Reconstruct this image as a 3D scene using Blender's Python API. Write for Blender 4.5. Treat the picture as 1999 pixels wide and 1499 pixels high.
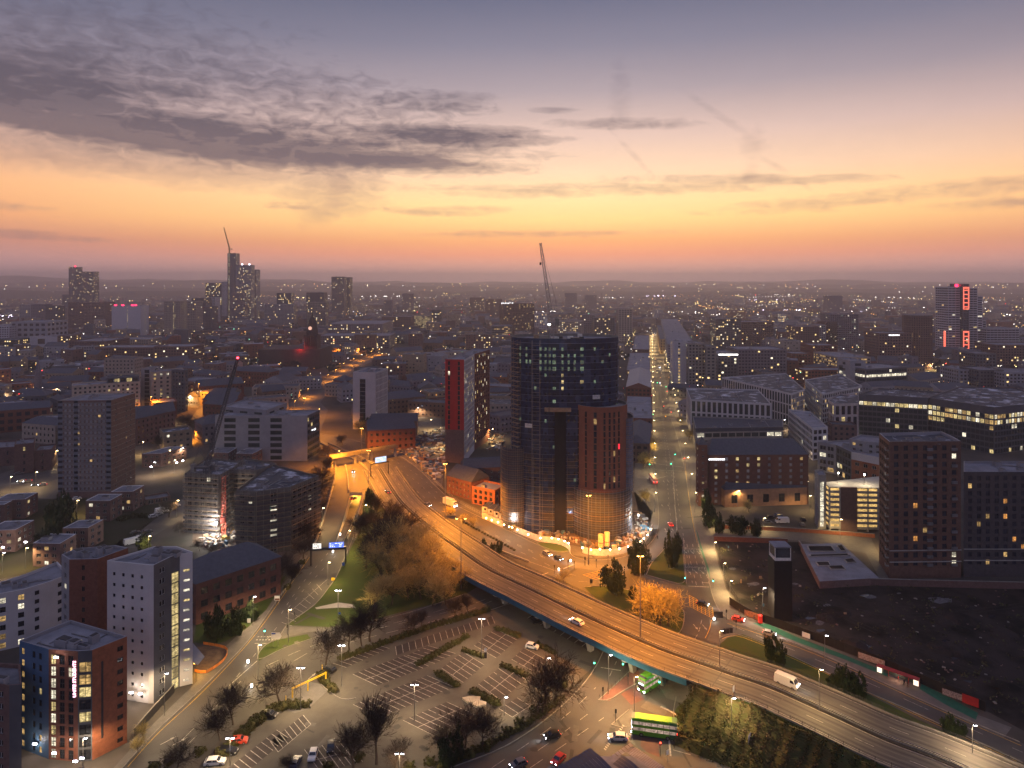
import bpy, math, random
from math import sin, cos, pi, sqrt, atan2, hypot
from mathutils import Vector, Matrix
from mathutils.geometry import tessellate_polygon
D = bpy.data
S = bpy.context.scene
for _o in list(D.objects): D.objects.remove(_o)
# ---------------------------------------------------------------- camera
F, HZ, H, CX = 1333.0, 548.0, 110.0, 999.5      # focal length in photo pixels, horizon row, drone height
cam = D.objects.new('camera', D.cameras.new('camera')); S.collection.objects.link(cam)
cam.location = (0, 0, H); cam.rotation_euler = (math.radians(90), 0, 0)
cam.data.sensor_width = 36; cam.data.lens = F/1999*36
cam.data.shift_y = -(749.5-HZ)/1999
cam.data.clip_start = 1; cam.data.clip_end = 90000
S.camera = cam
# ---------------------------------------------------------------- exposure
S.view_settings.view_transform = 'Standard'; S.view_settings.look = 'None'
S.view_settings.exposure = 0.2; S.view_settings.gamma = 1; S.view_settings.use_curve_mapping = False
S.render.engine = 'CYCLES'
S.cycles.use_denoising = True
S.cycles.max_bounces = 5; S.cycles.diffuse_bounces = 2; S.cycles.glossy_bounces = 2
S.cycles.transmission_bounces = 2; S.cycles.volume_bounces = 2; S.cycles.transparent_max_bounces = 6
S.cycles.sample_clamp_indirect = 2.0; S.cycles.sample_clamp_direct = 30.0
S.cycles.caustics_reflective = False; S.cycles.caustics_refractive = False
S.cycles.use_light_tree = True
# ---------------------------------------------------------------- node helper
class NT:
    def __init__(s, tree): s.t = tree; s.n = tree.nodes; s.l = tree.links
    def add(s, typ, **kw):
        n = s.n.new(typ)
        for k, v in kw.items():
            if k.startswith('i_'):
                key = k[2:]; key = int(key) if key.isdigit() else key.replace('_', ' ')
                s.put(n, key, v)
            else: setattr(n, k, v)
        return n
    def put(s, n, key, v):
        if isinstance(v, bpy.types.NodeSocket): s.l.new(v, n.inputs[key])
        else: n.inputs[key].default_value = v
    def m(s, op, a, b=None, c=None, clamp=False):
        n = s.n.new('ShaderNodeMath'); n.operation = op; n.use_clamp = clamp
        for i, v in enumerate((a, b, c)):
            if v is not None: s.put(n, i, v)
        return n.outputs[0]
    def mix(s, f, a, b, blend='MIX'):
        n = s.n.new('ShaderNodeMix'); n.data_type = 'RGBA'; n.blend_type = blend
        s.put(n, 0, f); s.put(n, 6, a); s.put(n, 7, b); return n.outputs[2]
    def ramp(s, f, stops, interp='LINEAR'):
        n = s.n.new('ShaderNodeValToRGB'); n.color_ramp.interpolation = interp
        e = n.color_ramp.elements
        while len(e) > 1: e.remove(e[-1])
        e[0].position = stops[0][0]; e[0].color = stops[0][1]
        for p, c in stops[1:]:
            q = e.new(p); q.color = c
        s.put(n, 0, f); return n.outputs[0]
def lin(r, g, b):
    f = lambda c: (c/255/12.92 if c <= 10 else ((c/255+.055)/1.055)**2.4)
    return (f(r), f(g), f(b), 1)
# ---------------------------------------------------------------- world: dusk sky, by direction (azimuth, elevation)
W = D.worlds.new('World'); S.world = W; W.use_nodes = True
w = NT(W.node_tree); w.n.clear()
geo = w.add('ShaderNodeTexCoord').outputs['Generated']
sep = w.add('ShaderNodeSeparateXYZ'); w.put(sep, 0, geo)
X, Yd, Z = sep.outputs
az = w.m('ARCTAN2', X, Yd)                           # 0 straight ahead, + to the right
el = w.m('ARCSINE', Z)
def E(row): return math.atan((HZ-row)/F)             # photo row -> elevation angle
def A(col): return math.atan((col-CX)/F)
EM = E(0)                                           # top of frame elevation (~0.39)
elp = w.m('DIVIDE', w.m('ADD', el, 0.03), 1.60)     # map -0.03..1.57
def rp(row): return (E(row)+0.03)/1.60
core = w.ramp(elp, [(0, lin(96, 84, 96)), (rp(548), lin(232, 180, 172)), (rp(520), lin(244, 172, 148)), (rp(497), lin(250, 158, 116)), (rp(470), lin(250, 172, 105)),
    (rp(430), lin(255, 210, 132)), (rp(395), lin(255, 216, 150)), (rp(340), lin(244, 204, 166)), (rp(270), lin(214, 182, 166)), (rp(180), lin(160, 144, 148)),
    (rp(90), lin(122, 117, 132)), (rp(0), lin(94, 95, 116)), (.45, lin(112, 114, 142)), (1, lin(114, 118, 148))])
side = w.ramp(elp, [(0, lin(88, 78, 92)), (rp(548), lin(190, 158, 168)), (rp(515), lin(196, 148, 146)), (rp(480), lin(196, 132, 112)), (rp(440), lin(232, 160, 108)),
    (rp(390), lin(236, 172, 118)), (rp(330), lin(206, 162, 138)), (rp(260), lin(166, 142, 144)), (rp(170), lin(118, 110, 124)),
    (rp(90), lin(92, 92, 112)), (rp(0), lin(76, 80, 100)), (.45, lin(106, 108, 138)), (1, lin(114, 118, 148))])
back = w.ramp(elp, [(0, lin(110, 100, 120)), (rp(548), lin(134, 120, 140)), (rp(400), lin(140, 130, 154)), (rp(0), lin(128, 128, 158)), (1, lin(114, 118, 148))])
da = w.m('ABSOLUTE', w.m('SUBTRACT', az, A(1130)))
f1 = w.m('DIVIDE', da, 0.78, clamp=True)
f1 = w.m('SMOOTH_MIN', w.m('POWER', f1, 1.5), 1.0, 0.1)
base = w.mix(f1, core, side)
f2 = w.m('DIVIDE', w.m('SUBTRACT', da, 0.75), 1.4, clamp=True)
base = w.mix(f2, base, back)
# clouds
uv = w.add('ShaderNodeCombineXYZ')
vcl = w.m('DIVIDE', 1.0, w.m('ADD', w.m('MAXIMUM', Z, 0.0), 0.10))
w.put(uv, 0, w.m('MULTIPLY', X, vcl)); w.put(uv, 1, w.m('MULTIPLY', Yd, vcl)); w.put(uv, 2, 0.0)
n1 = w.add('ShaderNodeTexNoise', noise_dimensions='2D', i_Vector=uv.outputs[0], i_Scale=3.2, i_Detail=8.0, i_Roughness=.62, i_Distortion=.5)
n1 = n1.outputs[0]
mp = w.add('ShaderNodeCombineXYZ'); w.put(mp, 0, w.m('MULTIPLY', az, 5.0)); w.put(mp, 1, w.m('MULTIPLY', el, 55.0)); w.put(mp, 2, 3.0)
n2 = w.add('ShaderNodeTexNoise', i_Vector=mp.outputs[0], i_Scale=1.0, i_Detail=6.0, i_Roughness=.6, i_Distortion=.3).outputs[0]   # horizontal streaks
mp3 = w.add('ShaderNodeCombineXYZ'); w.put(mp3, 0, w.m('MULTIPLY', az, 34.0)); w.put(mp3, 1, w.m('MULTIPLY', el, 80.0)); w.put(mp3, 2, 9.0)
n3 = w.add('ShaderNodeTexNoise', i_Vector=mp3.outputs[0], i_Scale=1.0, i_Detail=4.5, i_Roughness=.56, i_Distortion=.7).outputs[0]   # cloudlets
def blob(col, row, rc, rr, tilt=0.0):
    """soft ellipse round a direction: 1 at its centre, 0 at its rim"""
    a = w.m('SUBTRACT', az, A(col)); e = w.m('SUBTRACT', w.m('SUBTRACT', el, E(row)), w.m('MULTIPLY', a, tilt))
    q = w.m('ADD', w.m('POWER', w.m('DIVIDE', w.m('ABSOLUTE', a), rc/F), 2.0), w.m('POWER', w.m('DIVIDE', w.m('ABSOLUTE', e), rr/F), 2.0))
    return w.m('SUBTRACT', 1.0, q, clamp=False)
def soft(mask, noise, amp, lo, hi):
    v = w.m('ADD', mask, w.m('MULTIPLY', w.m('SUBTRACT', noise, 0.5), amp))
    return w.m('DIVIDE', w.m('SUBTRACT', v, lo), hi-lo, clamp=True)
mx = lambda *a: a[0] if len(a) == 1 else w.m('MAXIMUM', a[0], mx(*a[1:]))
nn = w.m('ADD', w.m('MULTIPLY', n2, .6), w.m('MULTIPLY', n3, .4))
big = mx(blob(420, 285, 640, 48, -.04), blob(60, 235, 260, 75, 0), blob(640, 315, 330, 34), blob(860, 268, 260, 26, 0))
c1 = w.m('MULTIPLY', mx(soft(big, nn, 2.8, -.05, 1.0), w.m('MULTIPLY', soft(mx(blob(430, 300, 560, 38, -.05), blob(60, 255, 240, 30)), nn, 2.2, -.05, .6), .9)), .97)
high = mx(blob(120, 160, 420, 100, .05), blob(520, 200, 440, 75, -.10))
c2 = w.m('MULTIPLY', soft(high, w.m('ADD', w.m('MULTIPLY', n3, .75), w.m('MULTIPLY', n2, .25)), 4.6, .15, 1.5), .66)
veil = w.m('MULTIPLY', soft(mx(blob(650, 370, 120, 70), blob(420, 340, 240, 50), blob(200, 335, 260, 45), blob(655, 400, 70, 40, .5)), n3, 1.6, 0.0, 1.2), .55)
thin = w.m('MULTIPLY', soft(mx(blob(1200, 246, 190, 13, -.02), blob(1740, 404, 330, 20, .05), blob(1950, 425, 160, 12), blob(1120, 372, 420, 15), blob(1480, 362, 300, 12, -.04),
     blob(900, 412, 160, 12), blob(570, 408, 60, 8), blob(60, 476, 170, 10, -.04), blob(20, 432, 60, 12), blob(850, 200, 130, 26), blob(1075, 457, 340, 9), blob(1080, 215, 60, 8)), nn, 4.6, .15, 1.5), .60)
trail = w.m('MULTIPLY', soft(mx(blob(1420, 250, 95, 11, -.72), blob(1515, 340, 80, 9, -.75), blob(1470, 300, 26, 40, 0), blob(1465, 350, 16, 34, .4), blob(1210, 200, 26, 80, 0), blob(1240, 310, 60, 10, -1.1)), n3, 3.0, .1, 1.8), .24)
dark = w.ramp(elp, [(rp(480), lin(130, 102, 106)), (rp(400), lin(160, 122, 110)), (rp(330), lin(98, 82, 88)), (rp(250), lin(80, 70, 80)), (rp(100), lin(78, 73, 88)), (1, lin(60, 64, 88))])
col = base
for cmask in (trail, thin, veil, c2, c1): col = w.mix(cmask, col, dark)
fade = w.m('MULTIPLY', n1, .10)
col = w.mix(fade, col, dark)
sky = w.add('ShaderNodeTexSky', sky_type='NISHITA', sun_disc=False)
sky.sun_elevation = math.radians(-1.5); sky.sun_rotation = A(1130); sky.altitude = 100
bg1 = w.add('ShaderNodeBackground'); w.put(bg1, 0, sky.outputs[0]); bg1.inputs[1].default_value = 0.05
bg2 = w.add('ShaderNodeBackground'); w.put(bg2, 0, col); bg2.inputs[1].default_value = 1.22
ad = w.add('ShaderNodeAddShader'); w.put(ad, 0, bg1.outputs[0]); w.put(ad, 1, bg2.outputs[0])
out = w.add('ShaderNodeOutputWorld'); w.put(out, 0, ad.outputs[0])
W.cycles.sampling_method = 'MANUAL'; W.cycles.sample_map_resolution = 512
# ---------------------------------------------------------------- the last of the sun, just under the glow
sl = D.lights.new('sun', 'SUN'); sl.energy = 0.10; sl.angle = math.radians(25); sl.color = (1, .62, .38)
sun = D.objects.new('sun', sl); S.collection.objects.link(sun)
sun.rotation_euler = (math.radians(87), 0, -A(1130)+pi)
LK = 1.75      # one factor over all street lamps
# ---------------------------------------------------------------- materials
MATS = {}
def mat(name, col, rough=.8, var=.25, scale=.6, col2=None, sharp=2.5, mid=.3, spec=.3, metal=0, bump=0, far=False, emit=None, es=0, coords='pos'):
    if name in MATS: return MATS[name]
    m = D.materials.new(name); m.use_nodes = True; t = NT(m.node_tree); t.n.clear()
    b = t.add('ShaderNodeBsdfPrincipled'); o = t.add('ShaderNodeOutputMaterial'); t.put(o, 0, b.outputs[0])
    c = tuple(col)+(1,) if len(col) == 3 else col
    pos = t.add('ShaderNodeNewGeometry').outputs['Position'] if coords == 'pos' else t.add('ShaderNodeTexCoord').outputs['Object']
    n = t.add('ShaderNodeTexNoise', i_Vector=pos, i_Scale=scale, i_Detail=5.0, i_Roughness=.65)
    c2 = tuple(col2)+(1,) if col2 else tuple(x*(1-var) for x in c[:3])+(1,)
    c1 = c if col2 else tuple(min(1, x*(1+var)) for x in c[:3])+(1,)
    f = t.m('MULTIPLY', t.m('SUBTRACT', n.outputs[0], mid), sharp, clamp=True)
    cc = t.mix(f, c1, c2)
    rn = t.add('ShaderNodeObjectInfo').outputs['Random']
    hv = t.add('ShaderNodeHueSaturation'); t.put(hv, 'Value', t.m('ADD', .9, t.m('MULTIPLY', rn, .2))); t.put(hv, 'Color', cc)
    t.put(b, 'Base Color', hv.outputs[0]); b.inputs['Roughness'].default_value = rough
    b.inputs['Specular IOR Level'].default_value = spec; b.inputs['Metallic'].default_value = metal
    if bump:
        nb = t.add('ShaderNodeTexNoise', i_Vector=pos, i_Scale=scale*4, i_Detail=4.0)
        bp = t.add('ShaderNodeBump'); bp.inputs['Strength'].default_value = .6; bp.inputs['Distance'].default_value = bump
        t.put(bp, 'Height', nb.outputs[0]); t.put(b, 'Normal', bp.outputs[0])
    if emit:
        b.inputs['Emission Color'].default_value = tuple(emit)+(1,); b.inputs['Emission Strength'].default_value = es
    m.use_backface_culling = False
    MATS[name] = m; return m
def matlit(name, col, st, scale=.45, lo=.25):
    """a lit room behind glass: warm emission that varies from room to room and inside one"""
    if name in MATS: return MATS[name]
    m = D.materials.new(name); m.use_nodes = True; t = NT(m.node_tree); t.n.clear()
    b = t.add('ShaderNodeBsdfPrincipled'); o = t.add('ShaderNodeOutputMaterial'); t.put(o, 0, b.outputs[0])
    pos = t.add('ShaderNodeNewGeometry').outputs['Position']
    n = t.add('ShaderNodeTexNoise', i_Vector=pos, i_Scale=scale*3, i_Detail=3.0, i_Roughness=.7).outputs[0]
    v = t.add('ShaderNodeTexWhiteNoise', noise_dimensions='3D'); sn = t.add('ShaderNodeVectorMath', operation='SNAP')
    t.put(sn, 0, pos); sn.inputs[1].default_value = (2.7, 2.7, 2.7); t.put(v, 'Vector', sn.outputs[0])
    sz = t.add('ShaderNodeVectorMath', operation='MULTIPLY'); t.put(sz, 0, pos); sz.inputs[1].default_value = (2.2, 2.2, 4.5)
    fu = t.add('ShaderNodeTexVoronoi', i_Vector=sz.outputs[0], i_Scale=.8).outputs['Color']; fs_ = t.add('ShaderNodeSeparateColor'); t.put(fs_, 0, fu)
    k = t.m('MULTIPLY', t.m('ADD', lo, t.m('MULTIPLY', v.outputs[0], 1-lo)), t.m('ADD', .12, t.m('MULTIPLY', t.m('MULTIPLY', n, 1.3), t.m('ADD', .45, t.m('MULTIPLY', fs_.outputs[0], 1.25)))))
    b.inputs['Base Color'].default_value = (.05, .05, .05, 1); b.inputs['Roughness'].default_value = .2
    b.inputs['Emission Color'].default_value = tuple(col)+(1,); t.put(b, 'Emission Strength', t.m('MULTIPLY', k, st))
    m.cycles.emission_sampling = 'NONE'
    MATS[name] = m; return m
def memit(name, col, st, sample=False):
    if name in MATS: return MATS[name]
    m = D.materials.new(name); m.use_nodes = True; t = NT(m.node_tree); t.n.clear()
    e = t.add('ShaderNodeEmission'); e.inputs[0].default_value = tuple(col)+(1,); e.inputs[1].default_value = st
    o = t.add('ShaderNodeOutputMaterial'); t.put(o, 0, e.outputs[0])
    if not sample: m.cycles.emission_sampling = 'NONE'
    MATS[name] = m; return m
asphalt = mat('asphalt', (.072, .065, .060), .7, scale=.09, sharp=4, mid=.42, col2=(.050, .045, .043), spec=.35, bump=.01)
asphalt2 = mat('bay_tarmac', (.050, .038, .034), .8, scale=.35, col2=(.024, .020, .020))
asphaltcp = mat('car_park_tarmac', (.082, .074, .060), .85, scale=.16, sharp=3, mid=.40, col2=(.052, .046, .040), bump=.01)
deckm = mat('deck_asphalt', (.088, .078, .070), .65, scale=.07, sharp=4, mid=.42, col2=(.056, .049, .046), spec=.35)
paving = mat('paving', (.125, .115, .105), .85, scale=.5, col2=(.085, .078, .072))
redpave = mat('red_paving', (.12, .055, .045), .85, scale=.5)
greenlane = mat('cycle_lane_green', (.015, .10, .065), .8, scale=.8)
grassm = mat('grass', (.036, .062, .014), .95, scale=.35, col2=(.052, .058, .020), spec=.1, bump=.05)
dirt = mat('bare_soil', (.040, .032, .029), .95, scale=.09, sharp=5, mid=.42, col2=(.012, .012, .010), spec=.1, bump=.15)
groundm = mat('city_ground', (.085, .072, .064), .95, scale=.03, sharp=4, mid=.42, col2=(.040, .040, .034), spec=.1)
conc = mat('concrete', (.24, .225, .20), .85, scale=.4, col2=(.15, .14, .13))
conc2 = mat('pale_concrete', (.36, .34, .31), .85, scale=.4, col2=(.25, .24, .22))
kerbm = mat('kerb_stone', (.20, .185, .165), .85)
steel = mat('galvanised_steel', (.22, .22, .23), .45, metal=.6)
dsteel = mat('dark_steel', (.035, .035, .04), .5, metal=.3)
white = mat('white_paint', (.72, .70, .66), .7, scale=1.5, col2=(.42, .40, .37))
wline = mat('worn_line', (.42, .39, .34), .8, scale=1.4, sharp=5, mid=.45, col2=(.15, .135, .12))
yellowp = mat('yellow_paint', (.55, .38, .04), .6)
brick = mat('red_brick', (.16, .062, .042), .9, scale=1.2)
obrick = mat('orange_brick', (.27, .095, .048), .9, scale=1.0)
dbrick = mat('dark_brick', (.14, .085, .075), .9, scale=1.0)
bbrick = mat('brown_brick', (.15, .095, .07), .9, scale=1.0)
stone = mat('sandstone', (.26, .20, .14), .9, scale=.8)
render_w = mat('pale_render', (.48, .465, .465), .8, scale=.12, var=.12, bump=.01)
render_g = mat('grey_cladding', (.24, .24, .26), .6, scale=.2, var=.12)
render_d = mat('dark_grey_cladding', (.08, .085, .10), .45, scale=.3, var=.15)
bluec = mat('blue_cladding', (.05, .11, .21), .6, scale=.3, var=.12)
redc = mat('red_cladding', (.34, .015, .02), .5, scale=.4, var=.12)
slate = mat('slate_roof', (.065, .07, .088), .75, scale=.8)
flat = mat('felt_roof', (.24, .24, .27), .85, scale=.15, col2=(.13, .13, .15))
flatd = mat('dark_flat_roof', (.085, .09, .105), .8, scale=.25, col2=(.22, .22, .25))
frostroof = mat('frosty_roof', (.045, .05, .065), .7, scale=.13, col2=(.50, .51, .56), sharp=9, mid=.53)
glass = mat('dark_glass', (.018, .022, .032), .12, var=.1, spec=.8)
gglass = mat('green_glass', (.030, .045, .045), .15, var=.2, spec=.8)
framew = mat('white_frame', (.62, .62, .62), .6)
framed = mat('dark_frame', (.03, .03, .035), .5)
netting = mat('blue_netting', (.022, .038, .10), .65, scale=.5, col2=(.016, .018, .032), spec=.2)
netgrey = mat('grey_netting', (.085, .085, .10), .7, scale=.5, col2=(.045, .045, .06), spec=.2)
tube = mat('scaffold_tube', (.26, .22, .19), .5, metal=.4)
timber = mat('scaffold_board', (.28, .19, .12), .85)
bark = mat('bark', (.075, .055, .042), .95, scale=2)
twig = mat('twigs', (.050, .033, .024), .95, scale=.2, col2=(.026, .019, .015))
leafd = mat('evergreen_leaf', (.030, .046, .016), .9, scale=.7, col2=(.012, .020, .009), spec=.15)
leafy = mat('golden_leaf', (.30, .20, .05), .9, scale=.9)
hedgem = mat('hedge_leaf', (.040, .052, .014), .9, scale=.8, col2=(.062, .046, .018), spec=.15)
litw = matlit('lit_room_warm', (1, .62, .22), .85)
lity = matlit('lit_room_yellow', (1, .76, .32), 1.05)
litc = matlit('lit_room_white', (1, .90, .66), 1.5)
litg = matlit('lit_room_green', (.72, 1, .62), .30)
litF = matlit('lit_far_warm', (1, .68, .26), 2.6); litF2 = matlit('lit_far_white', (1, .88, .60), 2.6)
lito = matlit('lit_room_orange', (1, .42, .10), 1.0)
# ---------------------------------------------------------------- geometry helpers
R = random.Random(7)
def G(px, py, z=0.0):
    """the point at height z that the photograph shows at (px, py)"""
    Y = F*(H-z)/(py-HZ)
    return Vector(((px-CX)*Y/F, Y, z))
def PX(v): return (CX+v.x*F/v.y, HZ+(H-v.z)*F/v.y)
def Yof(pyb): return F*H/(pyb-HZ)
def hof(ytop, ybase): return H-(ytop-HZ)*Yof(ybase)/F
class MB:
    def __init__(s): s.v = []; s.f = []; s.mi = []; s.mats = []
    def mid(s, m):
        if m not in s.mats: s.mats.append(m)
        return s.mats.index(m)
    def face(s, pts, m):
        i = len(s.v); s.v += [tuple(p) for p in pts]; s.f.append(tuple(range(i, i+len(pts)))); s.mi.append(s.mid(m))
    def box(s, a, b, m, M=None, skip=()):
        x0, y0, z0 = a; x1, y1, z1 = b
        c = [(x0,y0,z0),(x1,y0,z0),(x1,y1,z0),(x0,y1,z0),(x0,y0,z1),(x1,y0,z1),(x1,y1,z1),(x0,y1,z1)]
        if M is not None: c = [tuple(M@Vector(p)) for p in c]
        i = len(s.v); s.v += c; k = s.mid(m)
        for n, q in enumerate(((0,3,2,1),(4,5,6,7),(0,1,5,4),(1,2,6,5),(2,3,7,6),(3,0,4,7))):
            if n in skip: continue
            s.f.append(tuple(i+j for j in q)); s.mi.append(k)
    def tube(s, p, q, r0, r1, m, n=6, cap=False):
        p, q = Vector(p), Vector(q); d = (q-p)
        if d.length < 1e-6: return
        d.normalize(); u = d.orthogonal().normalized(); v = d.cross(u)
        i = len(s.v); k = s.mid(m)
        for c, r in ((p, r0), (q, r1)):
            for j in range(n):
                a = 2*pi*j/n; s.v.append(tuple(c+u*(r*cos(a))+v*(r*sin(a))))
        for j in range(n):
            s.f.append((i+j, i+(j+1) % n, i+n+(j+1) % n, i+n+j)); s.mi.append(k)
        if cap: s.f.append(tuple(i+n+j for j in range(n))); s.mi.append(k); s.f.append(tuple(i+n-1-j for j in range(n))); s.mi.append(k)
    def prism(s, poly, z0, z1, m, top=None, bottom=False):
        n = len(poly)
        for a in range(n):
            p, q = poly[a], poly[(a+1) % n]
            s.face([(p[0],p[1],z0),(q[0],q[1],z0),(q[0],q[1],z1),(p[0],p[1],z1)], m)
        s.face([(p[0],p[1],z1) for p in poly], top or m)
        if bottom: s.face([(p[0],p[1],z0) for p in reversed(poly)], m)
    def build(s, name, parent=None, org=(0,0,0), kind=None, smooth=False, **kw):
        me = s.mesh(name, org, smooth)
        return put(name, me, parent, org if parent is None else None, kind, **kw)
    def mesh(s, name, org=(0,0,0), smooth=False):
        me = D.meshes.new(name); ox, oy, oz = org
        me.from_pydata([(x-ox, y-oy, z-oz) for x, y, z in s.v] if (ox or oy or oz) else s.v, [], s.f)
        for m in s.mats: me.materials.append(m)
        me.polygons.foreach_set('material_index', s.mi)
        if smooth: me.polygons.foreach_set('use_smooth', [True]*len(s.f))
        me.update(); return me
def put(name, me, parent=None, loc=None, kind=None, label=None, cat=None, group=None, rz=None, lloc=None, scale=None):
    o = D.objects.new(name, me); S.collection.objects.link(o)
    if parent is not None: o.parent = parent
    if loc is not None: o.location = loc
    if lloc is not None: o.location = lloc
    if rz is not None: o.rotation_euler = (0, 0, rz)
    if scale is not None: o.scale = scale if hasattr(scale, '__len__') else (scale,)*3
    if kind: o['kind'] = kind
    if label: o['label'] = label
    if cat: o['category'] = cat
    if group: o['group'] = group
    return o
LABELS = {}
ORD = 'first second third fourth fifth sixth seventh eighth ninth tenth eleventh twelfth thirteenth fourteenth fifteenth sixteenth seventeenth eighteenth nineteenth twentieth'.split()
ORD += ['twenty-'+x for x in ORD[:9]]+['thirtieth']+['thirty-'+x for x in ORD[:9]]
def thing(name, label, cat, loc=(0,0,0), rz=0, group=None, scale=None):
    LABELS[label] = LABELS.get(label, 0)+1
    return put(name, None, None, loc, None, label, cat, group, rz, scale=scale)
def clone(src, loc, rz=0, label=None, group=None, scale=None):
    r = src.copy(); S.collection.objects.link(r); r.location = loc; r.rotation_euler = (0, 0, rz)
    if scale is not None: r.scale = scale if hasattr(scale, '__len__') else (scale,)*3
    if label: r['label'] = label
    if group: r['group'] = group
    for ch in src.children:
        c = ch.copy(); S.collection.objects.link(c); c.parent = r
        for g in ch.children:
            d = g.copy(); S.collection.objects.link(d); d.parent = c
    return r
def tess(name, poly, z, m, holes=(), kind='structure', thick=0, label=None):
    loops = [[Vector((p[0], p[1], 0)) for p in poly]]+[[Vector((p[0], p[1], 0)) for p in h] for h in holes]
    tr = tessellate_polygon(loops); flatv = [p for l in loops for p in l]
    mb = MB(); k = mb.mid(m)
    mb.v = [(p.x, p.y, z) for p in flatv]
    for t in tr:
        a, b, c = (flatv[i] for i in t)
        if (b-a).cross(c-a).z < 0: t = (t[0], t[2], t[1])
        mb.f.append(tuple(t)); mb.mi.append(k)
    return mb.build(name, kind=kind)
def patch(name, pxs, m, layer=1, kind='structure', z=0.0):
    return tess(name, [G(x, y, z) for x, y in pxs], z+0.004*layer, m, kind=kind)
def ccw(P):
    a = sum(P[i][0]*P[(i+1) % len(P)][1]-P[(i+1) % len(P)][0]*P[i][1] for i in range(len(P)))
    return a > 0
def resample(pts, step):
    out = [Vector(pts[0])]; carry = 0.0
    for a, b in zip(pts[:-1], pts[1:]):
        a, b = Vector(a), Vector(b); L = (b-a).length; d = step-carry
        while d <= L: out.append(a.lerp(b, d/L)); d += step
        carry = L-(d-step)
    return out
def smoothl(pts, it=2):
    pts = [Vector(p) for p in pts]
    for _ in range(it):
        q = [pts[0]]
        for a, b in zip(pts[:-1], pts[1:]): q += [a.lerp(b, .25), a.lerp(b, .75)]
        q.append(pts[-1]); pts = q
    return pts
def strip(mb, pts, w, m, dz=0.0, off=0.0):
    for a, b in zip(pts[:-1], pts[1:]):
        d = (b-a); n = Vector((-d.y, d.x, 0))
        if n.length < 1e-6: continue
        n.normalize(); u = n*(off-w/2); v = n*(off+w/2); z = Vector((0, 0, dz))
        mb.face([a+u+z, b+u+z, b+v+z, a+v+z], m)
def dashes(mb, pts, w, dash, gap, m, dz=0.0, off=0.0):
    pts = resample(pts, 1.0); per = dash+gap; k = 0
    while k < len(pts)-1:
        seg = pts[k:min(len(pts), k+int(dash)+1)]
        strip(mb, seg, w, m, dz, off); k += int(per)
def wallstrip(mb, pts, w, h, m, z0=0.0):
    for a, b in zip(pts[:-1], pts[1:]):
        d = (b-a); n = Vector((-d.y, d.x, 0))
        if n.length < 1e-6: continue
        n = n.normalized()*w/2; u = Vector((0, 0, h)); o = Vector((0, 0, z0))
        p = [a-n+o, b-n+o, b+n+o, a+n+o]
        mb.face([x+u for x in p], m); mb.face([p[0], p[1], p[1]+u, p[0]+u], m); mb.face([p[2], p[3], p[3]+u, p[2]+u], m)
        mb.face([p[1], p[2], p[2]+u, p[1]+u], m); mb.face([p[3], p[0], p[0]+u, p[3]+u], m)
# ---------------------------------------------------------------- windows
WCACHE = {}
def winmesh(w, h, kind, pane, frame):
    key = (round(w, 1), round(h, 1), kind, pane.name, frame.name)
    if key in WCACHE: return WCACHE[key]
    w, h = key[0], key[1]; mb = MB(); t = .13 if w > 1.15 else .09; d = .05
    mb.face([(-w/2, 0, -h/2), (w/2, 0, -h/2), (w/2, 0, h/2), (-w/2, 0, h/2)], pane)
    def bar(x0, z0, x1, z1): mb.box((x0, .0, z0), (x1, d, z1), frame, skip=(4,))
    bar(-w/2, -h/2, -w/2+t, h/2); bar(w/2-t, -h/2, w/2, h/2); bar(-w/2+t, -h/2, w/2-t, -h/2+t); bar(-w/2+t, h/2-t, w/2-t, h/2)
    if kind == 'cross': bar(-t/2, -h/2+t, t/2, h/2-t); bar(-w/2+t, -t/2, w/2-t, t/2)
    if kind == 'two': bar(-t/2, -h/2+t, t/2, h/2-t)
    if kind == 'grid':
        n = max(2, int(w/1.1))
        for i in range(1, n): bar(-w/2+w*i/n-t/2, -h/2+t, -w/2+w*i/n+t/2, h/2-t)
        bar(-w/2+t, h*.12-t/2, w/2-t, h*.12+t/2)
    if kind == 'sash': bar(-w/2+t, -t/2+h*.1, w/2-t, t/2+h*.1)
    WCACHE[key] = mb.mesh('window'); return WCACHE[key]
ST = dict(wall=bbrick, fh=3.0, bw=3.0, wf=.45, hf=.5, lit=.08, lm=(litw, lity, litc), pane=glass, frame=framew, wk='two', g0=0.0, top=1.0, rec=.18, edge=.8)
def style(**k): d = dict(ST); d.update(k); return d
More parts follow.
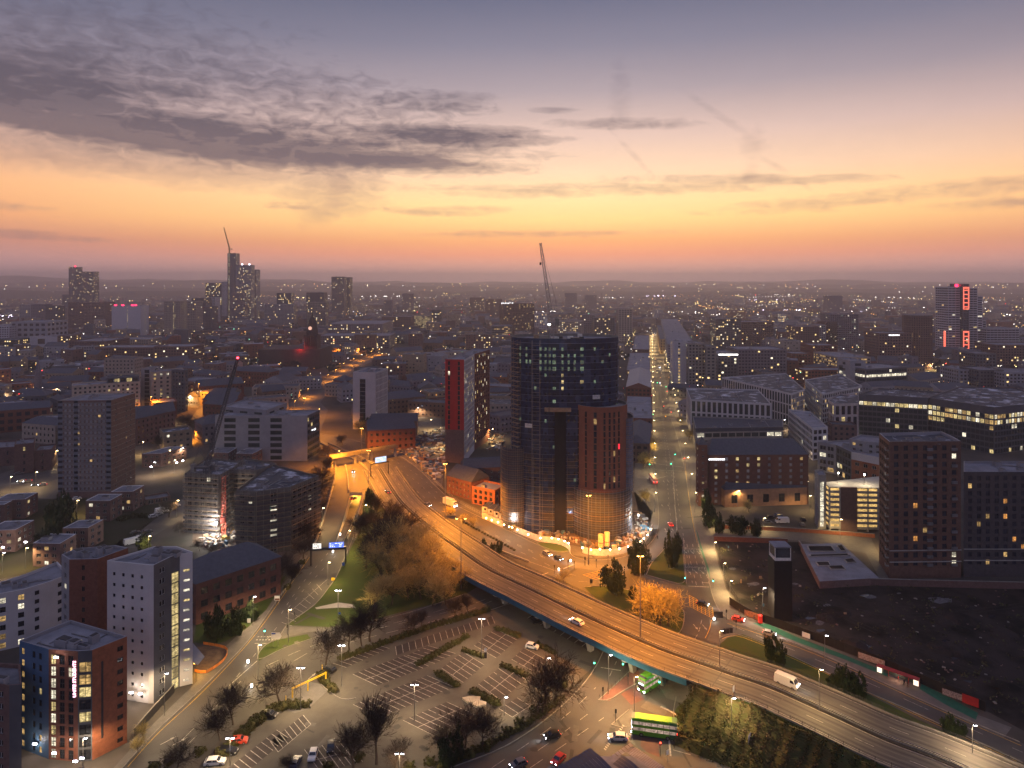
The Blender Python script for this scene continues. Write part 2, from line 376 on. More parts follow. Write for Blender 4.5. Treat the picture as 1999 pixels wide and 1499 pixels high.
def facade(wb, wins, p, q, z0, z1, st):
    """one wall from p to q (outward normal to the right of p->q) with real openings; windows are noted in wins"""
    p, q = Vector((p[0], p[1], 0)), Vector((q[0], q[1], 0)); L = (q-p).length; d = (q-p)/L; n = Vector((d.y, -d.x, 0)); U = Vector((0, 0, 1))
    P = lambda u, z, o=0.0: p+d*u+U*z+n*o
    m = st['wall']; fh = st['fh']; za = z0+st['g0']; zb = z1-st['top']
    nf = max(1, round((zb-za)/fh)); fh = (zb-za)/nf
    us = L-2*st['edge']; nb = max(1, round(us/st['bw'])); bw = us/nb
    cols = [(st['edge']+bw*(i+.5)) for i in range(nb)] if 'cols' not in st else [c*L for c in st['cols']]
    ww = bw*st['wf'] if 'ww' not in st else st['ww']; wh = fh*st['hf']; ww = round(ww, 1); wh = round(wh, 1)
    bm2 = st.get('band', m)
    if us < ww or nf < 1 or ww <= 0:
        wb.face([P(0, z0), P(L, z0), P(L, z1), P(0, z1)], m); return
    if za > z0: wb.face([P(0, z0), P(L, z0), P(L, za), P(0, za)], st.get('gm', m))
    wb.face([P(0, zb), P(L, zb), P(L, z1), P(0, z1)], st.get('tm', m))
    r = st['rec']
    litrow = st.get('litrow', {})
    for k in range(nf):
        a = za+fh*k; lo = a+(fh-wh)*.55; hi = lo+wh; b = a+fh
        wb.face([P(0, a), P(L, a), P(L, lo), P(0, lo)], bm2); wb.face([P(0, hi), P(L, hi), P(L, b), P(0, b)], bm2)
        u0 = 0.0
        for c in cols:
            x0, x1 = c-ww/2, c+ww/2
            if x0 > u0+1e-4: wb.face([P(u0, lo), P(x0, lo), P(x0, hi), P(u0, hi)], m)
            wb.face([P(x0, lo), P(x1, lo), P(x1, lo, -r), P(x0, lo, -r)], m); wb.face([P(x0, hi, -r), P(x1, hi, -r), P(x1, hi), P(x0, hi)], m)
            wb.face([P(x0, lo), P(x0, lo, -r), P(x0, hi, -r), P(x0, hi)], m); wb.face([P(x1, lo, -r), P(x1, lo), P(x1, hi), P(x1, hi, -r)], m)
            pl = litrow.get(nf-1-k, st['lit'])
            if 'litcol' in st: pl = st['litcol'].get(cols.index(c), pl)
            pane = R.choice(st['lm']) if R.random() < pl else st['pane']
            wins.append((P(c, (lo+hi)/2, -r+.01), atan2(d.y, d.x)+pi, ww, wh, pane, st['frame'], st['wk']))
            u0 = x1
        wb.face([P(u0, lo), P(L, lo), P(L, hi), P(u0, hi)], m)
def flush(wins, parent, org, single):
    """windows as parts (each its own object over a shared mesh), or joined when too small in the photo to pick apart"""
    wins.sort(key=lambda w: w[0].y)
    one = wins[:300] if single else []; rest = wins[300:] if single else wins
    for c, rz, ww, wh, pane, fr, wk in one:
        put('window', winmesh(ww, wh, wk, pane, fr), parent, lloc=(c-Vector(org)), rz=rz)
    if rest:
        mb = MB()
        for c, rz, ww, wh, pane, fr, wk in rest:
            ux, uy = cos(rz)*ww/2, sin(rz)*ww/2; z = wh/2
            mb.face([(c.x-ux, c.y-uy, c.z-z), (c.x+ux, c.y+uy, c.z-z), (c.x+ux, c.y+uy, c.z+z), (c.x-ux, c.y-uy, c.z+z)], pane)
        mb.build('window', parent, org, kind='stuff')
def roofkit(parent, org, P, h, n, seed, big=1.0, m=render_g):
    rr = random.Random(seed); c = sum((Vector((p[0], p[1], 0)) for p in P), Vector())/len(P)
    for i in range(n):
        e = P[rr.randrange(len(P))]; t = rr.uniform(.15, .6); x = c.x+(e[0]-c.x)*t; y = c.y+(e[1]-c.y)*t
        a, b, hh = rr.uniform(1, 3.2)*big, rr.uniform(1, 2.6)*big, rr.uniform(.7, 1.9)*big
        d = Vector(P[1])-Vector(P[0]); M = Matrix.Translation((x, y, h))@Matrix.Rotation(atan2(d[1], d[0]), 4, 'Z')
        mb = MB(); mb.box((-a/2, -b/2, 0), (a/2, b/2, hh), m, M); mb.box((-a/2+.2, -b/2+.2, hh), (a/2-.2, b/2-.2, hh+.12), dsteel, M)
        mb.build('roof_plant', parent, org)
    if n >= 3:
        mb = MB()
        for i in range(n*2):
            e, f = P[rr.randrange(len(P))], P[rr.randrange(len(P))]; t0, t1 = rr.uniform(.1, .8), rr.uniform(.1, .8); a = Vector((c.x+(e[0]-c.x)*t0, c.y+(e[1]-c.y)*t0, h+.15)); b = Vector((c.x+(f[0]-c.x)*t1, c.y+(f[1]-c.y)*t1, h+.15))
            d = Vector(P[1])-Vector(P[0]); d = d.normalized() if i % 2 else Vector((-d.y, d.x)).normalized(); L = (b-a).length*.6; q = a+Vector((d.x*L, d.y*L, 0))
            if hypot(q.x-c.x, q.y-c.y) > .75*hypot(e[0]-c.x, e[1]-c.y): q = a.lerp(Vector((c.x, c.y, h+.15)), .7)
            mb.tube(a, q, .16, .16, steel if i % 3 else m, 4)
        mb.build('roof_duct', parent, org, kind='stuff')
def building(label, P, h, sts, roof=flat, name='building', cat='building', par=.9, z0=0.0, kit=3, single=None, group=None, gable=None, parm=None, seed=1, allfaces=False):
    """P: footprint points (x, y); sts: a style, or one per edge (None = plain). gable = (ridge height, roof material, overhang)"""
    P = [Vector((p[0], p[1])) for p in P]
    if not isinstance(sts, (list, tuple)): sts = [sts]*len(P)
    sts = list(sts)+[sts[-1]]*(len(P)-len(sts))
    if not ccw(P):
        n = len(P); P = P[::-1]; sts = [sts[(n-2-i) % n] for i in range(n)]
    c = sum(P, Vector((0, 0)))/len(P); org = (c.x, c.y, z0)
    root = thing(name, label, cat, org, group=group)
    wb = MB(); wins = []; base = next(s for s in sts if s)
    for i, p in enumerate(P):
        q = P[(i+1) % len(P)]; d = q-p; n = Vector((d.y, -d.x)); mid = (p+q)/2; s_ = sts[i]
        facing = n.dot(Vector((0, 0))-mid) > -0.12*n.length*mid.length
        if s_ and (facing or allfaces) and d.length > 1.0: facade(wb, wins, p, q, z0, h, s_)
        else: wb.face([(p.x,p.y,z0),(q.x,q.y,z0),(q.x,q.y,h),(p.x,p.y,h)], (s_ or base)['wall'])
    if gable is None:
        inn = [c+(p-c)*(1-.45/max(1, (p-c).length)) for p in P]; zr = h-par
        for i in range(len(P)):
            j = (i+1) % len(P); a, b, a2, b2 = P[i], P[j], inn[i], inn[j]; pm = parm or base['wall']
            wb.face([(a.x,a.y,h),(b.x,b.y,h),(b2.x,b2.y,h),(a2.x,a2.y,h)], pm)
            wb.face([(b2.x,b2.y,zr),(a2.x,a2.y,zr),(a2.x,a2.y,h),(b2.x,b2.y,h)], pm)
        wb.build('wall', root, org)
        rb = MB(); loops = [[Vector((p.x, p.y, 0)) for p in inn]]
        for t in tessellate_polygon(loops):
            a, b, e = (inn[k] for k in t)
            tri = [(a.x,a.y,zr),(b.x,b.y,zr),(e.x,e.y,zr)]
            if (b-a).x*(e-a).y-(b-a).y*(e-a).x < 0: tri = tri[::-1]
            rb.face(tri, roof)
        rb.build('roof', root, org)
        if kit: roofkit(root, org, inn, zr, kit, seed+len(label))
    else:
        rh, rm, hip = gable; wb.build('wall', root, org)
        # ridge along the longer side; hip = inset of the ridge ends
        a, b, e, f = P[0], P[1], P[2], P[3]
        if (b-a).length < (e-b).length: a, b, e, f = b, e, f, a
        m0, m1 = (a+f)/2, (b+e)/2; dd = (m1-m0).normalized(); r0, r1 = m0+dd*hip, m1-dd*hip
        rb = MB(); V = lambda v, z: (v.x, v.y, z); o = .35
        ex = lambda v: c+(v-c)*(1+o/max(1, (v-c).length))
        A_, B_, E_, F_ = ex(a), ex(b), ex(e), ex(f)
        rb.face([V(A_,h), V(B_,h), V(r1,rh), V(r0,rh)], rm); rb.face([V(E_,h), V(F_,h), V(r0,rh), V(r1,rh)], rm)
        gm = rm if hip > .5 else base['wall']
        rb.face([V(B_,h), V(E_,h), V(r1,rh)], gm); rb.face([V(F_,h), V(A_,h), V(r0,rh)], gm); rb.face([V(F_,h-.05), V(E_,h-.05), V(B_,h-.05), V(A_,h-.05)], rm)
        rb.build('roof', root, org)
    if single is None: single = F/c.y > 3.0
    flush(wins, root, org, single)
    return root
def corners(pts, h): return [G(x, y, h).xy for x, y in pts]
def para(pts, h):
    """three roof corners seen in the photo (left, front, right) -> footprint of four"""
    a, b, c = corners(pts, h); return [a, b, c, a+c-b]
def front(x0, y0, x1, y1, h, depth):
    """two roof corners of the front and a depth in metres going away from the camera"""
    a, b = G(x0, y0, h).xy, G(x1, y1, h).xy; d = (b-a).normalized(); n = Vector((-d.y, d.x))
    return [a, b, b+n*depth, a+n*depth]
def fbox(xl, xr, ybase, depth, skew=0.0):
    """a front wall square to the view at the distance of its base row (for things taller than the camera)"""
    Y = Yof(ybase); a = Vector(((xl-CX)*Y/F, Y)); b = Vector(((xr-CX)*Y/F, Y+skew)); d = (b-a).normalized(); n = Vector((-d.y, d.x))
    return [a, b, b+n*depth, a+n*depth]
# ---------------------------------------------------------------- ground and terrain
trench = [G(683, 965), G(707, 965), G(700, 990), G(687, 1025), G(669, 1062), G(655, 1062), G(668, 1025), G(678, 990)]
def groundsheet():
    n = 48; outer = [Vector((14000*cos(2*pi*i/n), 14000*sin(2*pi*i/n), 0)) for i in range(n)]
    tess('ground', outer, 0.0, groundm, holes=[trench])
groundsheet()
def hills():
    rr = random.Random(3); mb = MB(); k = mb.mid(mat('far_hills', (.030, .034, .024), .95, scale=.003, col2=(.014, .018, .014), spec=.05))
    def ridge(a, s, amp): return amp*(.5+.5*sin(a*7.3+s))*(.6+.4*sin(a*17.1+s*2.3))+amp*.25*sin(a*41+s*5)+amp*.1*sin(a*97+s)
    for s, (Y0, dy, hh) in enumerate(((5000, 450, 30), (6600, 500, 56), (8600, 550, 88), (11000, 650, 128))):
        rows = []
        for j in range(5):
            Y = Y0+dy*j; f = sin(pi*(j+.0)/4)
            row = []
            for i in range(181):
                a = -1.15+2.3*i/180; r = Y; left = max(0, -a)*(70 if s >= 2 else 26)
                z = max(-2, (hh*.62+left+ridge(a, s*1.7+.4, hh*.42))*f-2+rr.uniform(-1, 1)*(2.2 if j == 2 else .5))
                row.append(len(mb.v)); mb.v.append((r*sin(a), r*cos(a), z))
            rows.append(row)
        for a, b in zip(rows[:-1], rows[1:]):
            for i in range(180): mb.f.append((a[i], a[i+1], b[i+1], b[i])); mb.mi.append(k)
    mb.build('hills', kind='structure', smooth=True)
hills()
hz = MB(); hz.box((-14800, -14800, -8), (14800, 14800, 262), glass); ho = hz.build('haze', kind='stuff')
hm = D.materials.new('haze'); hm.use_nodes = True; ht = NT(hm.node_tree); ht.n.clear()
pv = ht.add('ShaderNodeVolumePrincipled'); pv.inputs['Color'].default_value = (.97, .93, .98, 1); pv.inputs['Density'].default_value = 0.00017; pv.inputs['Anisotropy'].default_value = 0.72
ho_ = ht.add('ShaderNodeOutputMaterial'); ht.l.new(pv.outputs[0], ho_.inputs['Volume'])
ho.data.materials.clear(); ho.data.materials.append(hm); ho.display_type = 'WIRE'
# ---------------------------------------------------------------- roads at street level
P_ = patch
tess('road', [G(*q_) for q_ in [(625,845),(690,857),(777,884),(822,918),(850,948),(893,988),(945,1013),(1000,1040),(1045,1062),(1062,1068),(1090,1078),(1112,1074),(1118,1088),(1150,1094),(1200,1092),(1245,1080),(1270,1062),(1282,1040),(1285,1000),(1278,950),(1274,905),(1284,850),
   (1272,800),(1269,760),(1267,700),(1268,665),(1271,645),(1288,645),(1296,700),(1300,760),(1305,800),(1324,850),(1337,912),(1343,950),(1352,1000),(1362,1050),(1372,1090),(1383,1120),(1389,1155),(1402,1190),(1425,1213),(1499,1238),(1600,1272),(1734,1335),(1844,1385),(1999,1452),(2150,1520),
   (2150,1600),(1999,1490),(1850,1420),(1750,1375),(1690,1350),(1624,1317),(1514,1267),(1470,1248),(1430,1235),(1405,1245),(1375,1300),(1300,1330),(1330,1372),(1312,1400),(1330,1425),(1400,1440),(1500,1470),(1580,1499),(1800,1600),
   (1100,1700),(760,1580),(880,1499),(1000,1455),(1110,1370),(1160,1310),(1180,1262),(1120,1235),(1040,1180),(1000,1172),(960,1187),(900,1207),(850,1222),(760,1250),(675,1285),(600,1330),(560,1362),(470,1410),(400,1470),(330,1530),(150,1640),(100,1600),(240,1499),(300,1430),(370,1368),(430,1308),(470,1268),(500,1232),(560,1143),(600,1085),
   (612,1040),(640,990),(655,930),(652,905),(640,893),(625,887)]], 0.004, asphalt, holes=[trench])
P_('road', [(2150,1330),(1999,1290)][:0] or [(0,925),(60,905),(116,915),(118,975),(60,972),(0,980),(-200,990),(-200,930)], asphalt, 1)
P_('road', [(385,800),(398,795),(418,800),(412,830),(392,858),(366,878),(352,868),(378,842),(386,820),(372,818)], asphalt, 2)
P_('road', [(452,1000),(372,1000),(345,1020),(310,1040),(262,1070),(210,1070),(262,1040),(300,1010),(352,975),(420,960)], asphalt, 1)
P_('road', [(560,790),(600,765),(640,738),(690,705),(740,690),(745,697),(700,718),(655,750),(625,785),(640,800),(625,845),(600,800)], asphalt, 1)
P_('road', [(1350,1030),(1480,1034),(1600,1040),(1700,1050),(1740,1130),(1720,1135),(1690,1080),(1560,1055),(1400,1050),(1356,1060)], paving, 2)
P_('pavement', [(1272,645),(1276,700),(1274,760),(1272,800),(1266,850),(1240,900),(1237,960),(1250,1010),(1283,1046),(1286,1000),(1280,950),(1276,905),(1286,850),(1275,800),(1271,760),(1270,700)], paving, 3)
P_('pavement', [(1303,800),(1322,850),(1336,912),(1342,950),(1351,1000),(1361,1050),(1371,1090),(1382,1120),(1388,1155),(1401,1190),(1424,1213),(1499,1238),(1510,1234),(1470,1205),(1440,1185),(1418,1150),(1402,1100),(1394,1060),(1388,1020),(1378,960),(1362,912),(1352,850),(1340,800),(1318,760),(1298,740)], paving, 3)
P_('cycle_lane', [(1499,1218),(1560,1245),(1640,1275),(1734,1313),(1735,1322),(1640,1284),(1560,1255),(1499,1230),(1470,1216)], greenlane, 4)
P_('cycle_lane', [(1799,1335),(1850,1360),(1910,1392),(1905,1405),(1845,1375),(1795,1345)], greenlane, 4)
P_('cycle_lane', [(1362,1040),(1372,1075),(1384,1110),(1388,1140),(1384,1120),(1374,1092),(1362,1050),(1357,1030)], greenlane, 4)
P_('pavement', [(1425,1213),(1499,1240),(1600,1276),(1734,1338),(1844,1388),(1960,1440),(1975,1420),(1900,1392),(1735,1310),(1640,1270),(1560,1240),(1510,1222),(1470,1205)], paving, 2)
P_('pavement', [(893,986),(945,1010),(1000,1037),(1045,1058),(1062,1063),(1090,1073),(1112,1070),(1118,1083),(1150,1089),(1200,1087),(1245,1075),(1268,1058),(1278,1030),(1268,1030),(1250,1050),(1200,1072),(1150,1072),(1110,1062),(1050,1040),(1000,1012),(945,1000),(900,975)], paving, 2)
P_('pavement', [(1118,1096),(1150,1101),(1190,1104),(1215,1110),(1190,1118),(1150,1112),(1120,1108)], paving, 3)
P_('pavement', [(1375,1190),(1384,1215),(1398,1255),(1375,1270),(1345,1240),(1352,1215),(1348,1195)][:0] or [(1384,1208),(1405,1225),(1440,1240),(1425,1252),(1398,1262),(1380,1250),(1388,1230)], paving, 3)
P_('pavement', [(1168,1367),(1200,1338),(1238,1302),(1252,1316),(1235,1340),(1210,1352),(1190,1368)], redpave, 3)
P_('pavement', [(1193,1415),(1232,1382),(1245,1405),(1235,1418),(1205,1420)], paving, 3)
P_('traffic_island', [(1258,1372),(1268,1362),(1300,1378),(1302,1392),(1292,1400),(1250,1380)], paving, 3)
P_('pavement', [(1250,1275),(1330,1320),(1362,1345),(1330,1372),(1300,1362),(1290,1345),(1255,1330),(1243,1300)], paving, 2)
P_('red_crossing', [(1252,1440),(1284,1443),(1287,1478),(1262,1468),(1250,1456)], redpave, 4)
P_('red_crossing', [(1212,1355),(1240,1340),(1258,1365),(1232,1376)], redpave, 4)
P_('pavement', [(600,1085),(560,1143),(500,1232),(470,1268),(430,1308),(370,1368),(300,1430),(240,1499),(150,1600),(120,1600),(222,1499),(300,1412),(385,1330),(385,1262),(440,1262),(480,1225),(520,1190),(560,1130),(592,1080)], paving, 3)
P_('footpath', [(615,1186),(660,1176),(690,1180),(694,1187),(660,1186),(618,1189)], conc2, 5)
P_('footpath', [(540,1250),(557,1222),(600,1224),(640,1226),(635,1232),(600,1234),(560,1243),(548,1262)], paving, 3)
P_('grass', [(735,948),(714,958),(708,1000),(696,1050),(674,1090),(658,1125),(640,1150),(615,1182),(557,1220),(640,1224),(725,1210),(850,1178),(912,1158),(940,1140),(902,1117),(862,1077),(820,1050),(790,1015),(765,985)], grassm, 4, kind='structure')
P_('grass', [(500,1284),(515,1259),(545,1248),(600,1238),(607,1247),(550,1266),(506,1290)], grassm, 4)
P_('grass', [(378,1254),(385,1200),(400,1205),(450,1180),(520,1160),(560,1120),(545,1150),(520,1190),(480,1228),(440,1252),(410,1259)], grassm, 4)
P_('grass', [(1262,1122),(1270,1100),(1290,1080),(1306,1060),(1330,1058),(1334,1085),(1336,1110),(1339,1143),(1300,1133)], grassm, 4)
P_('grass', [(1140,1146),(1180,1143),(1220,1150),(1262,1160),(1310,1170),(1334,1188),(1337,1205),(1330,1236),(1308,1242),(1270,1222),(1220,1202),(1170,1175)], grassm, 4)
P_('grass', [(1048,1060),(1075,1058),(1102,1064),(1112,1070),(1110,1077),(1090,1079),(1064,1072)], grassm, 5)
P_('grass', [(1400,1262),(1420,1245),(1450,1238),(1490,1254),(1530,1272),(1640,1328),(1700,1358),(1800,1408),(1999,1495),(2150,1570),(1999,1540),(1850,1480),(1700,1410),(1600,1366),(1500,1320),(1420,1282)], grassm, 4)
P_('grass', [(1310,1402),(1330,1427),(1400,1442),(1500,1472),(1580,1501),(1700,1560),(1860,1640),(1999,1650),(1860,1560),(1700,1500),(1520,1430),(1405,1382),(1345,1365),(1322,1380)], grassm, 3)
P_('grass', [(0,982),(116,972),(270,975),(350,985),(300,1015),(240,1065),(120,1110),(0,1130),(-200,1130),(-200,985)], mat('dark_lawn', (.030,.034,.014), .95, scale=.12, col2=(.042,.034,.024), spec=.1), 1)
P_('waste_ground', [(1394,1056),(1560,1058),(1580,1090),(1605,1140),(1740,1143),(2300,1146),(2500,1600),(2100,1480),(1920,1385),(1735,1308),(1640,1268),(1560,1238),(1512,1220),(1470,1200),(1442,1180),(1420,1150),(1405,1100)], dirt, 2)
P_('car_park', [(672,1292),(760,1253),(850,1226),(900,1212),(960,1192),(1000,1178),(1060,1196),(1150,1250),(1172,1275),(1150,1310),(1100,1350),(1060,1395),(1020,1425),(960,1450),(880,1490),(800,1540),(400,1620),(380,1520),(425,1480),(470,1440),(545,1382),(585,1388),(625,1362),(625,1335),(650,1318)], asphaltcp, 2)
P_('building_yard', [(760,880),(777,840),(860,810),(870,905),(862,950),(845,946),(820,917)], mat('rubble_ground', (.17,.15,.14), .95, scale=.5, col2=(.05,.045,.042)), 2)
P_('building_yard', [(880,970),(945,985),(1000,1030),(1110,1062),(1200,1071),(1262,1040),(1275,1000),(1240,960),(990,960)], mat('site_mud', (.13,.085,.055), .95, scale=.6, col2=(.05,.035,.028), bump=.1), 3)
P_('building_yard', [(380,1000),(460,1000),(470,1075),(430,1085),(375,1060)], MATS['site_mud'], 3)
P_('pavement', [(840,1372)][:0] or [(545,1380),(560,1362),(600,1330),(625,1335),(640,1348),(600,1385),(575,1392)], paving, 3)
# bay tarmac patches and bay lines
lines = MB(); kerb = MB()
def seg(x0, y0, x1, y1, w=.14, z=0.0, layer=7): strip(lines, [G(x0, y0, z), G(x1, y1, z)], w, wline, .004*layer)
def bays(x0, y0, x1, y1, n, l=4.8, both=True, lean=0.0, patchm=True, spine=True, flip=False):
    a, b = G(x0, y0), G(x1, y1); d = b-a; L = d.length; u = d/L; v = Vector((-u.y, u.x, 0))*(-1 if flip else 1); v = (v+u*lean).normalized()
    lo = -l if both else 0
    if spine: strip(lines, [a, b], .13, wline, .028)
    for i in range(n+1):
        p = a+u*(L*i/n); strip(lines, [p+v*lo, p+v*l], .15, wline, .028)
    q = [a+v*lo, b+v*lo, b+v*l, a+v*l]
    tess('parking_bays', q, .012, asphalt2)
bays(712,1327,812,1290,9, lean=-.35)
bays(822,1287,862,1268,4, lean=-.35)
bays(715,1388,860,1330,12, lean=-.35)
bays(883,1318,924,1285,5, lean=.25)
bays(947,1272,987,1238,5, lean=.25)
bays(956,1351,1004,1312,5, lean=.25)
bays(1022,1300,1046,1277,3, lean=.25)
bays(815,1420,900,1383,7, lean=-.35)
bays(676,1303,760,1266,8, both=False, lean=-.35, spine=False)
bays(772,1262,960,1203,16, both=False, lean=-.35, spine=False, flip=True)
bays(1030,1207,1150,1270,9, both=False, lean=-.2, spine=False)
bays(543,1468,607,1414,7, both=False, lean=.45)
bays(445,1500,540,1425,9, both=False, lean=-.2, spine=False, flip=True)
bays(1000,1400,1035,1378,3, both=False)
bays(610,1485,690,1465,7, lean=-.3, both=True)
# kerbs, edge lines, lane dashes
def L_(pts, z=0.0): return smoothl([G(x, y, z) for x, y in pts], 2)
def kerbline(pts): wallstrip(kerb, resample(L_(pts), 2.0), .22, .13, kerbm)
def edge(pts, w=.14, off=0.0, col=wline): strip(lines, resample(L_(pts), 2.5), w, col, .028, off)
def dash(pts, dl=4, gl=4, w=.15, off=0.0): dashes(lines, L_(pts), w, dl, gl, wline, .028, off)
yl = mat('yellow_line', (.62, .36, .03), .7)
for k_ in ([(600,1085),(560,1143),(500,1232),(470,1268),(430,1308),(370,1368),(300,1430),(240,1499),(150,1590)],
           [(702,1000),(690,1050),(672,1090),(658,1125),(640,1150),(615,1182),(557,1220),(545,1247),(515,1259),(500,1284),(506,1290),(550,1266),(607,1247),(700,1219),(800,1197),(912,1158)],
           [(672,1290),(760,1251),(850,1224),(900,1210),(960,1190),(1000,1177)],
           [(880,1499),(1000,1455),(1110,1370),(1160,1310),(1182,1262)],
           [(1320,1360),(1312,1400),(1330,1425),(1400,1440),(1500,1470),(1580,1499)],
           [(893,988),(945,1013),(1000,1040),(1045,1062),(1062,1068),(1090,1078),(1112,1074),(1118,1088),(1150,1094),(1200,1092),(1245,1080),(1270,1062),(1284,1040),(1287,1000),(1280,950),(1276,905)],
           [(1303,800),(1322,850),(1336,912),(1342,950),(1351,1000),(1361,1050),(1371,1090),(1382,1120),(1388,1155),(1401,1190),(1424,1213),(1499,1238),(1600,1274),(1734,1337),(1844,1387),(1999,1452)],
           [(1405,1245),(1430,1235),(1470,1248),(1514,1267),(1624,1317),(1690,1350),(1750,1375),(1850,1420),(1999,1490)],
           [(1262,1122),(1270,1100),(1290,1080),(1306,1060),(1330,1058),(1334,1085),(1336,1110),(1339,1143),(1300,1133),(1262,1122)],
           [(1140,1146),(1180,1143),(1220,1150),(1262,1160),(1310,1170),(1334,1188),(1337,1205),(1330,1236),(1308,1242)],
           [(1048,1060),(1064,1072),(1090,1079),(1110,1077),(1112,1070)], [(1168,1367),(1200,1338),(1238,1302)], [(1168,1367),(1190,1368),(1210,1352),(1250,1330)],
           [(1193,1415),(1232,1382)], [(1193,1415),(1205,1420),(1235,1418)], [(470,1330),(500,1310),(560,1278),(620,1262)][:0] or [(545,1382),(585,1388),(600,1372),(625,1362)],
           [(625,1335),(640,1348),(668,1368),(700,1362)], [(625,847),(690,858),(777,885),(822,919),(850,949),(893,988)]):
    kerbline(k_)
# left road lanes
edge([(604,1088),(565,1145),(504,1234),(434,1312),(374,1372),(304,1434),(244,1503)], .12, 0, yl)
dash([(655,1085),(622,1120),(585,1160),(560,1190)], 2, 4); dash([(640,1080),(605,1120),(570,1165),(548,1200)], 2, 4)
dash([(540,1225),(500,1275),(455,1330)],2,3); dash([(600,1275),(540,1310),(480,1350),(420,1400),(365,1455),(320,1499)], 5, 5)
dash([(470,1330),(400,1400),(330,1470),(290,1510)], 5, 5); edge([(502,1290),(468,1320),(440,1345)], .2)
edge([(640,1130),(600,1165),(560,1200)], .15)
for i in range(9):      # hatched taper beside the grass
    t = i/8; seg(612-62*t+30*(1-t)*.2, 1140+75*t, 628-58*t, 1152+70*t)
dash([(520,1300),(600,1262),(700,1235),(800,1213),(900,1188),(960,1165)], 4, 3); dash([(620,1270),(700,1249),(800,1225),(900,1198),(980,1165)], 4, 3); dash([(640,1250),(720,1228),(820,1204),(920,1172)], 4, 3)
for i in range(7): seg(503+6*i, 1243, 506+6*i, 1243, .5); seg(500+6*i, 1249, 503+6*i, 1249, .5)
seg(497,1256,520,1256,.3)
# bottom right junction
dash([(960,1499),(1060,1432),(1120,1385),(1165,1340)], 4, 4); dash([(1000,1499),(1080,1445),(1150,1392)], 4, 4); dash([(1035,1499),(1100,1455),(1180,1400)], 4, 4); dash([(1110,1340),(1150,1300),(1180,1270)][:0] or [(1190,1320),(1204,1290)], 3, 3)
seg(1173,1303,1212,1309,.35); seg(1242,1338,1262,1348,.35); seg(1306,1442,1309,1476,.4); seg(1290,1379,1330,1400,.6)
dash([(1310,1445),(1350,1458),(1420,1475),(1500,1499),(1560,1525)], 4, 4); dash([(1314,1464),(1380,1482),(1440,1499)], 4, 4); dash([(1380,1453),(1440,1468),(1520,1497)],4,5)
edge([(1320,1432),(1400,1446),(1500,1476),(1580,1505)], .14, 0, yl)
for i in range(6): seg(1203+1.8*i*1.4, 1435-3.6*i, 1205+1.8*i*1.4, 1434-3.6*i, .7); seg(1224+1.9*i*1.4, 1442-4.0*i, 1226+1.9*i*1.4, 1441-4.0*i, .7); seg(1180+2.4*i, 1463-3.6*i, 1182.5+2.4*i, 1462-3.6*i, .7)
# upper junction and the long street
for xs in ([(1290,800),(1297,850),(1301,912),(1304,960),(1308,1000),(1312,1040)], [(1285,700),(1288,760),(1298,850),(1318,930),(1326,1000),(1333,1040),(1340,1080),(1352,1140)],
           [(1306,880),(1315,960),(1322,1020)]): dash(xs, 3, 5)
for o_ in (0, 1, 2): dash([(1341+o_*11,1062),(1346+o_*11.5,1090),(1353+o_*12,1115),(1360+o_*13,1143)], 3, 3, .18)
edge([(1334,1050),(1337,1090),(1340,1140)], .16); seg(1344,1144,1384,1146,.35); seg(1370,1137,1384,1138,.3); seg(1280,905,1334,912,.4); seg(1278,917,1336,920,.3); seg(1274,936,1300,930,.3); seg(1297,1038,1312,1038,.4)
edge([(1313,900),(1316,960),(1319,1000),(1322,1060)], .18); edge([(1316,985),(1322,1020),(1322,1060)], .14)
edge([(1340,905),(1346,960),(1356,1020),(1366,1065)], .12, -.8, yl)
for a_, b_ in (((905,1020),(1060,1085)), ((925,1030),(1070,1092)), ((950,1050),(1075,1105))): dash([a_, ((a_[0]+b_[0])/2, (a_[1]+b_[1])/2-2), b_], 3, 4)
for a_, b_ in (((640,868),(845,985)), ((640,878),(800,975)), ((660,862),(870,990)), ((700,870),(880,988))): dash([a_, ((a_[0]+b_[0])/2+16, (a_[1]+b_[1])/2-14), b_], 3, 6, .14)
dash([(1514,1255),(1600,1290),(1700,1335),(1800,1380),(1999,1470)], 6, 6); dash([(1330,1180),(1380,1200),(1430,1225),(1500,1250)][:0] or [(1430,1222),(1500,1250)], 4, 4)
edge([(1410,1247),(1432,1238),(1472,1252),(1514,1270),(1624,1320),(1750,1378),(1999,1493)], .12, 0, yl); edge([(1420,1217),(1499,1243),(1600,1279),(1734,1341),(1844,1391),(1999,1458)], .12, 0, yl)
for ang, (cx0, cy0), (ux, uy), (vx, vy), n_ in ((0, (1345,1162), (46,24), (2,22), 6), (0, (1138,1122), (34,-8), (24,9), 4)):
    for i in range(n_+1):
        t = i/n_; strip(lines, [G(cx0+ux*t, cy0+uy*t), G(cx0+ux*t+vx, cy0+uy*t+vy)], .16, yl, .028)
        strip(lines, [G(cx0+vx*t, cy0+vy*t), G(cx0+vx*t+ux, cy0+vy*t+uy)], .16, yl, .028)
edge([(1306,1200),(1352,1225),(1345,1245)][:0] or [(1389,1210),(1385,1230),(1373,1252)], .14, 0, yl); dash([(1370,1210),(1364,1235),(1356,1248)], 3, 2, .18)
dash([(1130,1135),(1200,1137),(1260,1150),(1320,1165)], 3, 4); seg(1052,1124,1070,1118,.5); seg(1100,1110,1120,1102,.5)
edge([(1000,1085),(1050,1102),(1100,1120),(1132,1124)], .16); edge([(1075,1140),(1120,1150),(1143,1160)], .16)
rp_ = random.Random(12); tp_m = MB(); pm1, pm2 = mat('tarmac_repair_dark', (.040,.036,.034), .8), mat('tarmac_repair_pale', (.095,.086,.076), .85)
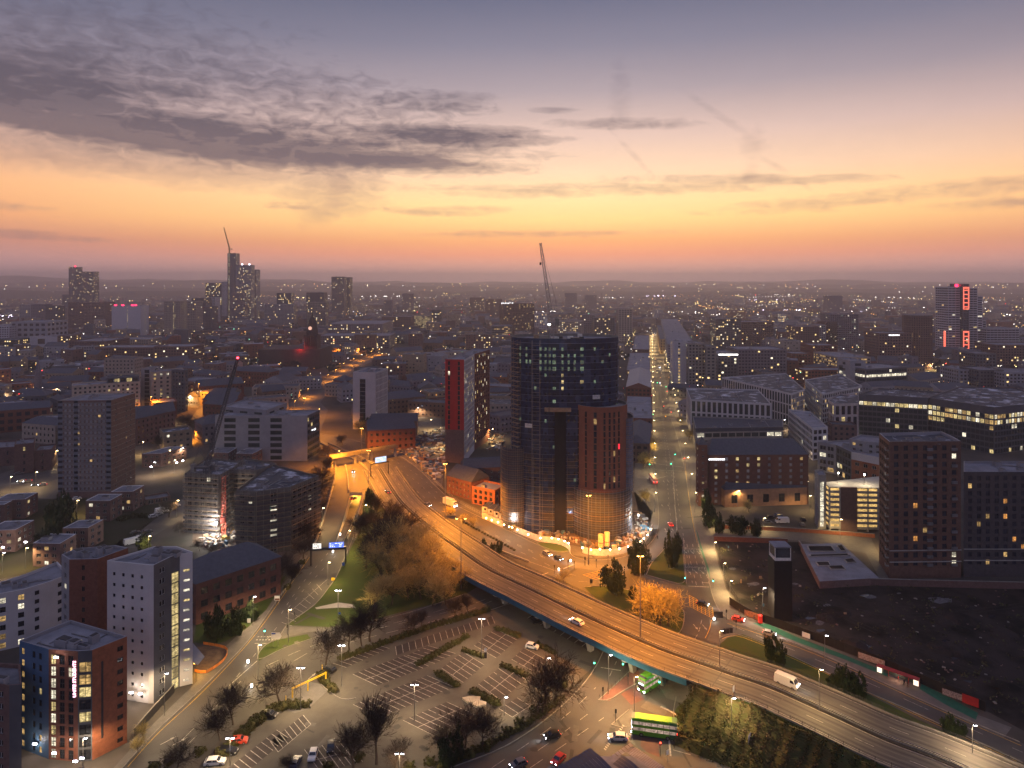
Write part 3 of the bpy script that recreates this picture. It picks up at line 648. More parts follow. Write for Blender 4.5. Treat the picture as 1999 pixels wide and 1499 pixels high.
for _ in range(80):
    zx = rp_.choice(((640,1180,1150,1480),(400,1340,640,1500),(1010,1330,1230,1480),(1300,1440,1540,1490),(900,1030,1180,1130),(1290,800,1360,1150),(480,1100,620,1290),(700,880,880,1000)))
    g = G(rp_.uniform(zx[0], zx[2]), rp_.uniform(zx[1], zx[3])); a_ = rp_.uniform(0, 3); M = Matrix.Translation((g.x, g.y, .0225+rp_.random()*.004))@Matrix.Rotation(a_, 4, 'Z'); l_, b_ = rp_.uniform(.6, 4), rp_.uniform(.2, .7)
    tp_m.face([M@Vector(v) for v in ((-l_,-b_,0),(l_,-b_,0),(l_,b_,0),(-l_,b_,0))], pm1 if rp_.random() < .8 else pm2)
for _ in range(70):
    g = G(rp_.uniform(680, 1140), rp_.uniform(1200, 1480)); r_ = rp_.uniform(.3, 1.0); tp_m.face([(g.x+cos(k*.7)*r_, g.y+sin(k*.7)*r_*rp_.uniform(.7,1.2), .03) for k in range(9)], pm1)
tp_m.build('tarmac_repairs', kind='structure')
lines.build('road_markings', kind='structure'); kerb.build('kerb', kind='structure')
def arrow(x, y, ang, l=3.6, s=1.0):
    mb = MB(); u = Vector((cos(ang), sin(ang), 0)); v = Vector((-u.y, u.x, 0)); c = G(x, y)+Vector((0, 0, .036))
    mb.face([c-u*l*.5-v*.1*s, c+u*l*.1-v*.1*s, c+u*l*.1+v*.1*s, c-u*l*.5+v*.1*s], wline); mb.face([c+u*l*.1-v*.4*s, c+u*l*.5, c+u*l*.1+v*.4*s], wline)
    mb.build('road_arrow', kind='structure')
for x, y in ((1338,1077),(1351,1078),(1364,1079),(1345,1116),(1358,1116),(1371,1117),(1358,1224),(1376,1225)): arrow(x, y, -pi/2+.15)
for x, y in ((1299,1034),(1313,1034),(1293,987),(1305,987),(1286,940),(1296,940),(1305,940)): arrow(x, y, pi/2)
for x, y in ((1485,1487),(1462,1497)): arrow(x, y, 2.75, 7)
for x, y in ((330,1445),(352,1447)): arrow(x, y, .9, 4)
arrow(609,1320,1.2)
def text(body, name, loc, rz, size, m, rx=0, ext=0.0, parent=None, align='CENTER', thing_label=None, cat=None):
    cu = D.curves.new(name, 'FONT'); cu.body = body; cu.size = size; cu.align_x = align; cu.align_y = 'CENTER'; cu.extrude = ext; cu.resolution_u = 2
    o = D.objects.new(name+'_curve', cu); S.collection.objects.link(o); dg = bpy.context.evaluated_depsgraph_get()
    me = D.meshes.new_from_object(o.evaluated_get(dg)); D.objects.remove(o); me.materials.clear(); me.materials.append(m)
    o = D.objects.new(name, me); S.collection.objects.link(o)
    if parent is not None: o.parent = parent
    o.location = loc; o.rotation_euler = (rx, 0, rz)
    if thing_label: o['label'] = thing_label; o['category'] = cat
    return o
for x, y in ((1338,1070),(1351,1071),(1364,1072),(1344,1107),(1357,1107),(1370,1108)):
    o = text('CITY', 'road_text', G(x, y)+Vector((0, 0, .036)), pi+.1, 1.3, wline); o.scale = (.9, 1.6, 1); o['kind'] = 'structure'
o = text('CITY', 'road_text', G(1531, 1492)+Vector((0, 0, .036)), 2.75+pi/2+pi, 1.8, wline); o.scale = (1, 2.2, 1); o['kind'] = 'structure'
# ---------------------------------------------------------------- the flyover
FL = [(737,925,745,905,0),(765,985,790,962,.2),(792,1020,835,998,1.2),(822,1047,870,1024,2.6),(862,1075,925,1063,4.2),(902,1117,1000,1101,5.6),(1000,1172,1075,1130,6.6),(1100,1222,1150,1166,7),
      (1175,1257,1225,1200,7),(1250,1292,1290,1227,7),(1300,1312,1340,1245,7),(1361,1335,1400,1264,7),(1409,1353,1450,1281,7),(1488,1383,1520,1302,6.8),(1600,1426,1640,1360,6.5),(1700,1465,1760,1420,6.3),(1790,1499,1880,1465,6.1),(2060,1620,2100,1560,6)]
def spline3(P, k=6):
    out = []
    for i in range(len(P)-1):
        p0, p1, p2, p3 = P[max(0, i-1)], P[i], P[i+1], P[min(len(P)-1, i+2)]
        for j in range(k):
            t = j/k; out.append(p1*1.0+(p2-p0)*(.5*t)+(p0*2-p1*5+p2*4-p3)*(.5*t*t)+(p1*3-p0-p2*3+p3)*(.5*t**3))
    out.append(P[-1]); return out
FLl = spline3([G(a, b, z) for a, b, c, d, z in FL]); FLr = spline3([G(c, d, z) for a, b, c, d, z in FL])
# keep a constant width: rebuild both edges from their mean line
mid_ = [(a+b)/2 for a, b in zip(FLl, FLr)]
def fl_frame():
    m = resample(mid_, 3.0); out = []
    for i, p in enumerate(m):
        d = (m[min(i+3, len(m)-1)]-m[max(0, i-3)]); n = Vector((-d.y, d.x, 0)).normalized(); out.append((p, n))
    return out
FR = fl_frame(); WD = 9.6     # n points left of travel (away from the camera: n = +)
def fl(off, dz=0.0, i0=0, i1=None): return [p+n*off+Vector((0, 0, dz)) for p, n in FR[i0:i1]]
def xof(i): return PX(FR[i][0])[0]
def idx(px): return min(range(len(FR)), key=lambda i: abs(xof(i)-px))
i_a, i_b = idx(915), idx(1385)        # the open span
deck = MB()
for (p, n), (q, n2) in zip(FR[:-1], FR[1:]):
    deck.face([p-n*WD, q-n2*WD, q+n2*WD, p+n*WD], deckm)
fo = thing('flyover', 'long curved concrete flyover carrying the orange lit motorway over the junction', 'flyover', tuple(FR[i_a][0].xy)+(0,)); og = tuple(fo.location)
deck.build('road_deck', fo, og)
fas = mat('blue_fascia', (.02, .095, .165), .6, scale=.5, var=.2)
for sgn in (-1, 1):
    mb = MB(); wallstrip(mb, fl(sgn*(WD+.25)), .5, .35, conc); mb.build('edge_beam', fo, og)
    mb = MB()
    for (p, n), (q, n2) in zip(FR[i_a:i_b-1], FR[i_a+1:i_b]):
        a, b = p+n*sgn*(WD+.5), q+n2*sgn*(WD+.5); dn = Vector((0, 0, -1.5)); up = Vector((0, 0, .34)); ia, ib = p+n*sgn*(WD-1), q+n2*sgn*(WD-1)
        mb.face([a+dn, b+dn, b+up, a+up], fas); mb.face([a+dn, b+dn, ib+dn, ia+dn], conc)
    mb.build('fascia_panel', fo, og)
    mb = MB(); rl = fl(sgn*(WD+.3)); 
    for k in range(2, len(rl)-1):
        z = Vector((0, 0, 1.0))
        if (k % 1) == 0: mb.tube(rl[k], rl[k]+z*1.25, .05, .05, dsteel, 4)
        for hh in (.7, 1.0, 1.25): mb.tube(rl[k]+Vector((0,0,hh)), rl[k+1]+Vector((0,0,hh)), .035, .035, dsteel, 3)
    mb.build('parapet_rail', fo, og)
under = MB()
for (p, n), (q, n2) in zip(FR[i_a:i_b], FR[i_a+1:i_b+1]):
    dn = Vector((0, 0, -1.5)); under.face([p-n*(WD-1)+dn, p+n*(WD-1)+dn, q+n2*(WD-1)+dn, q-n2*(WD-1)+dn], conc)
under.build('soffit', fo, og)
# central reserve: two crash rails and posts, a kerbed strip
mb = MB()
for off in (-.55, .55):
    c = fl(off)
    for a, b in zip(c[:-1], c[1:]): mb.tube(a+Vector((0,0,.62)), b+Vector((0,0,.62)), .13, .13, steel, 4)
    for a in c: mb.tube(a, a+Vector((0,0,.65)), .05, .05, dsteel, 4)
mb.build('crash_barrier', fo, og)
mb = MB(); wallstrip(mb, fl(0), 1.7, .12, mat('reserve', (.035,.03,.028), .9)); mb.build('central_reserve', fo, og)
mb = MB()
for off in (-4.9, 4.9): dashes(mb, fl(off), .15, 4, 7, wline, .006)
for off in (-8.7, -1.25, 1.25, 8.7): strip(mb, fl(off), .14, wline, .006)
mb.build('lane_marking', fo, og, kind='stuff')
# worn wheel tracks along the deck: paler asphalt
mb = MB(); tm = mat('worn_track', (.125, .112, .10), .7, scale=.2, col2=(.085, .076, .068)); tdk = mat('oily_track', (.034, .031, .030), .6)
for off in (-7.6, -5.8, -4.0, -2.2, 2.4, 4.1, 5.9, 7.6): strip(mb, fl(off), .5, tm, .003)
for off in (-6.7, -3.1, 3.2, 6.8, -9.1, 9.1): strip(mb, fl(off), .42, tdk, .0032)
mb.build('wheel_track', fo, og)
mb = MB()
for px in (960, 1130, 1245, 1372, 1415):
    i = idx(px); p, n = FR[i]; d = Vector((n.y, -n.x, 0)); mb.face([p-n*9-d*.12+Vector((0,0,.009)), p-n*9+d*.12+Vector((0,0,.009)), p+n*9+d*.12+Vector((0,0,.009)), p+n*9-d*.12+Vector((0,0,.009))], dsteel)
mb.build('expansion_joint', fo, og, kind='stuff')
for px in (935, 1010, 1090, 1170, 1245, 1310):
    i = idx(px); p, n = FR[i]; d = Vector((n.y, -n.x, 0)); zt = p.z-1.5
    mb = MB(); M = Matrix.Translation((p.x, p.y, 0))@Matrix.Rotation(atan2(n.y, n.x), 4, 'Z')
    poly = [(-9.2, zt), (-9.2, zt-.9), (-6.2, zt-2.0), (-5.2, 0), (-3.6, 0), (-3.4, zt-2.2), (3.4, zt-2.2), (3.6, 0), (5.2, 0), (6.2, zt-2.0), (9.2, zt-.9), (9.2, zt)]
    for s in (-.6, .6): 
        pts = [Vector((x, s, z)) for x, z in poly]; tr = tessellate_polygon([[Vector((x, z, 0)) for x, z in poly]])
        for t in tr: mb.face([M@pts[k] for k in t], conc2)
    for k in range(len(poly)):
        a, b = poly[k], poly[(k+1) % len(poly)]; mb.face([M@Vector((a[0], -.6, a[1])), M@Vector((b[0], -.6, b[1])), M@Vector((b[0], .6, b[1])), M@Vector((a[0], .6, a[1]))], conc2)
    mb.build('pier', fo, og)
for i, s in ((i_a, -1), (i_b, 1)):
    p, n = FR[i]; mb = MB(); M = Matrix.Translation((p.x, p.y, 0))@Matrix.Rotation(atan2(n.y, n.x), 4, 'Z'); mb.box((-WD-.4, -.5, 0), (WD+.4, .5, p.z-.05), conc, M); mb.build('abutment', fo, og)
# embankments on both sides of the approaches
emb = MB()
def slope(i0, i1, sgn, k, m):
    for i in range(i0, i1):
        (p, n), (q, n2) = FR[i], FR[i+1]; a, b = p+n*sgn*(WD+.5), q+n2*sgn*(WD+.5)
        c, d = p+n*sgn*(WD+.5+p.z*k), q+n2*sgn*(WD+.5+q.z*k); c.z = d.z = -.05
        emb.face([a, b, d, c], m)
slope(0, i_a, -1, 1.5, grassm); slope(0, i_a, 1, .1, conc); slope(i_b, len(FR)-1, -1, 1.5, grassm); slope(i_b, len(FR)-1, 1, .9, grassm)
emb.build('embankment', kind='structure')
# ---------------------------------------------------------------- the underpass: a ramp cut into the ground
tr_l = [G(683,965), G(678,990), G(668,1025), G(655,1062)]; tr_r = [G(707,965), G(700,990), G(687,1025), G(669,1062)]
dep = [-5.4, -4.2, -2.0, 0.0]
mb = MB()
for i in range(3):
    a, b, c, d = tr_l[i].copy(), tr_r[i].copy(), tr_r[i+1].copy(), tr_l[i+1].copy(); a.z = b.z = dep[i]; c.z = d.z = dep[i+1]
    mb.face([d, c, b, a], asphalt)
    a0, b0, c0, d0 = (Vector((v.x, v.y, .9)) for v in (a, b, c, d)); mb.face([a, d, d0, a0], conc2); mb.face([c, b, b0, c0], conc2)
a, b = tr_l[0], tr_r[0]; dr = Vector((0, 1, 0))
def at_(p, z, dy=0): return Vector((p.x+dy*.05, p.y+dy, z))
mb.face([at_(a, -.6), at_(b, -.6), at_(b, 1.1), at_(a, 1.1)], conc2)                   # head wall over the mouth
mb.face([at_(a, -5.4), at_(b, -5.4), at_(b, -5.4, 60), at_(a, -5.4, 60)], asphalt); mb.face([at_(a, -.6), at_(b, -.6), at_(b, -.6, 60), at_(a, -.6, 60)], conc2)
mb.face([at_(a, -5.4), at_(a, -5.4, 60), at_(a, -.6, 60), at_(a, -.6)], conc2); mb.face([at_(b, -5.4), at_(b, -5.4, 60), at_(b, -.6, 60), at_(b, -.6)], conc2); mb.face([at_(a, -5.4, 60), at_(b, -5.4, 60), at_(b, -.6, 60), at_(a, -.6, 60)], conc)
mb.build('underpass', kind='structure')
tl = thing('tunnel_lamp', 'bright orange strip lamp under the ceiling of the underpass mouth', 'lamp', tuple((a+b)/2)[:2]+(-.8,))
mb = MB(); mb.box((-2.6, 4, -.12), (2.6, 4.3, 0), memit('sodium_strip', (1, .45, .06), 30)); mb.build('lens', tl)
ld = D.lights.new('tunnel_light', 'AREA'); ld.shape = 'RECTANGLE'; ld.size = 5; ld.size_y = 14; ld.energy = 12000; ld.color = (1, .42, .05)
lo = put('tunnel_light', ld, tl, lloc=(0, 12, -.2))
# ---------------------------------------------------------------- near buildings, lower left
B = building
# student block with blue, red and orange walls
h = 25.3; h1 = h
Pu = corners([(38,1250),(95,1267),(152,1271),(180,1269),(248,1242),(138,1210)], h)
sb = style(wall=bluec, fh=2.8, bw=2.4, ww=1.0, hf=.55, lit=.05, frame=framed, wk='two', cols=[.12,.5,.72], litcol={0:1.0, 1:.0, 2:.25}, lm=(litw, lity))
sr = style(wall=brick, fh=2.8, ww=1.3, hf=.8, frame=framed, wk='cross', cols=[.16,.46,.76], litcol={0:1.0, 1:.04, 2:.12}, lm=(lity, litc))
sg = style(wall=render_d, fh=2.8, ww=2.5, hf=.82, frame=framed, wk='grid', cols=[.5], lit=.6, lm=(litw, lity), top=2.4, edge=.2)
so = style(wall=obrick, fh=2.8, ww=1.3, hf=.42, frame=framed, wk='two', cols=[.80], lit=.0)
ub = B('student block at the lower left with blue, red and orange walls and a lit stair', Pu, h, [sb, sr, sg, so, style(wall=obrick), style(wall=bluec)], roof=flat, kit=7, par=.8, parm=render_g)
q0, q1 = Vector(Pu[1]), Vector(Pu[2]); d_ = (q1-q0).normalized()
def wallpt(P, a, b, t, z, o=.12):
    p, q = Vector(P[a]), Vector(P[b]); d = (q-p); n = Vector((d.y, -d.x)).normalized()
    if n.dot(-p) < 0: n = -n
    c = p+d*t+n*o; return Vector((c.x, c.y, z)), atan2(d.y, d.x)
c_, r_ = wallpt(Pu, 1, 2, .90, h-6.4)
sgm = memit('pink_neon', (1, .55, .75), 4.5); org = Vector(ub.location)
t_ = text('UNITE STUDENTS', 'neon_sign', c_-org, 0, 1.05, sgm, ext=.04, parent=ub)
t_.matrix_local = Matrix.Translation(c_-org)@Matrix.Rotation(r_, 4, 'Z')@Matrix.Rotation(pi/2, 4, 'X')@Matrix.Rotation(pi/2, 4, 'Z')
mb = MB(); c2_, r2_ = wallpt(Pu, 3, 4, .28, 0, .02); M = Matrix.Translation(c2_)@Matrix.Rotation(r2_, 4, 'Z'); mb.box((-.22, -.04, 4), (.22, .05, h-3.5), framed, M); mb.build('recess_strip', ub, tuple(org))
mb = MB(); c2_ = G(148,1256,h-.8); mb.box((c2_.x-.9, c2_.y-.9, h-.8), (c2_.x+.9, c2_.y+.9, h-.35), litc); mb.build('skylight', ub, tuple(org))
B('dark low student wing left of the blue wall, with a glazed lit corner', corners([(-80,1322),(18,1338),(42,1336),(40,1296),(-60,1290)], 20), 20,
  [style(wall=dbrick, fh=2.8, bw=3, lit=.1), style(wall=render_d, fh=2.8, ww=2.9, hf=.8, wk='grid', cols=[.5], lit=.55, frame=framed), style(wall=render_d)], roof=flatd, kit=2)
B('curved grey render block with small square windows at the left edge', corners([(-120,1186),(0,1159),(47,1150),(97,1135),(136,1120),(112,1096),(50,1120),(0,1136),(-130,1150)], 17), 17,
  [style(wall=render_w, fh=2.9, bw=3.4, ww=1.3, lit=.1, pane=glass, frame=framed), style(wall=render_w, fh=2.9, ww=1.8, hf=.6, cols=[.08,.9], lit=.6, frame=framed, wk='cross'), style(wall=render_w, fh=2.9, bw=3.6, ww=1.2, lit=.0, frame=framed),
   style(wall=render_w, fh=2.9, bw=3.4, ww=1.2, lit=.0, frame=framed), style(wall=render_g, fh=2.9, ww=1.5, hf=.65, cols=[.5], lit=.5, frame=framed, wk='cross', lm=(litw, lito)), style(wall=render_g)], roof=flat, kit=6)
B('tall rust brown block between the curved grey block and the slatted grey tower', corners([(120,1082),(135,1092),(190,1091),(250,1069),(225,1064),(150,1070)], 33), 33,
  [style(wall=render_g), style(wall=brick, fh=2.9, bw=5.5, ww=.8, hf=.45, lit=.03, frame=framed), style(wall=brick, fh=2.9, bw=5, ww=.8, lit=.0, frame=framed), style(wall=brick)], roof=flat, kit=5)
# pale tower with the yellow stair
h = 36.0
Pg = corners([(209,1094),(291,1103),(300,1103),(333,1087),(351,1081),(376,1077),(345,1066),(302,1066)], h)
sw = style(wall=render_w, fh=2.75, bw=2.6, ww=.8, hf=.32, lit=.0, frame=framed, wk='plain', top=2.0)
B('pale grey student tower with a yellow lit stair window and slot windows', Pg, h,
  [sw, style(wall=render_w), style(wall=render_d), style(wall=render_d, fh=2.75, ww=1.9, hf=.95, cols=[.5], lit=1, lm=(lity,), wk='grid', frame=framed, top=4.5, edge=.01),
   style(wall=render_w, fh=2.75, ww=1.5, hf=.26, cols=[.52], lit=1, lm=(litc, lity), wk='plain', frame=render_w, top=3.5), style(wall=render_w)], roof=flatd, kit=8, par=.5, parm=render_w)
# brick school building with slate roof
P5 = front(382,1140,548,1086,13.2,17)
B('long brick institute building with slate pitched roof behind the lawn', P5, 13.2, style(wall=mat('maroon_brick', (.115,.052,.042), .9, scale=.9), fh=3.6, bw=4.2, ww=2.2, hf=.55, lit=.0, frame=framed, wk='grid'), gable=(18.5, slate, 8))
# walk-up flats
sf = style(wall=dbrick, fh=2.7, bw=3.4, ww=1.7, hf=.5, lit=.10, frame=framew, wk='two', top=.7)
fl_defs = [('a pale fascia, at the left edge under the brick works', [(-12,977),(49,974),(74,961)], 9), ('one lit yellow stair, cut by the left edge', [(-60,988),(8,985),(24,977)], 9),
 ('a bright rooflight, third row at the left edge', [(-30,1036),(30,1034),(67,1015)], 9), ('plain brick ends behind the rust brown block', [(122,1031),(172,1030),(202,1014)], 9),
 ('a frosted rooflight, nearest to the curved grey block', [(64,1060),(117,1061),(149,1042)], 9), ('its end wall just below the tall tower block', [(167,977),(215,977),(239,964)], 9.5),
 ('a lit doorway, right of the tower block foot', [(216,960),(260,959),(282,947)], 9.5), ('three floodlights along its right side, near the orange road', [(277,886),(315,885),(364,871)], 8),
 ('a low dark face, just left of the grey glass offices', [(407,882),(445,884),(462,874)], 8), ('its roof against the foot of the grey glass offices', [(460,885),(492,886),(512,876)], 8),
 ('a small square plan beside the parked cars', [(96,1012),(120,1014),(140,1004)][:0] or [(331,1078),(346,1080),(354,1072)], 3.4)]
for i, (lb, cs, hh) in enumerate(fl_defs):
    B('flat roofed brick flats with '+lb, para(cs, hh), hh, sf, roof=flatd, par=.25, parm=framew, kit=1, group='walk-up flats below the tower block', seed=i)
B('low open garage court beside the walk-up flats', front(284,976,333,968,2.6,9), 2.6, style(wall=bbrick, fh=2.2, bw=3, ww=2.3, hf=.8, lit=.2, lm=(lito,), top=.2, pane=framed), roof=flatd, kit=0)
# 1960s tower block
curt = mat('net_curtain_glass', (.20,.22,.26), .3, scale=1.5, var=.5)
h = 49.3; Pt = para([(113,782),(217,781),(264,767)], h)
stf = style(wall=dbrick, fh=2.75, bw=2.0, ww=1.3, hf=.42, lit=.012, frame=framew, wk='two', g0=3, lm=(lito, litw), edge=.6, pane=curt, band=mat('pale_panel_brick', (.17,.15,.15), .85))
sts_ = style(wall=bbrick, fh=2.75, cols=[.20,.62,.80], ww=.9, hf=.42, lit=.03, frame=framew, wk='plain', g0=3, lm=(litw,))
tb = B('tall 1960s brick tower block with white window frames on every floor', Pt, h, [stf, sts_, None, None], roof=flat, par=.6, kit=3, parm=conc2)
o_ = tuple(tb.location); p0, p1 = Vector(Pt[0]), Vector(Pt[1]); d_ = (p1-p0).normalized(); n_ = Vector((d_.y, -d_.x)); n_ = n_ if n_.dot(-p0) > 0 else -n_
for t0, t1 in ((0, .09), (.30, .375), (.905, 1)):
    mb = MB(); a, b = p0+(p1-p0)*t0, p0+(p1-p0)*t1
    mb.face([(a+n_*.06).to_3d()+Vector((0,0,3)), (b+n_*.06).to_3d()+Vector((0,0,3)), (b+n_*.06).to_3d()+Vector((0,0,h-1)), (a+n_*.06).to_3d()+Vector((0,0,h-1))], mat('bay_panel', (.13,.14,.17), .5, var=.15))
    for k in range(17):
        for e in (.28, .72):
            c = a.lerp(b, e)+n_*.07; z = 4+k*2.75; mb.face([(c.x-d_.x*.55, c.y-d_.y*.55, z), (c.x+d_.x*.55, c.y+d_.y*.55, z), (c.x+d_.x*.55, c.y+d_.y*.55, z+1.2), (c.x-d_.x*.55, c.y-d_.y*.55, z+1.2)], glass)
    mb.build('bay_strip', tb, o_)
for k in range(17):
    mb = MB()
    for a, b in ((Pt[0], Pt[1]), (Pt[1], Pt[2])):
        a, b = Vector(a), Vector(b); dd = (b-a).normalized(); nn_ = Vector((dd.y, -dd.x)); nn_ = nn_ if nn_.dot(-a) > 0 else -nn_
        a3 = (a+nn_*.05).to_3d(); b3 = (b+nn_*.05).to_3d(); z = 3+k*2.72; mb.face([a3+Vector((0,0,z)), b3+Vector((0,0,z)), b3+Vector((0,0,z+.14)), a3+Vector((0,0,z+.14))], conc2)
    mb.build('floor_band', tb, o_)
# grey glazed offices
h = 27.7; Po = corners([(417,806),(433,792),(470,785),(560,788),(624,800),(601,811),(548,806),(545,812),(440,812)], h)
og_ = B('grey clad office building with glass bands and a white rooftop sign, beside the slip road', para([(420,811),(600,811),(624,800)], h), h,
  [style(wall=render_g, fh=3.8, cols=[.16,.42,.66], ww=7, hf=.62, lit=.02, wk='grid', pane=gglass, frame=framed), style(wall=render_d, fh=3.8, bw=2.6, wf=.9, hf=.6, lit=.04, wk='plain', pane=gglass, frame=framed, edge=.3)], roof=flat, kit=6, parm=render_g)
mb = MB(); Pp = para([(600,811),(612,806),(624,800)], h); c_ = G(613,830,0)
Y_ = Yof(892); cx_ = (612-CX)*Y_/F; text('lowell', 'sign', Vector((cx_, Y_-2, 17.5))-Vector(og_.location), .9, 2.0, memit('white_sign', (.9,.95,1), 3.5), rx=pi/2, parent=og_)
B('grey rounded roof volume on the left of the glass offices', para([(432,793),(520,800),(560,786)], h+2.4), h+2.4, style(wall=render_g, fh=3.8, bw=12, ww=6, hf=.4, lit=0, pane=gglass, frame=framed), roof=flat, kit=2)
# scaffolded apartment blocks
h = 25.8
scaf = []
def scaffold(P, a, b, z0, z1, root, off=1.3, lift=2.0, bay=2.4, net=None, brace=True, m=tube):
    p, q = Vector(P[a]), Vector(P[b]); d = q-p; L = d.length; d.normalize(); n = Vector((d.y, -d.x)); n = n if n.dot(-p) > 0 else -n
    o = tuple(root.location); nb = max(2, int(L/bay)); nl = int((z1-z0)/lift)
    st_ = MB()
    for i in range(nb+1):
        for e in (.3, off):
            c = p+d*(L*i/nb)+n*e; st_.tube((c.x, c.y, z0), (c.x, c.y, z1+1), .05, .05, m, 3)
    st_.build('scaffold_standard', root, o, kind='stuff')
    for k in range(1, nl+1):
        z = z0+k*lift; mb = MB(); a3, b3 = (p+n*.35).to_3d(), (q+n*.35).to_3d(); c3, d3 = (q+n*off).to_3d(), (p+n*off).to_3d(); U = Vector((0, 0, z))
        mb.face([a3+U, b3+U, c3+U, d3+U], timber); mb.face([d3+U, c3+U, c3+U+Vector((0,0,.18)), d3+U+Vector((0,0,.18))], timber)
        for hh in (.55, 1.05): mb.tube(d3+U+Vector((0,0,hh)), c3+U+Vector((0,0,hh)), .04, .04, m, 3)
        mb.build('scaffold_lift', root, o)
    if brace:
        mb = MB()
        for k in range(nl):
            for i in range(0, nb, 3):
                s = k % 2; c0 = p+d*(L*(i+s)/nb)+n*off; c1 = p+d*(L*(i+1-s)/nb)+n*off; mb.tube((c0.x, c0.y, z0+k*lift), (c1.x, c1.y, z0+(k+1)*lift), .045, .045, m, 3)
        mb.build('scaffold_brace', root, o, kind='stuff')
    if net:
        mb = MB()
        a3, b3 = (p+n*(off-.1)).to_3d(), (q+n*(off-.1)).to_3d()
        for k in range(nl):
            if R.random() < .8: mb.face([a3+Vector((0,0,z0+k*lift+.2)), b3+Vector((0,0,z0+k*lift+.2)), b3+Vector((0,0,z0+k*lift+1.2)), a3+Vector((0,0,z0+k*lift+1.2))], net)
        mb.build('debris_net', root, o, kind='stuff')
shell = mat('blockwork', (.13, .115, .10), .9, scale=.6)
ss = style(wall=shell, fh=2.9, bw=3.2, ww=1.7, hf=.6, lit=.03, frame=framed, lm=(litc,), wk='two')
Q1 = corners([(361,923),(429,927),(478,901),(405,892)], h)
w1 = B('left wing of the scaffolded apartment block beside the luffing crane', Q1, h, ss, roof=frostroof, kit=4)
scaffold(Q1, 0, 1, 0, h, w1, net=netgrey); scaffold(Q1, 1, 2, 0, h, w1)
Q2 = corners([(450,916),(500,918),(540,904),(478,893)], h)
w2 = B('middle wing of the scaffolded apartment block round the floodlit court', Q2, h, ss, roof=frostroof, kit=4)
scaffold(Q2, 0, 1, 0, h, w2)
P6 = corners([(461,957),(500,959),(567,950),(622,928),(528,905)], h)
w3 = B('right wing of the scaffolded apartment block, wrapped in brown netting facing the slip road', P6, h, [ss, style(wall=shell, fh=2.9, ww=2.6, hf=.7, cols=[.5], lit=.3, lm=(litc,)), ss, ss, ss, ss], roof=frostroof, kit=7)
for a, b in ((0, 1), (1, 2), (2, 3)): scaffold(P6, a, b, 0, h-1, w3, net=mat('brown_netting', (.085,.065,.06), .8, col2=(.035,.035,.05)), brace=False)
mb = MB(); c = G(482, 1052); mb.box((c.x-1.1, c.y-2.2, 0), (c.x+1.1, c.y-.2, .1), litc)
for k in range(9):
    z = 1.5+k*2.4; mb.box((c.x-1.1, c.y-1.9, z), (c.x+1.1, c.y-1.6, z+1.1), litc)  # flights use a glowing material in place of lamplight falling on them
    mb.box((c.x-1.3, c.y-2.0, z-.4), (c.x+1.3, c.y-1.4, z-.1), dsteel)
t_ = thing('stair_tower', 'white lit scaffold stair tower at the corner of the right wing', 'stair tower', (c.x, c.y, 0)); mb.build('stair_flight', t_, (c.x, c.y, 0))
mb = MB()
for sx in (-1.3, 1.3):
    for sy in (-2.4, -.4): mb.tube((c.x+sx, c.y+sy, 0), (c.x+sx, c.y+sy, 24), .06, .06, tube, 4)
mb.build('stair_frame', t_, (c.x, c.y, 0))
c = G(437, 1046); hm_ = thing('hoist', 'red construction hoist mast climbing the floodlit court scaffold', 'hoist', (c.x, c.y, 0)); mb = MB(); redm = mat('hoist_red', (.5, .06, .03), .6)
for sx in (-.8, .8): mb.tube((c.x+sx, c.y, 0), (c.x+sx, c.y, 26), .1, .1, redm, 4)
for k in range(18): mb.tube((c.x-.8, c.y, k*1.45), (c.x+.8, c.y, k*1.45+1.45), .07, .07, redm, 3); mb.tube((c.x-.8, c.y, k*1.45), (c.x+.8, c.y, k*1.45), .07, .07, redm, 3)
mb.build('mast', hm_, (c.x, c.y, 0)); mb = MB(); mb.box((c.x-1, c.y-1.6, 6), (c.x+1, c.y-.2, 8.4), redm); mb.build('cage', hm_, (c.x, c.y, 0))
# hotel and blocks behind
sh = style(wall=mat('beige_render', (.36,.30,.24), .85, scale=.2), fh=3.2, bw=3.4, ww=1.5, hf=.5, lit=.10, frame=framed, wk='plain', lm=(litw, lity))
h = 33.6
B('beige hotel with a long lit top floor beside the orange lit road', front(294,726,360,722,h,18), h, style(wall=MATS['beige_render'], fh=3.2, bw=4.4, ww=1.7, hf=.5, lit=.25, frame=framed, wk='plain', g0=3, litrow={0:.95}), roof=flat, kit=3, single=False)
B('grey stair tower on the left of the beige hotel', front(275,719,293,719,h+2,16), h+2, style(wall=render_g, fh=3.3, ww=4, hf=.8, cols=[.65], lit=.08), roof=flat, kit=1, single=False)
B('dark slit of lift shaft on the right of the beige hotel', front(361,723,367,722,h+1,14), h+1, style(wall=render_d), roof=flat, kit=0)
B('long beige hotel wing with a glazed top storey, behind the tower block', front(140,753,274,744,27,18), 27, sh, roof=flat, kit=4, single=False)
B('glazed penthouse set back over the beige hotel wing', front(208,737,272,733,31,10), 31, style(wall=render_d, fh=3.6, bw=4, wf=.85, hf=.75, lit=.22, frame=framed), roof=flat, kit=0, single=False)
B('dark brick warehouse with pitched roof right of the tower block', para([(265,818),(342,801),(338,790)], 17.8), 17.8, style(wall=dbrick, fh=3.4, bw=3.6, ww=1.2, lit=.02), gable=(22.5, slate, 1), single=False)
B('old brick works with rows of large windows at the left edge', front(-60,806,97,795,16,16), 16, style(wall=brick, fh=4.4, bw=5, ww=3, hf=.55, lit=.06, wk='grid', lm=(litc,)), gable=(20, slate, 1), single=False)
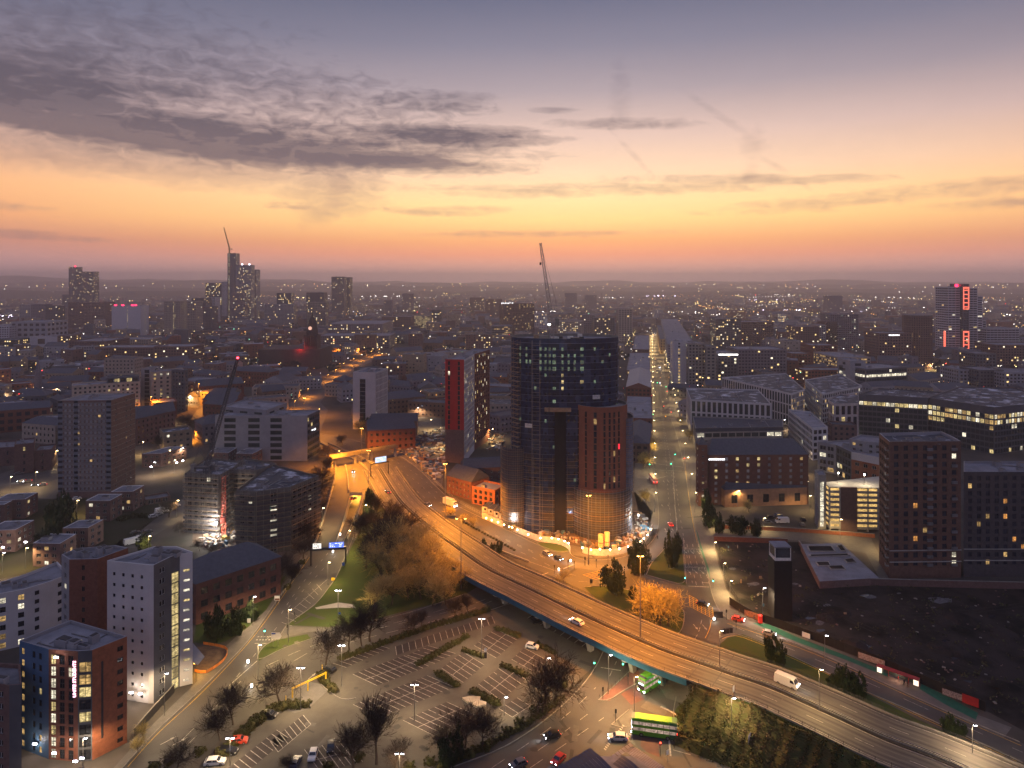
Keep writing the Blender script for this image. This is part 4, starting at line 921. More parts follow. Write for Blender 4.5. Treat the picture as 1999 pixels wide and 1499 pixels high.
B('dark flat roofed club block with a floodlit porch at the left edge', front(28,868,66,864,17,16), 17, style(wall=dbrick, fh=4, bw=6, ww=1, lit=.05), roof=flatd, kit=2, single=False)
B('lower dark brick hall right of the club block', front(66,880,100,877,12,16), 12, style(wall=dbrick, fh=4, bw=6, ww=1, lit=.1), roof=flatd, kit=1, single=False)
B('brown sheds behind the dark club block', front(-40,876,28,872,11,20), 11, style(wall=dbrick, fh=4, bw=6, ww=1, lit=.03), roof=flatd, kit=2, single=False)
# white tower
h = 42.4; Pw = para([(689,726),(733,727),(757,719)], h)
wt = B('white rendered tower with a dark slot and slit windows, beyond the motorway', Pw, h, [style(wall=render_w, fh=3, ww=4.4, hf=.97, cols=[.43], lit=.08, wk='plain', pane=glass, top=5, edge=.1, frame=framed),
   style(wall=render_w, fh=4.8, bw=2.6, ww=1.1, hf=.84, lit=.02, wk='sash', g0=4, frame=framew)], roof=flat, kit=5, single=True)
# red panel tower
h = 62.5; Pr = corners([(869,701),(906,702),(926,691),(956,682),(925,680)], h)
B('tall tower with red panels, a grey corner strip and lit lower windows', Pr, h,
  [style(wall=redc, fh=2.9, cols=[.2,.72], ww=1.4, hf=.8, lit=.06, frame=framed, wk='sash', g0=20, gm=dbrick, lm=(litc,)), style(wall=render_w, fh=2.9, bw=3.2, ww=1.9, hf=.78, lit=.2, frame=framed, wk='sash', g0=4),
   style(wall=brick, fh=2.9, bw=3.6, ww=1.5, hf=.7, lit=.22, frame=framed, wk='sash', g0=4), None], roof=flat, kit=4, parm=render_g)
# mill group right of the motorway
B('old brick mill with a slate roof beside the motorway', front(872,928,920,941,9,13), 9, style(wall=brick, fh=3, bw=2.6, ww=1, lit=0), gable=(14, slate, .8))
B('new brick flats with square dark windows beside the mill', para([(921,948),(966,957),(988,945)], 8.8), 8.8, style(wall=obrick, fh=2.9, bw=3.4, ww=1.6, hf=.6, lit=0, wk='two', frame=framed, pane=glass), roof=flat, kit=1)
B('long dark brick shed behind the mill roof', front(905,915,985,911,7,14), 7, style(wall=dbrick, fh=3.4, bw=4, ww=1.2, lit=0), gable=(11, slate, .8))
cabm = mat('cabin_white', (.55,.50,.44), .7, scale=.8)
for i in range(6):
    for j in range(2):
        x_, y_ = 952+i*11.2, 1007+i*4.6; c = G(x_, y_); mb = MB(); o = thing('site_cabin', ('upper' if j else 'lower')+' white site cabin, '+('nearest the mill', 'second from the mill', 'third from the mill', 'fourth from the mill', 'fifth from the mill', 'last before the round tower')[i], 'cabin', (c.x, c.y, j*2.75), -.42, 'site cabins stacked in two rows')
        mb.box((-1.3, -3.4, 0), (1.3, 3.4, 2.65), cabm); mb.build('cabin_body', o)
        put('window', winmesh(1.0, 1.0, 'plain', glass, framed), o, lloc=(.3, -3.42, 1.5), rz=0); mb = MB(); mb.box((-1.36, -3.46, 2.6), (1.36, 3.46, 2.7), framed); mb.build('roof_edge', o)
# ---------------------------------------------------------------- the round towers under construction
def superell(cx, cy, a, b, n, e=2.6, a0=0, a1=2*pi):
    P = []
    for i in range(n):
        t = a0+(a1-a0)*i/n; c, s = cos(t), sin(t); P.append(Vector((cx+a*abs(c)**(2/e)*(1 if c > 0 else -1), cy+b*abs(s)**(2/e)*(1 if s > 0 else -1))))
    return P
Yc = 312.0; k_ = Yc/F
rt = thing('round_tower', 'tall oval tower block under construction, wrapped in dark blue netting and scaffold', 'tower', ((1102-CX)*k_, Yc, 0)); ro = tuple(rt.location)
cxm = (1102-CX)*k_; hm_ = 84.8
main = superell(cxm, Yc, 24.3, 14.5, 72, 2.5)
wb = MB(); wb.prism([tuple(p) for p in main], 0, hm_-1.2, netting, top=flatd); wb.build('netted_wall', rt, ro)
mb = MB(); inn = superell(cxm, Yc, 23.9, 14.1, 72, 2.5)
for i in range(72):
    a, b, c, d = main[i], main[(i+1) % 72], inn[(i+1) % 72], inn[i]
    mb.face([(a.x,a.y,hm_),(b.x,b.y,hm_),(c.x,c.y,hm_),(d.x,d.y,hm_)], conc); mb.face([(a.x,a.y,hm_-1.2),(b.x,b.y,hm_-1.2),(b.x,b.y,hm_),(a.x,a.y,hm_)], netting); mb.face([(c.x,c.y,hm_-1.2),(d.x,d.y,hm_-1.2),(d.x,d.y,hm_),(c.x,c.y,hm_)], conc)
mb.build('parapet', rt, ro)
def ring(P, z, root, o, w=.9, m=timber, rails=True, i0=0, i1=None, name='scaffold_lift'):
    mb = MB(); n = len(P); i1 = n if i1 is None else i1; c = sum(P, Vector((0, 0)))/n
    for i in range(i0, i1):
        a, b = P[i % n], P[(i+1) % n]; na, nb = (a-c).normalized(), (b-c).normalized(); a2, b2 = a+na*w, b+nb*w
        mb.face([(a.x,a.y,z),(b.x,b.y,z),(b2.x,b2.y,z),(a2.x,a2.y,z)], m); mb.face([(a2.x,a2.y,z),(b2.x,b2.y,z),(b2.x,b2.y,z+.16),(a2.x,a2.y,z+.16)], m)
        if rails: mb.tube((a2.x,a2.y,z+1.05), (b2.x,b2.y,z+1.05), .045, .045, tube, 3)
    mb.build(name, root, o)
def uprights(P, z0, z1, root, o, w=.9, step=2, i0=0, i1=None):
    mb = MB(); n = len(P); i1 = n if i1 is None else i1; c = sum(P, Vector((0, 0)))/n
    for i in range(i0, i1, step):
        a = P[i % n]; na = (a-c).normalized(); a = a+na*w; mb.tube((a.x,a.y,z0), (a.x,a.y,z1), .05, .05, tube, 3)
    mb.build('scaffold_standard', root, o, kind='stuff')
bluey = mat('net_edge', (.13,.15,.22), .7)
for k in range(1, 30):
    z = k*2.85
    ring(main, z, rt, ro, .35, bluey if k > 11 else timber, k < 12, 34, 74)
big = superell(cxm, Yc, 25.0, 15.2, 72, 2.5); uprights(big, 0, 34, rt, ro, .3, 2, 36, 73)
mb = MB()
for i in range(36, 73):
    pass
# patches of paler and darker netting panels between lifts
rr = random.Random(11); pan = (mat('net_dark', (.014,.020,.045), .7), mat('net_mid', (.030,.046,.10), .65), mat('net_brown', (.055,.045,.045), .8))
for k in range(0, 29):
    mb = MB()
    for i in range(34, 74):
        if rr.random() < .3:
            a, b = main[i % 72], main[(i+1) % 72]; na = (a-Vector((cxm, Yc))).normalized()*.06; nb = (b-Vector((cxm, Yc))).normalized()*.06; z = k*2.85+.2
            mb.face([(a.x+na.x,a.y+na.y,z),(b.x+nb.x,b.y+nb.y,z),(b.x+nb.x,b.y+nb.y,z+2.5),(a.x+na.x,a.y+na.y,z+2.5)], pan[2 if (k < 12 and rr.random() < .7) else rr.randrange(2)])
    mb.build('net_panel', rt, ro, kind='stuff')
def onwall(px, z, P=main, c=Vector((cxm, Yc)), off=.12):
    best = None
    for i in range(len(P)):
        a = P[i]; b = P[(i+1) % len(P)]
        if (a+b).y/2 > c.y: continue
        xa, xb = PX(Vector((a.x, a.y, z)))[0], PX(Vector((b.x, b.y, z)))[0]
        if min(xa, xb) <= px <= max(xa, xb) and abs(xa-xb) > 1e-6:
            t = (px-xa)/(xb-xa); p = a.lerp(b, t); d = (b-a).normalized(); n = Vector((d.y, -d.x)); n = n if n.dot(p-c) > 0 else -n
            if best is None or p.y < best[0].y: best = (p+n*off, atan2(n.x, -n.y))
    return best
litcols = {1016:(0,1), 1028:(0,1,2), 1035:(2,), 1055:(0,1,2,3), 1065:(0,1,2,3), 1073:(0,1,2,3), 1082:(0,1,2,3), 1098:(0,1,2,3,4,5,6), 1110:(2,3), 1122:(1,2,3), 1136:(0,1,2,3,5), 1161:(0,)}
for px, rows in litcols.items():
    for k in range(0, 22):
        z = 80.2-k*2.85; w_ = onwall(px, z)
        if not w_ or (k > 7 and (px+k) % 3 == 0): continue
        pane = (litg if k < 4 else lity) if k in rows else (glass if R.random() < .93 else litg)
        ww = 1.6 if px in (1082, 1136) else .9
        put('window', winmesh(ww, 1.8 if k in (2, 3) else 1.5, 'two', pane, framed), rt, lloc=(w_[0].x-ro[0], w_[0].y-ro[1], z), rz=w_[1])
for px in (1176, 1190, 1203, 1045):
    for k in range(0, 26):
        z = 80.2-k*2.85; w_ = onwall(px, z)
        if w_: put('window', winmesh(1.1, 1.5, 'two', glass if R.random() < .95 else litg, framed), rt, lloc=(w_[0].x-ro[0], w_[0].y-ro[1], z), rz=w_[1])
for px, row in ((1163, 775), (1033, 832)):
    z = H-(row-HZ)*(Yc-14)/F; w_ = onwall(px, z, off=.7); mb = MB(); mb.box((-1.7, -.05, -.9), (1.7, .05, .9), white); o = mb.build('banner', rt); o.location = (w_[0].x-ro[0], w_[0].y-ro[1], z); o.rotation_euler = (0, 0, w_[1])
    mb = MB(); mb.box((-1.4, -.08, .1), (1.0, -.06, .3), mat('grey_print', (.25,.25,.27), .8)); c_ = mb.build('banner_print', o)
# hoist mast and stair scaffold on the front, left
for px, wd_, m in ((1048, 3.4, tube), (1018-6, 4.2, timber)):
    w_ = onwall(px, 40, off=1.0); p = w_[0]; a = w_[1]; mb = MB(); M = Matrix.Translation((p.x, p.y, 0))@Matrix.Rotation(a, 4, 'Z')
    for sx in (-wd_/2, wd_/2):
        for sy in (0, -1.4): mb.tube(M@Vector((sx, sy, 0)), M@Vector((sx, sy, 84)), .07, .07, m, 4)
    for k in range(41):
        z = k*2.05; mb.tube(M@Vector((-wd_/2, -1.4, z)), M@Vector((wd_/2, -1.4, z+(2.05 if px < 1040 else 0))), .07, .07, m, 3); mb.tube(M@Vector((-wd_/2, -1.4, z)), M@Vector((wd_/2, -1.4, z)), .05, .05, m, 3)
        if px < 1040: mb.box((-wd_/2, -1.4, z), (wd_/2, 0, z+.08), timber, M)
    mb.build('hoist_mast' if px > 1040 else 'stair_scaffold', rt, ro)
# black slab painting the shade of a setback, and its top band
w_ = onwall(1096, 30, off=.4); mb = MB(); M = Matrix.Translation((w_[0].x, w_[0].y, 0))@Matrix.Rotation(w_[1], 4, 'Z'); mb.box((-3.0, -.3, 1), (1.9, .3, 53), mat('recess_shade_black', (.008,.008,.012), .9), M); mb.build('recess_shade', rt, ro)
w_ = onwall(1090, 54, off=.8); mb = MB(); M = Matrix.Translation((w_[0].x, w_[0].y, 53.2))@Matrix.Rotation(w_[1], 4, 'Z'); mb.box((-6, -.9, 0), (5.5, .4, 1.6), timber, M); mb.build('loading_platform', rt, ro)
# lower left skirt of scaffold
cl = Vector(((1010-CX)*300/F, 304)); sk = superell(((1006-CX)*306/F)+0.0, 309, 6.2, 9, 48, 2.2)
mb = MB()
for i in range(20, 42):
    a, b = sk[i], sk[i+1]; mb.face([(a.x,a.y,0),(b.x,b.y,0),(b.x,b.y,36),(a.x,a.y,36)], netgrey)
mb.build('scaffold_skirt', rt, ro)
for k in range(1, 18): ring(sk, k*2.05, rt, ro, .5, timber, True, 20, 42)
uprights(sk, 0, 37, rt, ro, .5, 1, 20, 43)
rs = random.Random(5)
for i in range(9):
    a = rs.uniform(0, 2*pi); x, y = cxm+18*cos(a)*rs.random(), Yc+9*sin(a)*rs.random(); mb = MB(); s = rs.uniform(1, 2.4); mb.box((x-s, y-s*.7, hm_-1.2), (x+s, y+s*.7, hm_-1.2+rs.uniform(.8, 2.2)), rs.choice((conc, white, dsteel, timber))); mb.build('roof_plant', rt, ro)
# brick drum and its netted foot
dc = Vector(((1172-CX)*303/F, 303)); dt = thing('brick_drum', 'round orange brick drum tower with columns of narrow windows and a netted foot', 'tower', (dc.x, dc.y, 0)); do = tuple(dt.location)
dr_ = superell(dc.x, dc.y, 11.8, 11.8, 48, 2.0); mb = MB(); drumbrick = mat('drum_brick', (.185,.070,.046), .9, scale=.8, var=.12); mb.prism([tuple(p) for p in dr_], 18, 54.8, drumbrick, top=flatd); mb.build('wall', dt, do)
mb = MB(); di = superell(dc.x, dc.y, 11.3, 11.3, 48, 2.0)
for i in range(48):
    a, b, c, d = dr_[i], dr_[(i+1) % 48], di[(i+1) % 48], di[i]
    mb.face([(a.x,a.y,56),(b.x,b.y,56),(c.x,c.y,56),(d.x,d.y,56)], conc); mb.face([(a.x,a.y,54.8),(b.x,b.y,54.8),(b.x,b.y,56),(a.x,a.y,56)], drumbrick); mb.face([(c.x,c.y,54.8),(d.x,d.y,54.8),(d.x,d.y,56),(c.x,c.y,56)], conc)
mb.build('parapet', dt, do)
for px in (1129, 1144, 1162, 1180, 1190, 1199, 1208):
    for k in range(12):
        z = 52.6-k*2.75; w_ = onwall(px, z, dr_, dc, .10)
        if w_:
            pane = glass if R.random() < .96 else litw
            if px == 1208 and k == 5: pane = memit('red_window', (1, .02, .04), 2.2)
            put('window', winmesh(1.3 if px in (1162,) else .9, 2.3, 'sash', pane, framed), dt, lloc=(w_[0].x-do[0], w_[0].y-do[1], z), rz=w_[1])
ft = superell(dc.x, dc.y, 13.4, 13.4, 48, 2.0); mb = MB()
for i in range(48):
    a, b = ft[i], ft[(i+1) % 48]; mb.face([(a.x,a.y,0),(b.x,b.y,0),(b.x,b.y,20),(a.x,a.y,20)], mat('foot_netting', (.055,.055,.065), .7, scale=.4, col2=(.025,.028,.042)))
mb.build('netted_foot', dt, do)
for k in range(1, 11): ring(ft, k*1.98, dt, do, .5, bluey if k not in (4, 5) else timber, True, 23, 49)
uprights(ft, 0, 21, dt, do, .5, 1, 23, 49)
st2 = superell(dc.x+11.6, dc.y+2, 3.0, 8, 16, 2); mb = MB()
for i in range(16):
    a, b = st2[i], st2[(i+1) % 16]; mb.face([(a.x,a.y,18),(b.x,b.y,18),(b.x,b.y,50),(a.x,a.y,50)], bluey)
mb.build('net_strip', dt, do)
for k in range(18): ring(st2, 18+k*1.9, dt, do, .3, timber, True)
# ---------------------------------------------------------------- site round the towers
hb = [(942,1012),(962,1020),(985,1031),(1010,1040),(1031,1049),(1055,1058),(1077,1060),(1090,1062),(1102,1066),(1111,1073),(1114,1083)]
hb2 = [(1137,1079),(1155,1084),(1171,1085),(1191,1085),(1210,1082),(1226,1078),(1241,1073),(1252,1066),(1262,1056),(1270,1044),(1274,1032)]
hpan = mat('hoarding_white', (.62,.55,.50), .7, scale=.6)
def hoard(pts, lab, m=hpan, hh=2.6, step=2.5, name='hoarding'):
    P = resample(L_(pts), step); t = thing(name, lab, 'hoarding', tuple(P[0])); o = tuple(P[0])
    for a, b in zip(P[:-1], P[1:]):
        d = (b-a).normalized(); mb = MB(); n = Vector((-d.y, d.x, 0))*.05; u = Vector((0, 0, hh)); b = b-d*.04
        mb.face([a-n, b-n, b-n+u, a-n+u], m); mb.face([b+n, a+n, a+n+u, b+n+u], m); mb.face([a-n+u, b-n+u, b+n+u, a+n+u], m); mb.face([b-n, b+n, b+n+u, b-n+u], m)
        mb.build('panel', t, o)
    return t
hoard(hb, 'white site hoarding along the slip road in front of the round tower'); hoard(hb2, 'curved white site hoarding round the drum beside the twin silos')
bl = MB(); bl.tube((0,0,0), (0,0,1.2), .04, .04, dsteel, 4); bpole = bl.mesh('pole')
bulbm = {}
def bulb_mesh(nm, c, st):
    if nm not in bulbm:
        mb = MB(); n = 8
        for i in range(n):
            for j in range(4):
                a0, a1, b0, b1 = 2*pi*i/n, 2*pi*(i+1)/n, -pi/2+pi*j/4, -pi/2+pi*(j+1)/4
                P = lambda a, b: (cos(a)*cos(b)*.28, sin(a)*cos(b)*.28, sin(b)*.28+1.3)
                mb.face([P(a0,b0), P(a1,b0), P(a1,b1), P(a0,b1)], memit(nm, c, st))
        bulbm[nm] = mb.mesh('bulb')
    return bulbm[nm]
bulbs = [(1000,1032),(1010,1037),(1031,1046),(1055,1053),(1077,1053),(1090,1055),(1102,1059),(1110,1063),(1137,1072),(1154,1076),(1171,1075),(1191,1076),(1209,1074),(1226,1070),(1241,1066),(1250,1060),(1257,1054),(1264,1047),(1270,1036),(949,1014),(960,1018),(972,1022),(984,1027),(994,1031)]
for i, (x, y) in enumerate(bulbs):
    p = G(x, y-1, 0); 
    px_, py_ = x, y; p = G(px_, py_+ (2.6+1.3)*F/p.y*.86, 0)
    o = thing('hoarding_lamp', (ORD[i] if i < 19 else ORD[i-19])+' warm festoon lamp '+('along the tower hoarding, counted from the left' if i < 19 else 'on the hoarding before the cabins'), 'lamp', (p.x, p.y, 2.55), group='festoon lamps along the hoarding')
    put('pole', bpole, o); put('bulb', bulb_mesh('bulb_glow', (1, .72, .35), 34), o)
    ld = D.lights.new('lamp_light', 'POINT'); ld.energy = 200*LK; ld.color = (1, .60, .25); ld.shadow_soft_size = .3; put('lamp_light', ld, o, lloc=(0, -.6, 1.3))
def floodlight(x, y, z, lab, e=9000, col=(1,.93,.8), r=.7, st=60):
    p = G(x, y, z); o = thing('floodlight', lab, 'floodlight', (p.x, p.y, 0)); mb = MB(); mb.tube((0,0,0), (0,0,z), .09, .09, dsteel, 5); mb.build('pole', o)
    mb = MB(); mb.box((-r/2, -.25, z-.25), (r/2, -.15, z+.25), memit('flood_glow', (1,.95,.88), st*.4)); mb.build('lens', o); mb = MB(); mb.box((-r/2-.06, -.14, z-.3), (r/2+.06, .1, z+.3), dsteel); mb.build('housing', o)
    ld = D.lights.new('flood_light', 'POINT'); ld.energy = e*LK; ld.color = col; ld.shadow_soft_size = .4; put('flood_light', ld, o, lloc=(0, -.9, z))
floodlight(1013,1006,6,'white site floodlight by the cabins at the tower foot', 5200); floodlight(1002,1010,6,'second white floodlight left of the tower foot', 2600); floodlight(1246,1005,7,'bright floodlight at the right foot of the drum', 7000)
floodlight(422,1020,6,'dazzling floodlight in the scaffolded court', 12000, r=1.1); floodlight(404,946,14,'white floodlight high on the crane mast', 6000); floodlight(1113,999,9,'small white worklight in the gap between the towers', 1500, r=.5)
floodlight(378,951,14,'small floodlight left of the crane mast', 1500, r=.5)
silo = mat('silo_yellow', (.72,.55,.30), .5, scale=.7); redb = mat('red_band', (.6,.05,.03), .6)
for i, (x, y) in enumerate(((1173,1073),(1185,1071))):
    p = G(x, y); o = thing('silo', ('left' if i == 0 else 'right')+' cream storage silo with a red band inside the hoarding', 'silo', (p.x, p.y, 0)); mb = MB(); mb.tube((0,0,1.3), (0,0,6.2+i*.5), 1.15, 1.15, silo, 20, True)
    mb.build('tank', o); mb = MB(); mb.tube((0,0,2.9), (0,0,3.15), 1.18, 1.18, redb, 20); mb.build('band', o); mb = MB(); mb.tube((0,0,.5), (0,0,1.3), .3, 1.15, silo, 16); mb.build('hopper', o)
    for a in range(4):
        mb = MB(); mb.tube((cos(a*pi/2+.7)*1.05, sin(a*pi/2+.7)*1.05, 0), (cos(a*pi/2+.7)*1.05, sin(a*pi/2+.7)*1.05, 1.6), .07, .07, dsteel, 4); mb.build('leg', o)
p = G(1042,1031); o = thing('skip_container', 'red open skip container beside the foot of the round tower', 'container', (p.x, p.y, 0), .1); mb = MB(); rm = mat('container_red', (.42,.035,.025), .6)
mb.box((-3, -1.2, 0), (3, 1.2, .15), rm); mb.box((-3, -1.2, .15), (3, -1.05, 2.5), rm); mb.box((-3, 1.05, .15), (3, 1.2, 2.5), rm); mb.box((-3, -1.05, .15), (-2.85, 1.05, 2.5), rm); mb.box((2.85, -1.05, .15), (3, 1.05, 2.5), rm); mb.build('body', o)
# loose building materials: too many and too small to tell apart
rr = random.Random(21); mb = MB(); pal = (timber, conc, conc2, steel, mat('pallet', (.30,.20,.12), .9), white, dbrick, mat('tarp', (.05,.12,.2), .7))
def litter(poly, n, smin, smax):
    xs = [p[0] for p in poly]; ys = [p[1] for p in poly]; c = 0
    while c < n:
        x, y = rr.uniform(min(xs), max(xs)), rr.uniform(min(ys), max(ys)); ins = False
        for i in range(len(poly)):
            (xa, ya), (xb, yb) = poly[i], poly[i-1]
            if (ya > y) != (yb > y) and x < (xb-xa)*(y-ya)/(yb-ya)+xa: ins = not ins
        if not ins: c += .2; continue
        c += 1; p = G(x, y); s = rr.uniform(smin, smax); M = Matrix.Translation((p.x, p.y, 0))@Matrix.Rotation(rr.uniform(0, 3), 4, 'Z'); mb.box((-s, -s*rr.uniform(.15, .6), 0), (s, s*rr.uniform(.15, .6), rr.uniform(.2, 1.6)), rr.choice(pal), M)
litter([(1000,1018),(1060,1045),(1110,1052),(1110,1040),(1040,1028),(1010,1010)], 150, .3, 1.3); litter([(1112,1055),(1160,1078),(1230,1068),(1268,1040),(1262,1010),(1240,1000),(1238,1040),(1180,1062),(1120,1052)], 240, .3, 1.4)
litter([(765,878),(800,850),(868,835),(868,900),(860,945),(835,930),(800,890)], 420, .5, 2.6); litter([(955,850),(985,845),(985,880),(950,880)], 60, .5, 2.2); litter([(390,1040),(460,1030),(460,1068),(400,1072)], 90, .3, 1.4)
litter([(1400,1060),(1550,1062),(1600,1140),(1700,1200),(1500,1210),(1430,1170)], 14, .2, .5)
mb.build('site_rubble', kind='stuff')
# ---------------------------------------------------------------- cranes
craneg = mat('crane_grey', (.30,.27,.27), .6, metal=.2); craney = mat('crane_yellow', (.62,.40,.06), .6); craned = mat('crane_dark', (.06,.06,.07), .6)
def lattice(mb, p, q, w0, w1, n, m, r=.09):
    r = max(r, LR)
    p, q = Vector(p), Vector(q); d = (q-p).normalized(); u = d.cross(Vector((0, 1, 0))).normalized() if abs(d.y) < .9 else Vector((1, 0, 0)); v = d.cross(u)
    C = lambda t, i: p.lerp(q, t)+(u*((-1, 1, 1, -1)[i])+v*((-1, -1, 1, 1)[i]))*((w0*(1-t)+w1*t)/2)
    for i in range(4): mb.tube(C(0, i), C(1, i), r, r, m, 4)
    for k in range(n):
        for i in range(4): mb.tube(C(k/n, i), C((k+1)/n, (i+1) % 4), r*.6, r*.6, m, 3); mb.tube(C(k/n, i), C(k/n, (i+1) % 4), r*.6, r*.6, m, 3)
LR = .16
def crane(lab, Y, mast, zb, cabp, tip, ap, m, hook=None, mw=1.8, jw=1.6, jm=None, back=None):
    W_ = lambda x, y: Vector(((x-CX)*Y/F, Y, H-(y-HZ)*Y/F))
    a, c, t, f = W_(*mast), W_(*cabp), W_(*tip), W_(*ap); a.z = zb; c.x = a.x; o = thing('tower_crane', lab, 'crane', tuple(a)); og = tuple(a); jm = jm or m
    mb = MB(); lattice(mb, a, c, mw, mw, max(3, int((c.z-a.z)/2)), m, .10); mb.build('mast', o, og)
    mb = MB(); lattice(mb, c+Vector((0, 0, 1)), t, jw, .8, max(6, int((t-c).length/2)), jm, .09); mb.build('jib', o, og)
    mb = MB(); mb.tube(c+Vector((.5, .3, 0)), f, .14, .1, m, 4); mb.tube(c+Vector((4, .3, 0)) if back is None else W_(*back), f, .12, .1, m, 4); mb.tube(f, t, .05, .05, craned, 3); mb.build('a_frame', o, og)
    mb = MB(); bx = 6 if back is None else (W_(*back).x-c.x); s = 1 if bx > 0 else -1; mb.box((min(c.x-1.2*s, c.x+bx), c.y-1.1, c.z-.4), (max(c.x-1.2*s, c.x+bx), c.y+1.1, c.z+.3), m)
    mb.build('machinery_deck', o, og); mb = MB(); mb.box((c.x+bx-1.6*s if s > 0 else c.x+bx, c.y-1.2, c.z-1.9), (c.x+bx if s > 0 else c.x+bx+1.6, c.y+1.2, c.z+1.4), conc); mb.build('counterweight', o, og)
    mb = MB(); mb.box((c.x-2.6*s-.7, c.y-.9, c.z-1.2), (c.x-2.6*s+.7, c.y+.7, c.z+1.2), white if m is craneg else m); mb.build('cab', o, og)
    if hook: hp = W_(*hook); mb = MB(); mb.tube(t, hp, .04, .04, craned, 3); mb.box((hp.x-.4, hp.y-.3, hp.z-1.2), (hp.x+.4, hp.y+.3, hp.z), dsteel); mb.build('hook_block', o, og)
    return o, t
crane('large luffing crane standing on the roof of the round tower, jib nearly upright', 305, (1077,660), 83, (1080,628), (1055,474), (1085,586), craneg, hook=(1055,512), back=(1091,628))
cr, tp = crane('dark luffing crane leaning right over the scaffolded apartment block', 300, (404,1052), 0, (402,912), (464,700), (388,872), craned, back=(374,920), mw=2.0)
mb = MB(); mb.box((tp.x-.35, tp.y-.35, tp.z), (tp.x+.35, tp.y+.35, tp.z+.7), memit('red_beacon', (1, .03, .05), 14)); mb.build('warning_light', cr, tuple(cr.location))
p = Vector(((1070-CX)*305/F, 303, 91)); mb = MB()
floodlight(1072,633,91.5,'white worklight at the foot of the roof crane', 900, r=.9)
# ---------------------------------------------------------------- offices on the right
h = 26
fin = style(wall=render_w, fh=9, bw=3.6, ww=2.2, hf=.86, lit=.0, wk='grid', frame=framed, pane=gglass, edge=.3, top=.8)
B('long pale framed office block with a tapering frosted roof beside the long street', corners([(1340,757),(1348,779),(1506,788),(1480,760)], h), h, fin, roof=frostroof, kit=6, single=True, parm=render_w)
B('low blue roofed office with lit floor bands in front of the pale framed block', corners([(1352,812),(1358,836),(1529,833),(1528,818)], 16), 16, style(wall=conc2, fh=3.9, bw=5, wf=.86, hf=.55, lit=.35, wk='grid', frame=framed, pane=gglass, lm=(litw, litc), top=2.4, tm=slate), roof=slate, kit=3, single=True)
B('office with closely set pale fins and blue lit windows behind the framed block', corners([(1409,736),(1545,768),(1571,760),(1534,728)], 25), 25,
   [style(wall=render_w, fh=7, bw=3.2, ww=2.2, hf=.88, lit=.0, wk='plain', frame=framed, pane=gglass, edge=.2), style(wall=render_w, fh=3.5, bw=2.6, ww=1.8, hf=.85, lit=.25, lm=(litw,), frame=framed, pane=gglass, edge=.2)], roof=frostroof, kit=5, single=False, parm=render_w)
c_ = G(1471, 756, 0); bo = memit('blue_window', (.02, .06, 1), 3.0)
t = thing('blue_sign', 'row of blue lit windows on the finned office front', 'lit sign', tuple(G(1471, 752, 20))); Y_ = G(1471,752,20).y-3
for i, dx in enumerate((0, 4, 8, 12, 17, 21, 25)):
    mb = MB(); x = (1459+dx-CX)*Y_/F; z = H-(752+i*.4-HZ)*Y_/F; mb.box((x-.5, Y_-.1, z-1.7-(i % 3)*.5), (x+.5, Y_, z+1.2), bo); mb.build('lit_letter', t, tuple(t.location))
B('wedge shaped pale framed office with rows of square windows', para([(1571,741),(1606,768),(1683,753)], 23), 23, [style(wall=render_w, fh=3.6, bw=2.8, ww=1.8, hf=.62, lit=.10, frame=framed, edge=.3, wk='plain'), style(wall=render_w, fh=3.6, bw=2.8, ww=1.9, hf=.66, lit=.06, frame=framed, wk='plain', edge=.3)], roof=frostroof, kit=6, parm=render_w, single=False)
B('pale office with tall paired windows next to the dark glass headquarters', corners([(1616,780),(1628,788),(1676,787),(1675,770),(1640,768)], 24), 24, style(wall=mat('pink_stone', (.42,.36,.34), .8), fh=7, bw=4.2, ww=2.6, hf=.78, lit=.05, wk='two', frame=framed, edge=.4), roof=frostroof, kit=2, single=False)
B('white narrow office with a sloping roof edge and dark windows near the brick hotel', corners([(1539,798),(1586,835),(1616,833),(1582,803)], 20), 20, style(wall=render_w, fh=3.6, bw=3.2, ww=2.4, hf=.62, lit=.06, frame=framed, wk='two', edge=.5), roof=flat, kit=1, single=True, parm=render_w)
B('small dark brick mill with arched windows between the white offices', front(1624,828,1673,830,12,12), 12, style(wall=dbrick, fh=3.6, bw=4, ww=1.6, lit=0), roof=slate, kit=0, single=False)
dg = dict(wall=render_d, fh=3.9, bw=2.7, wf=.86, hf=.72, frame=framed, pane=gglass, wk='two', edge=.3, top=4.4)
B('black glass office with one bright floor under its roof', corners([(1676,769),(1811,777),(1840,765),(1714,757)], 30), 30, style(lit=.03, litrow={0:.97}, lm=(lity, litc), **dg), roof=frostroof, kit=6, single=True)
B('larger black glass office at the right edge with two bright floors', corners([(1811,776),(1941,795),(2060,783),(1985,757),(1874,754)], 30), 30, style(lit=.04, litrow={0:.9, 1:.95, 2:.25}, lm=(lity, litc, litw), **dg), roof=frostroof, kit=8, single=True)
B('curved white and red office with a sweeping grey roof, above the car park', corners([(1596,862),(1632,868),(1662,882),(1718,893),(1722,868),(1660,858)], 17), 17, [style(wall=render_g, fh=4, bw=5, wf=.8, hf=.6, lit=.2, frame=framew), style(wall=render_d, fh=4, bw=3, wf=.9, hf=.7, lit=.25, frame=framed, pane=gglass), style(wall=obrick, fh=4, bw=4, ww=2.2, hf=.45, lit=.1, frame=framew, tm=render_w, top=4), None], roof=flat, kit=5, single=True)
B('grey drum of plant room over the curved office', corners([(1658,856),(1690,862),(1724,864),(1722,852),(1680,848)], 22), 22, style(wall=render_g), roof=flat, kit=0)
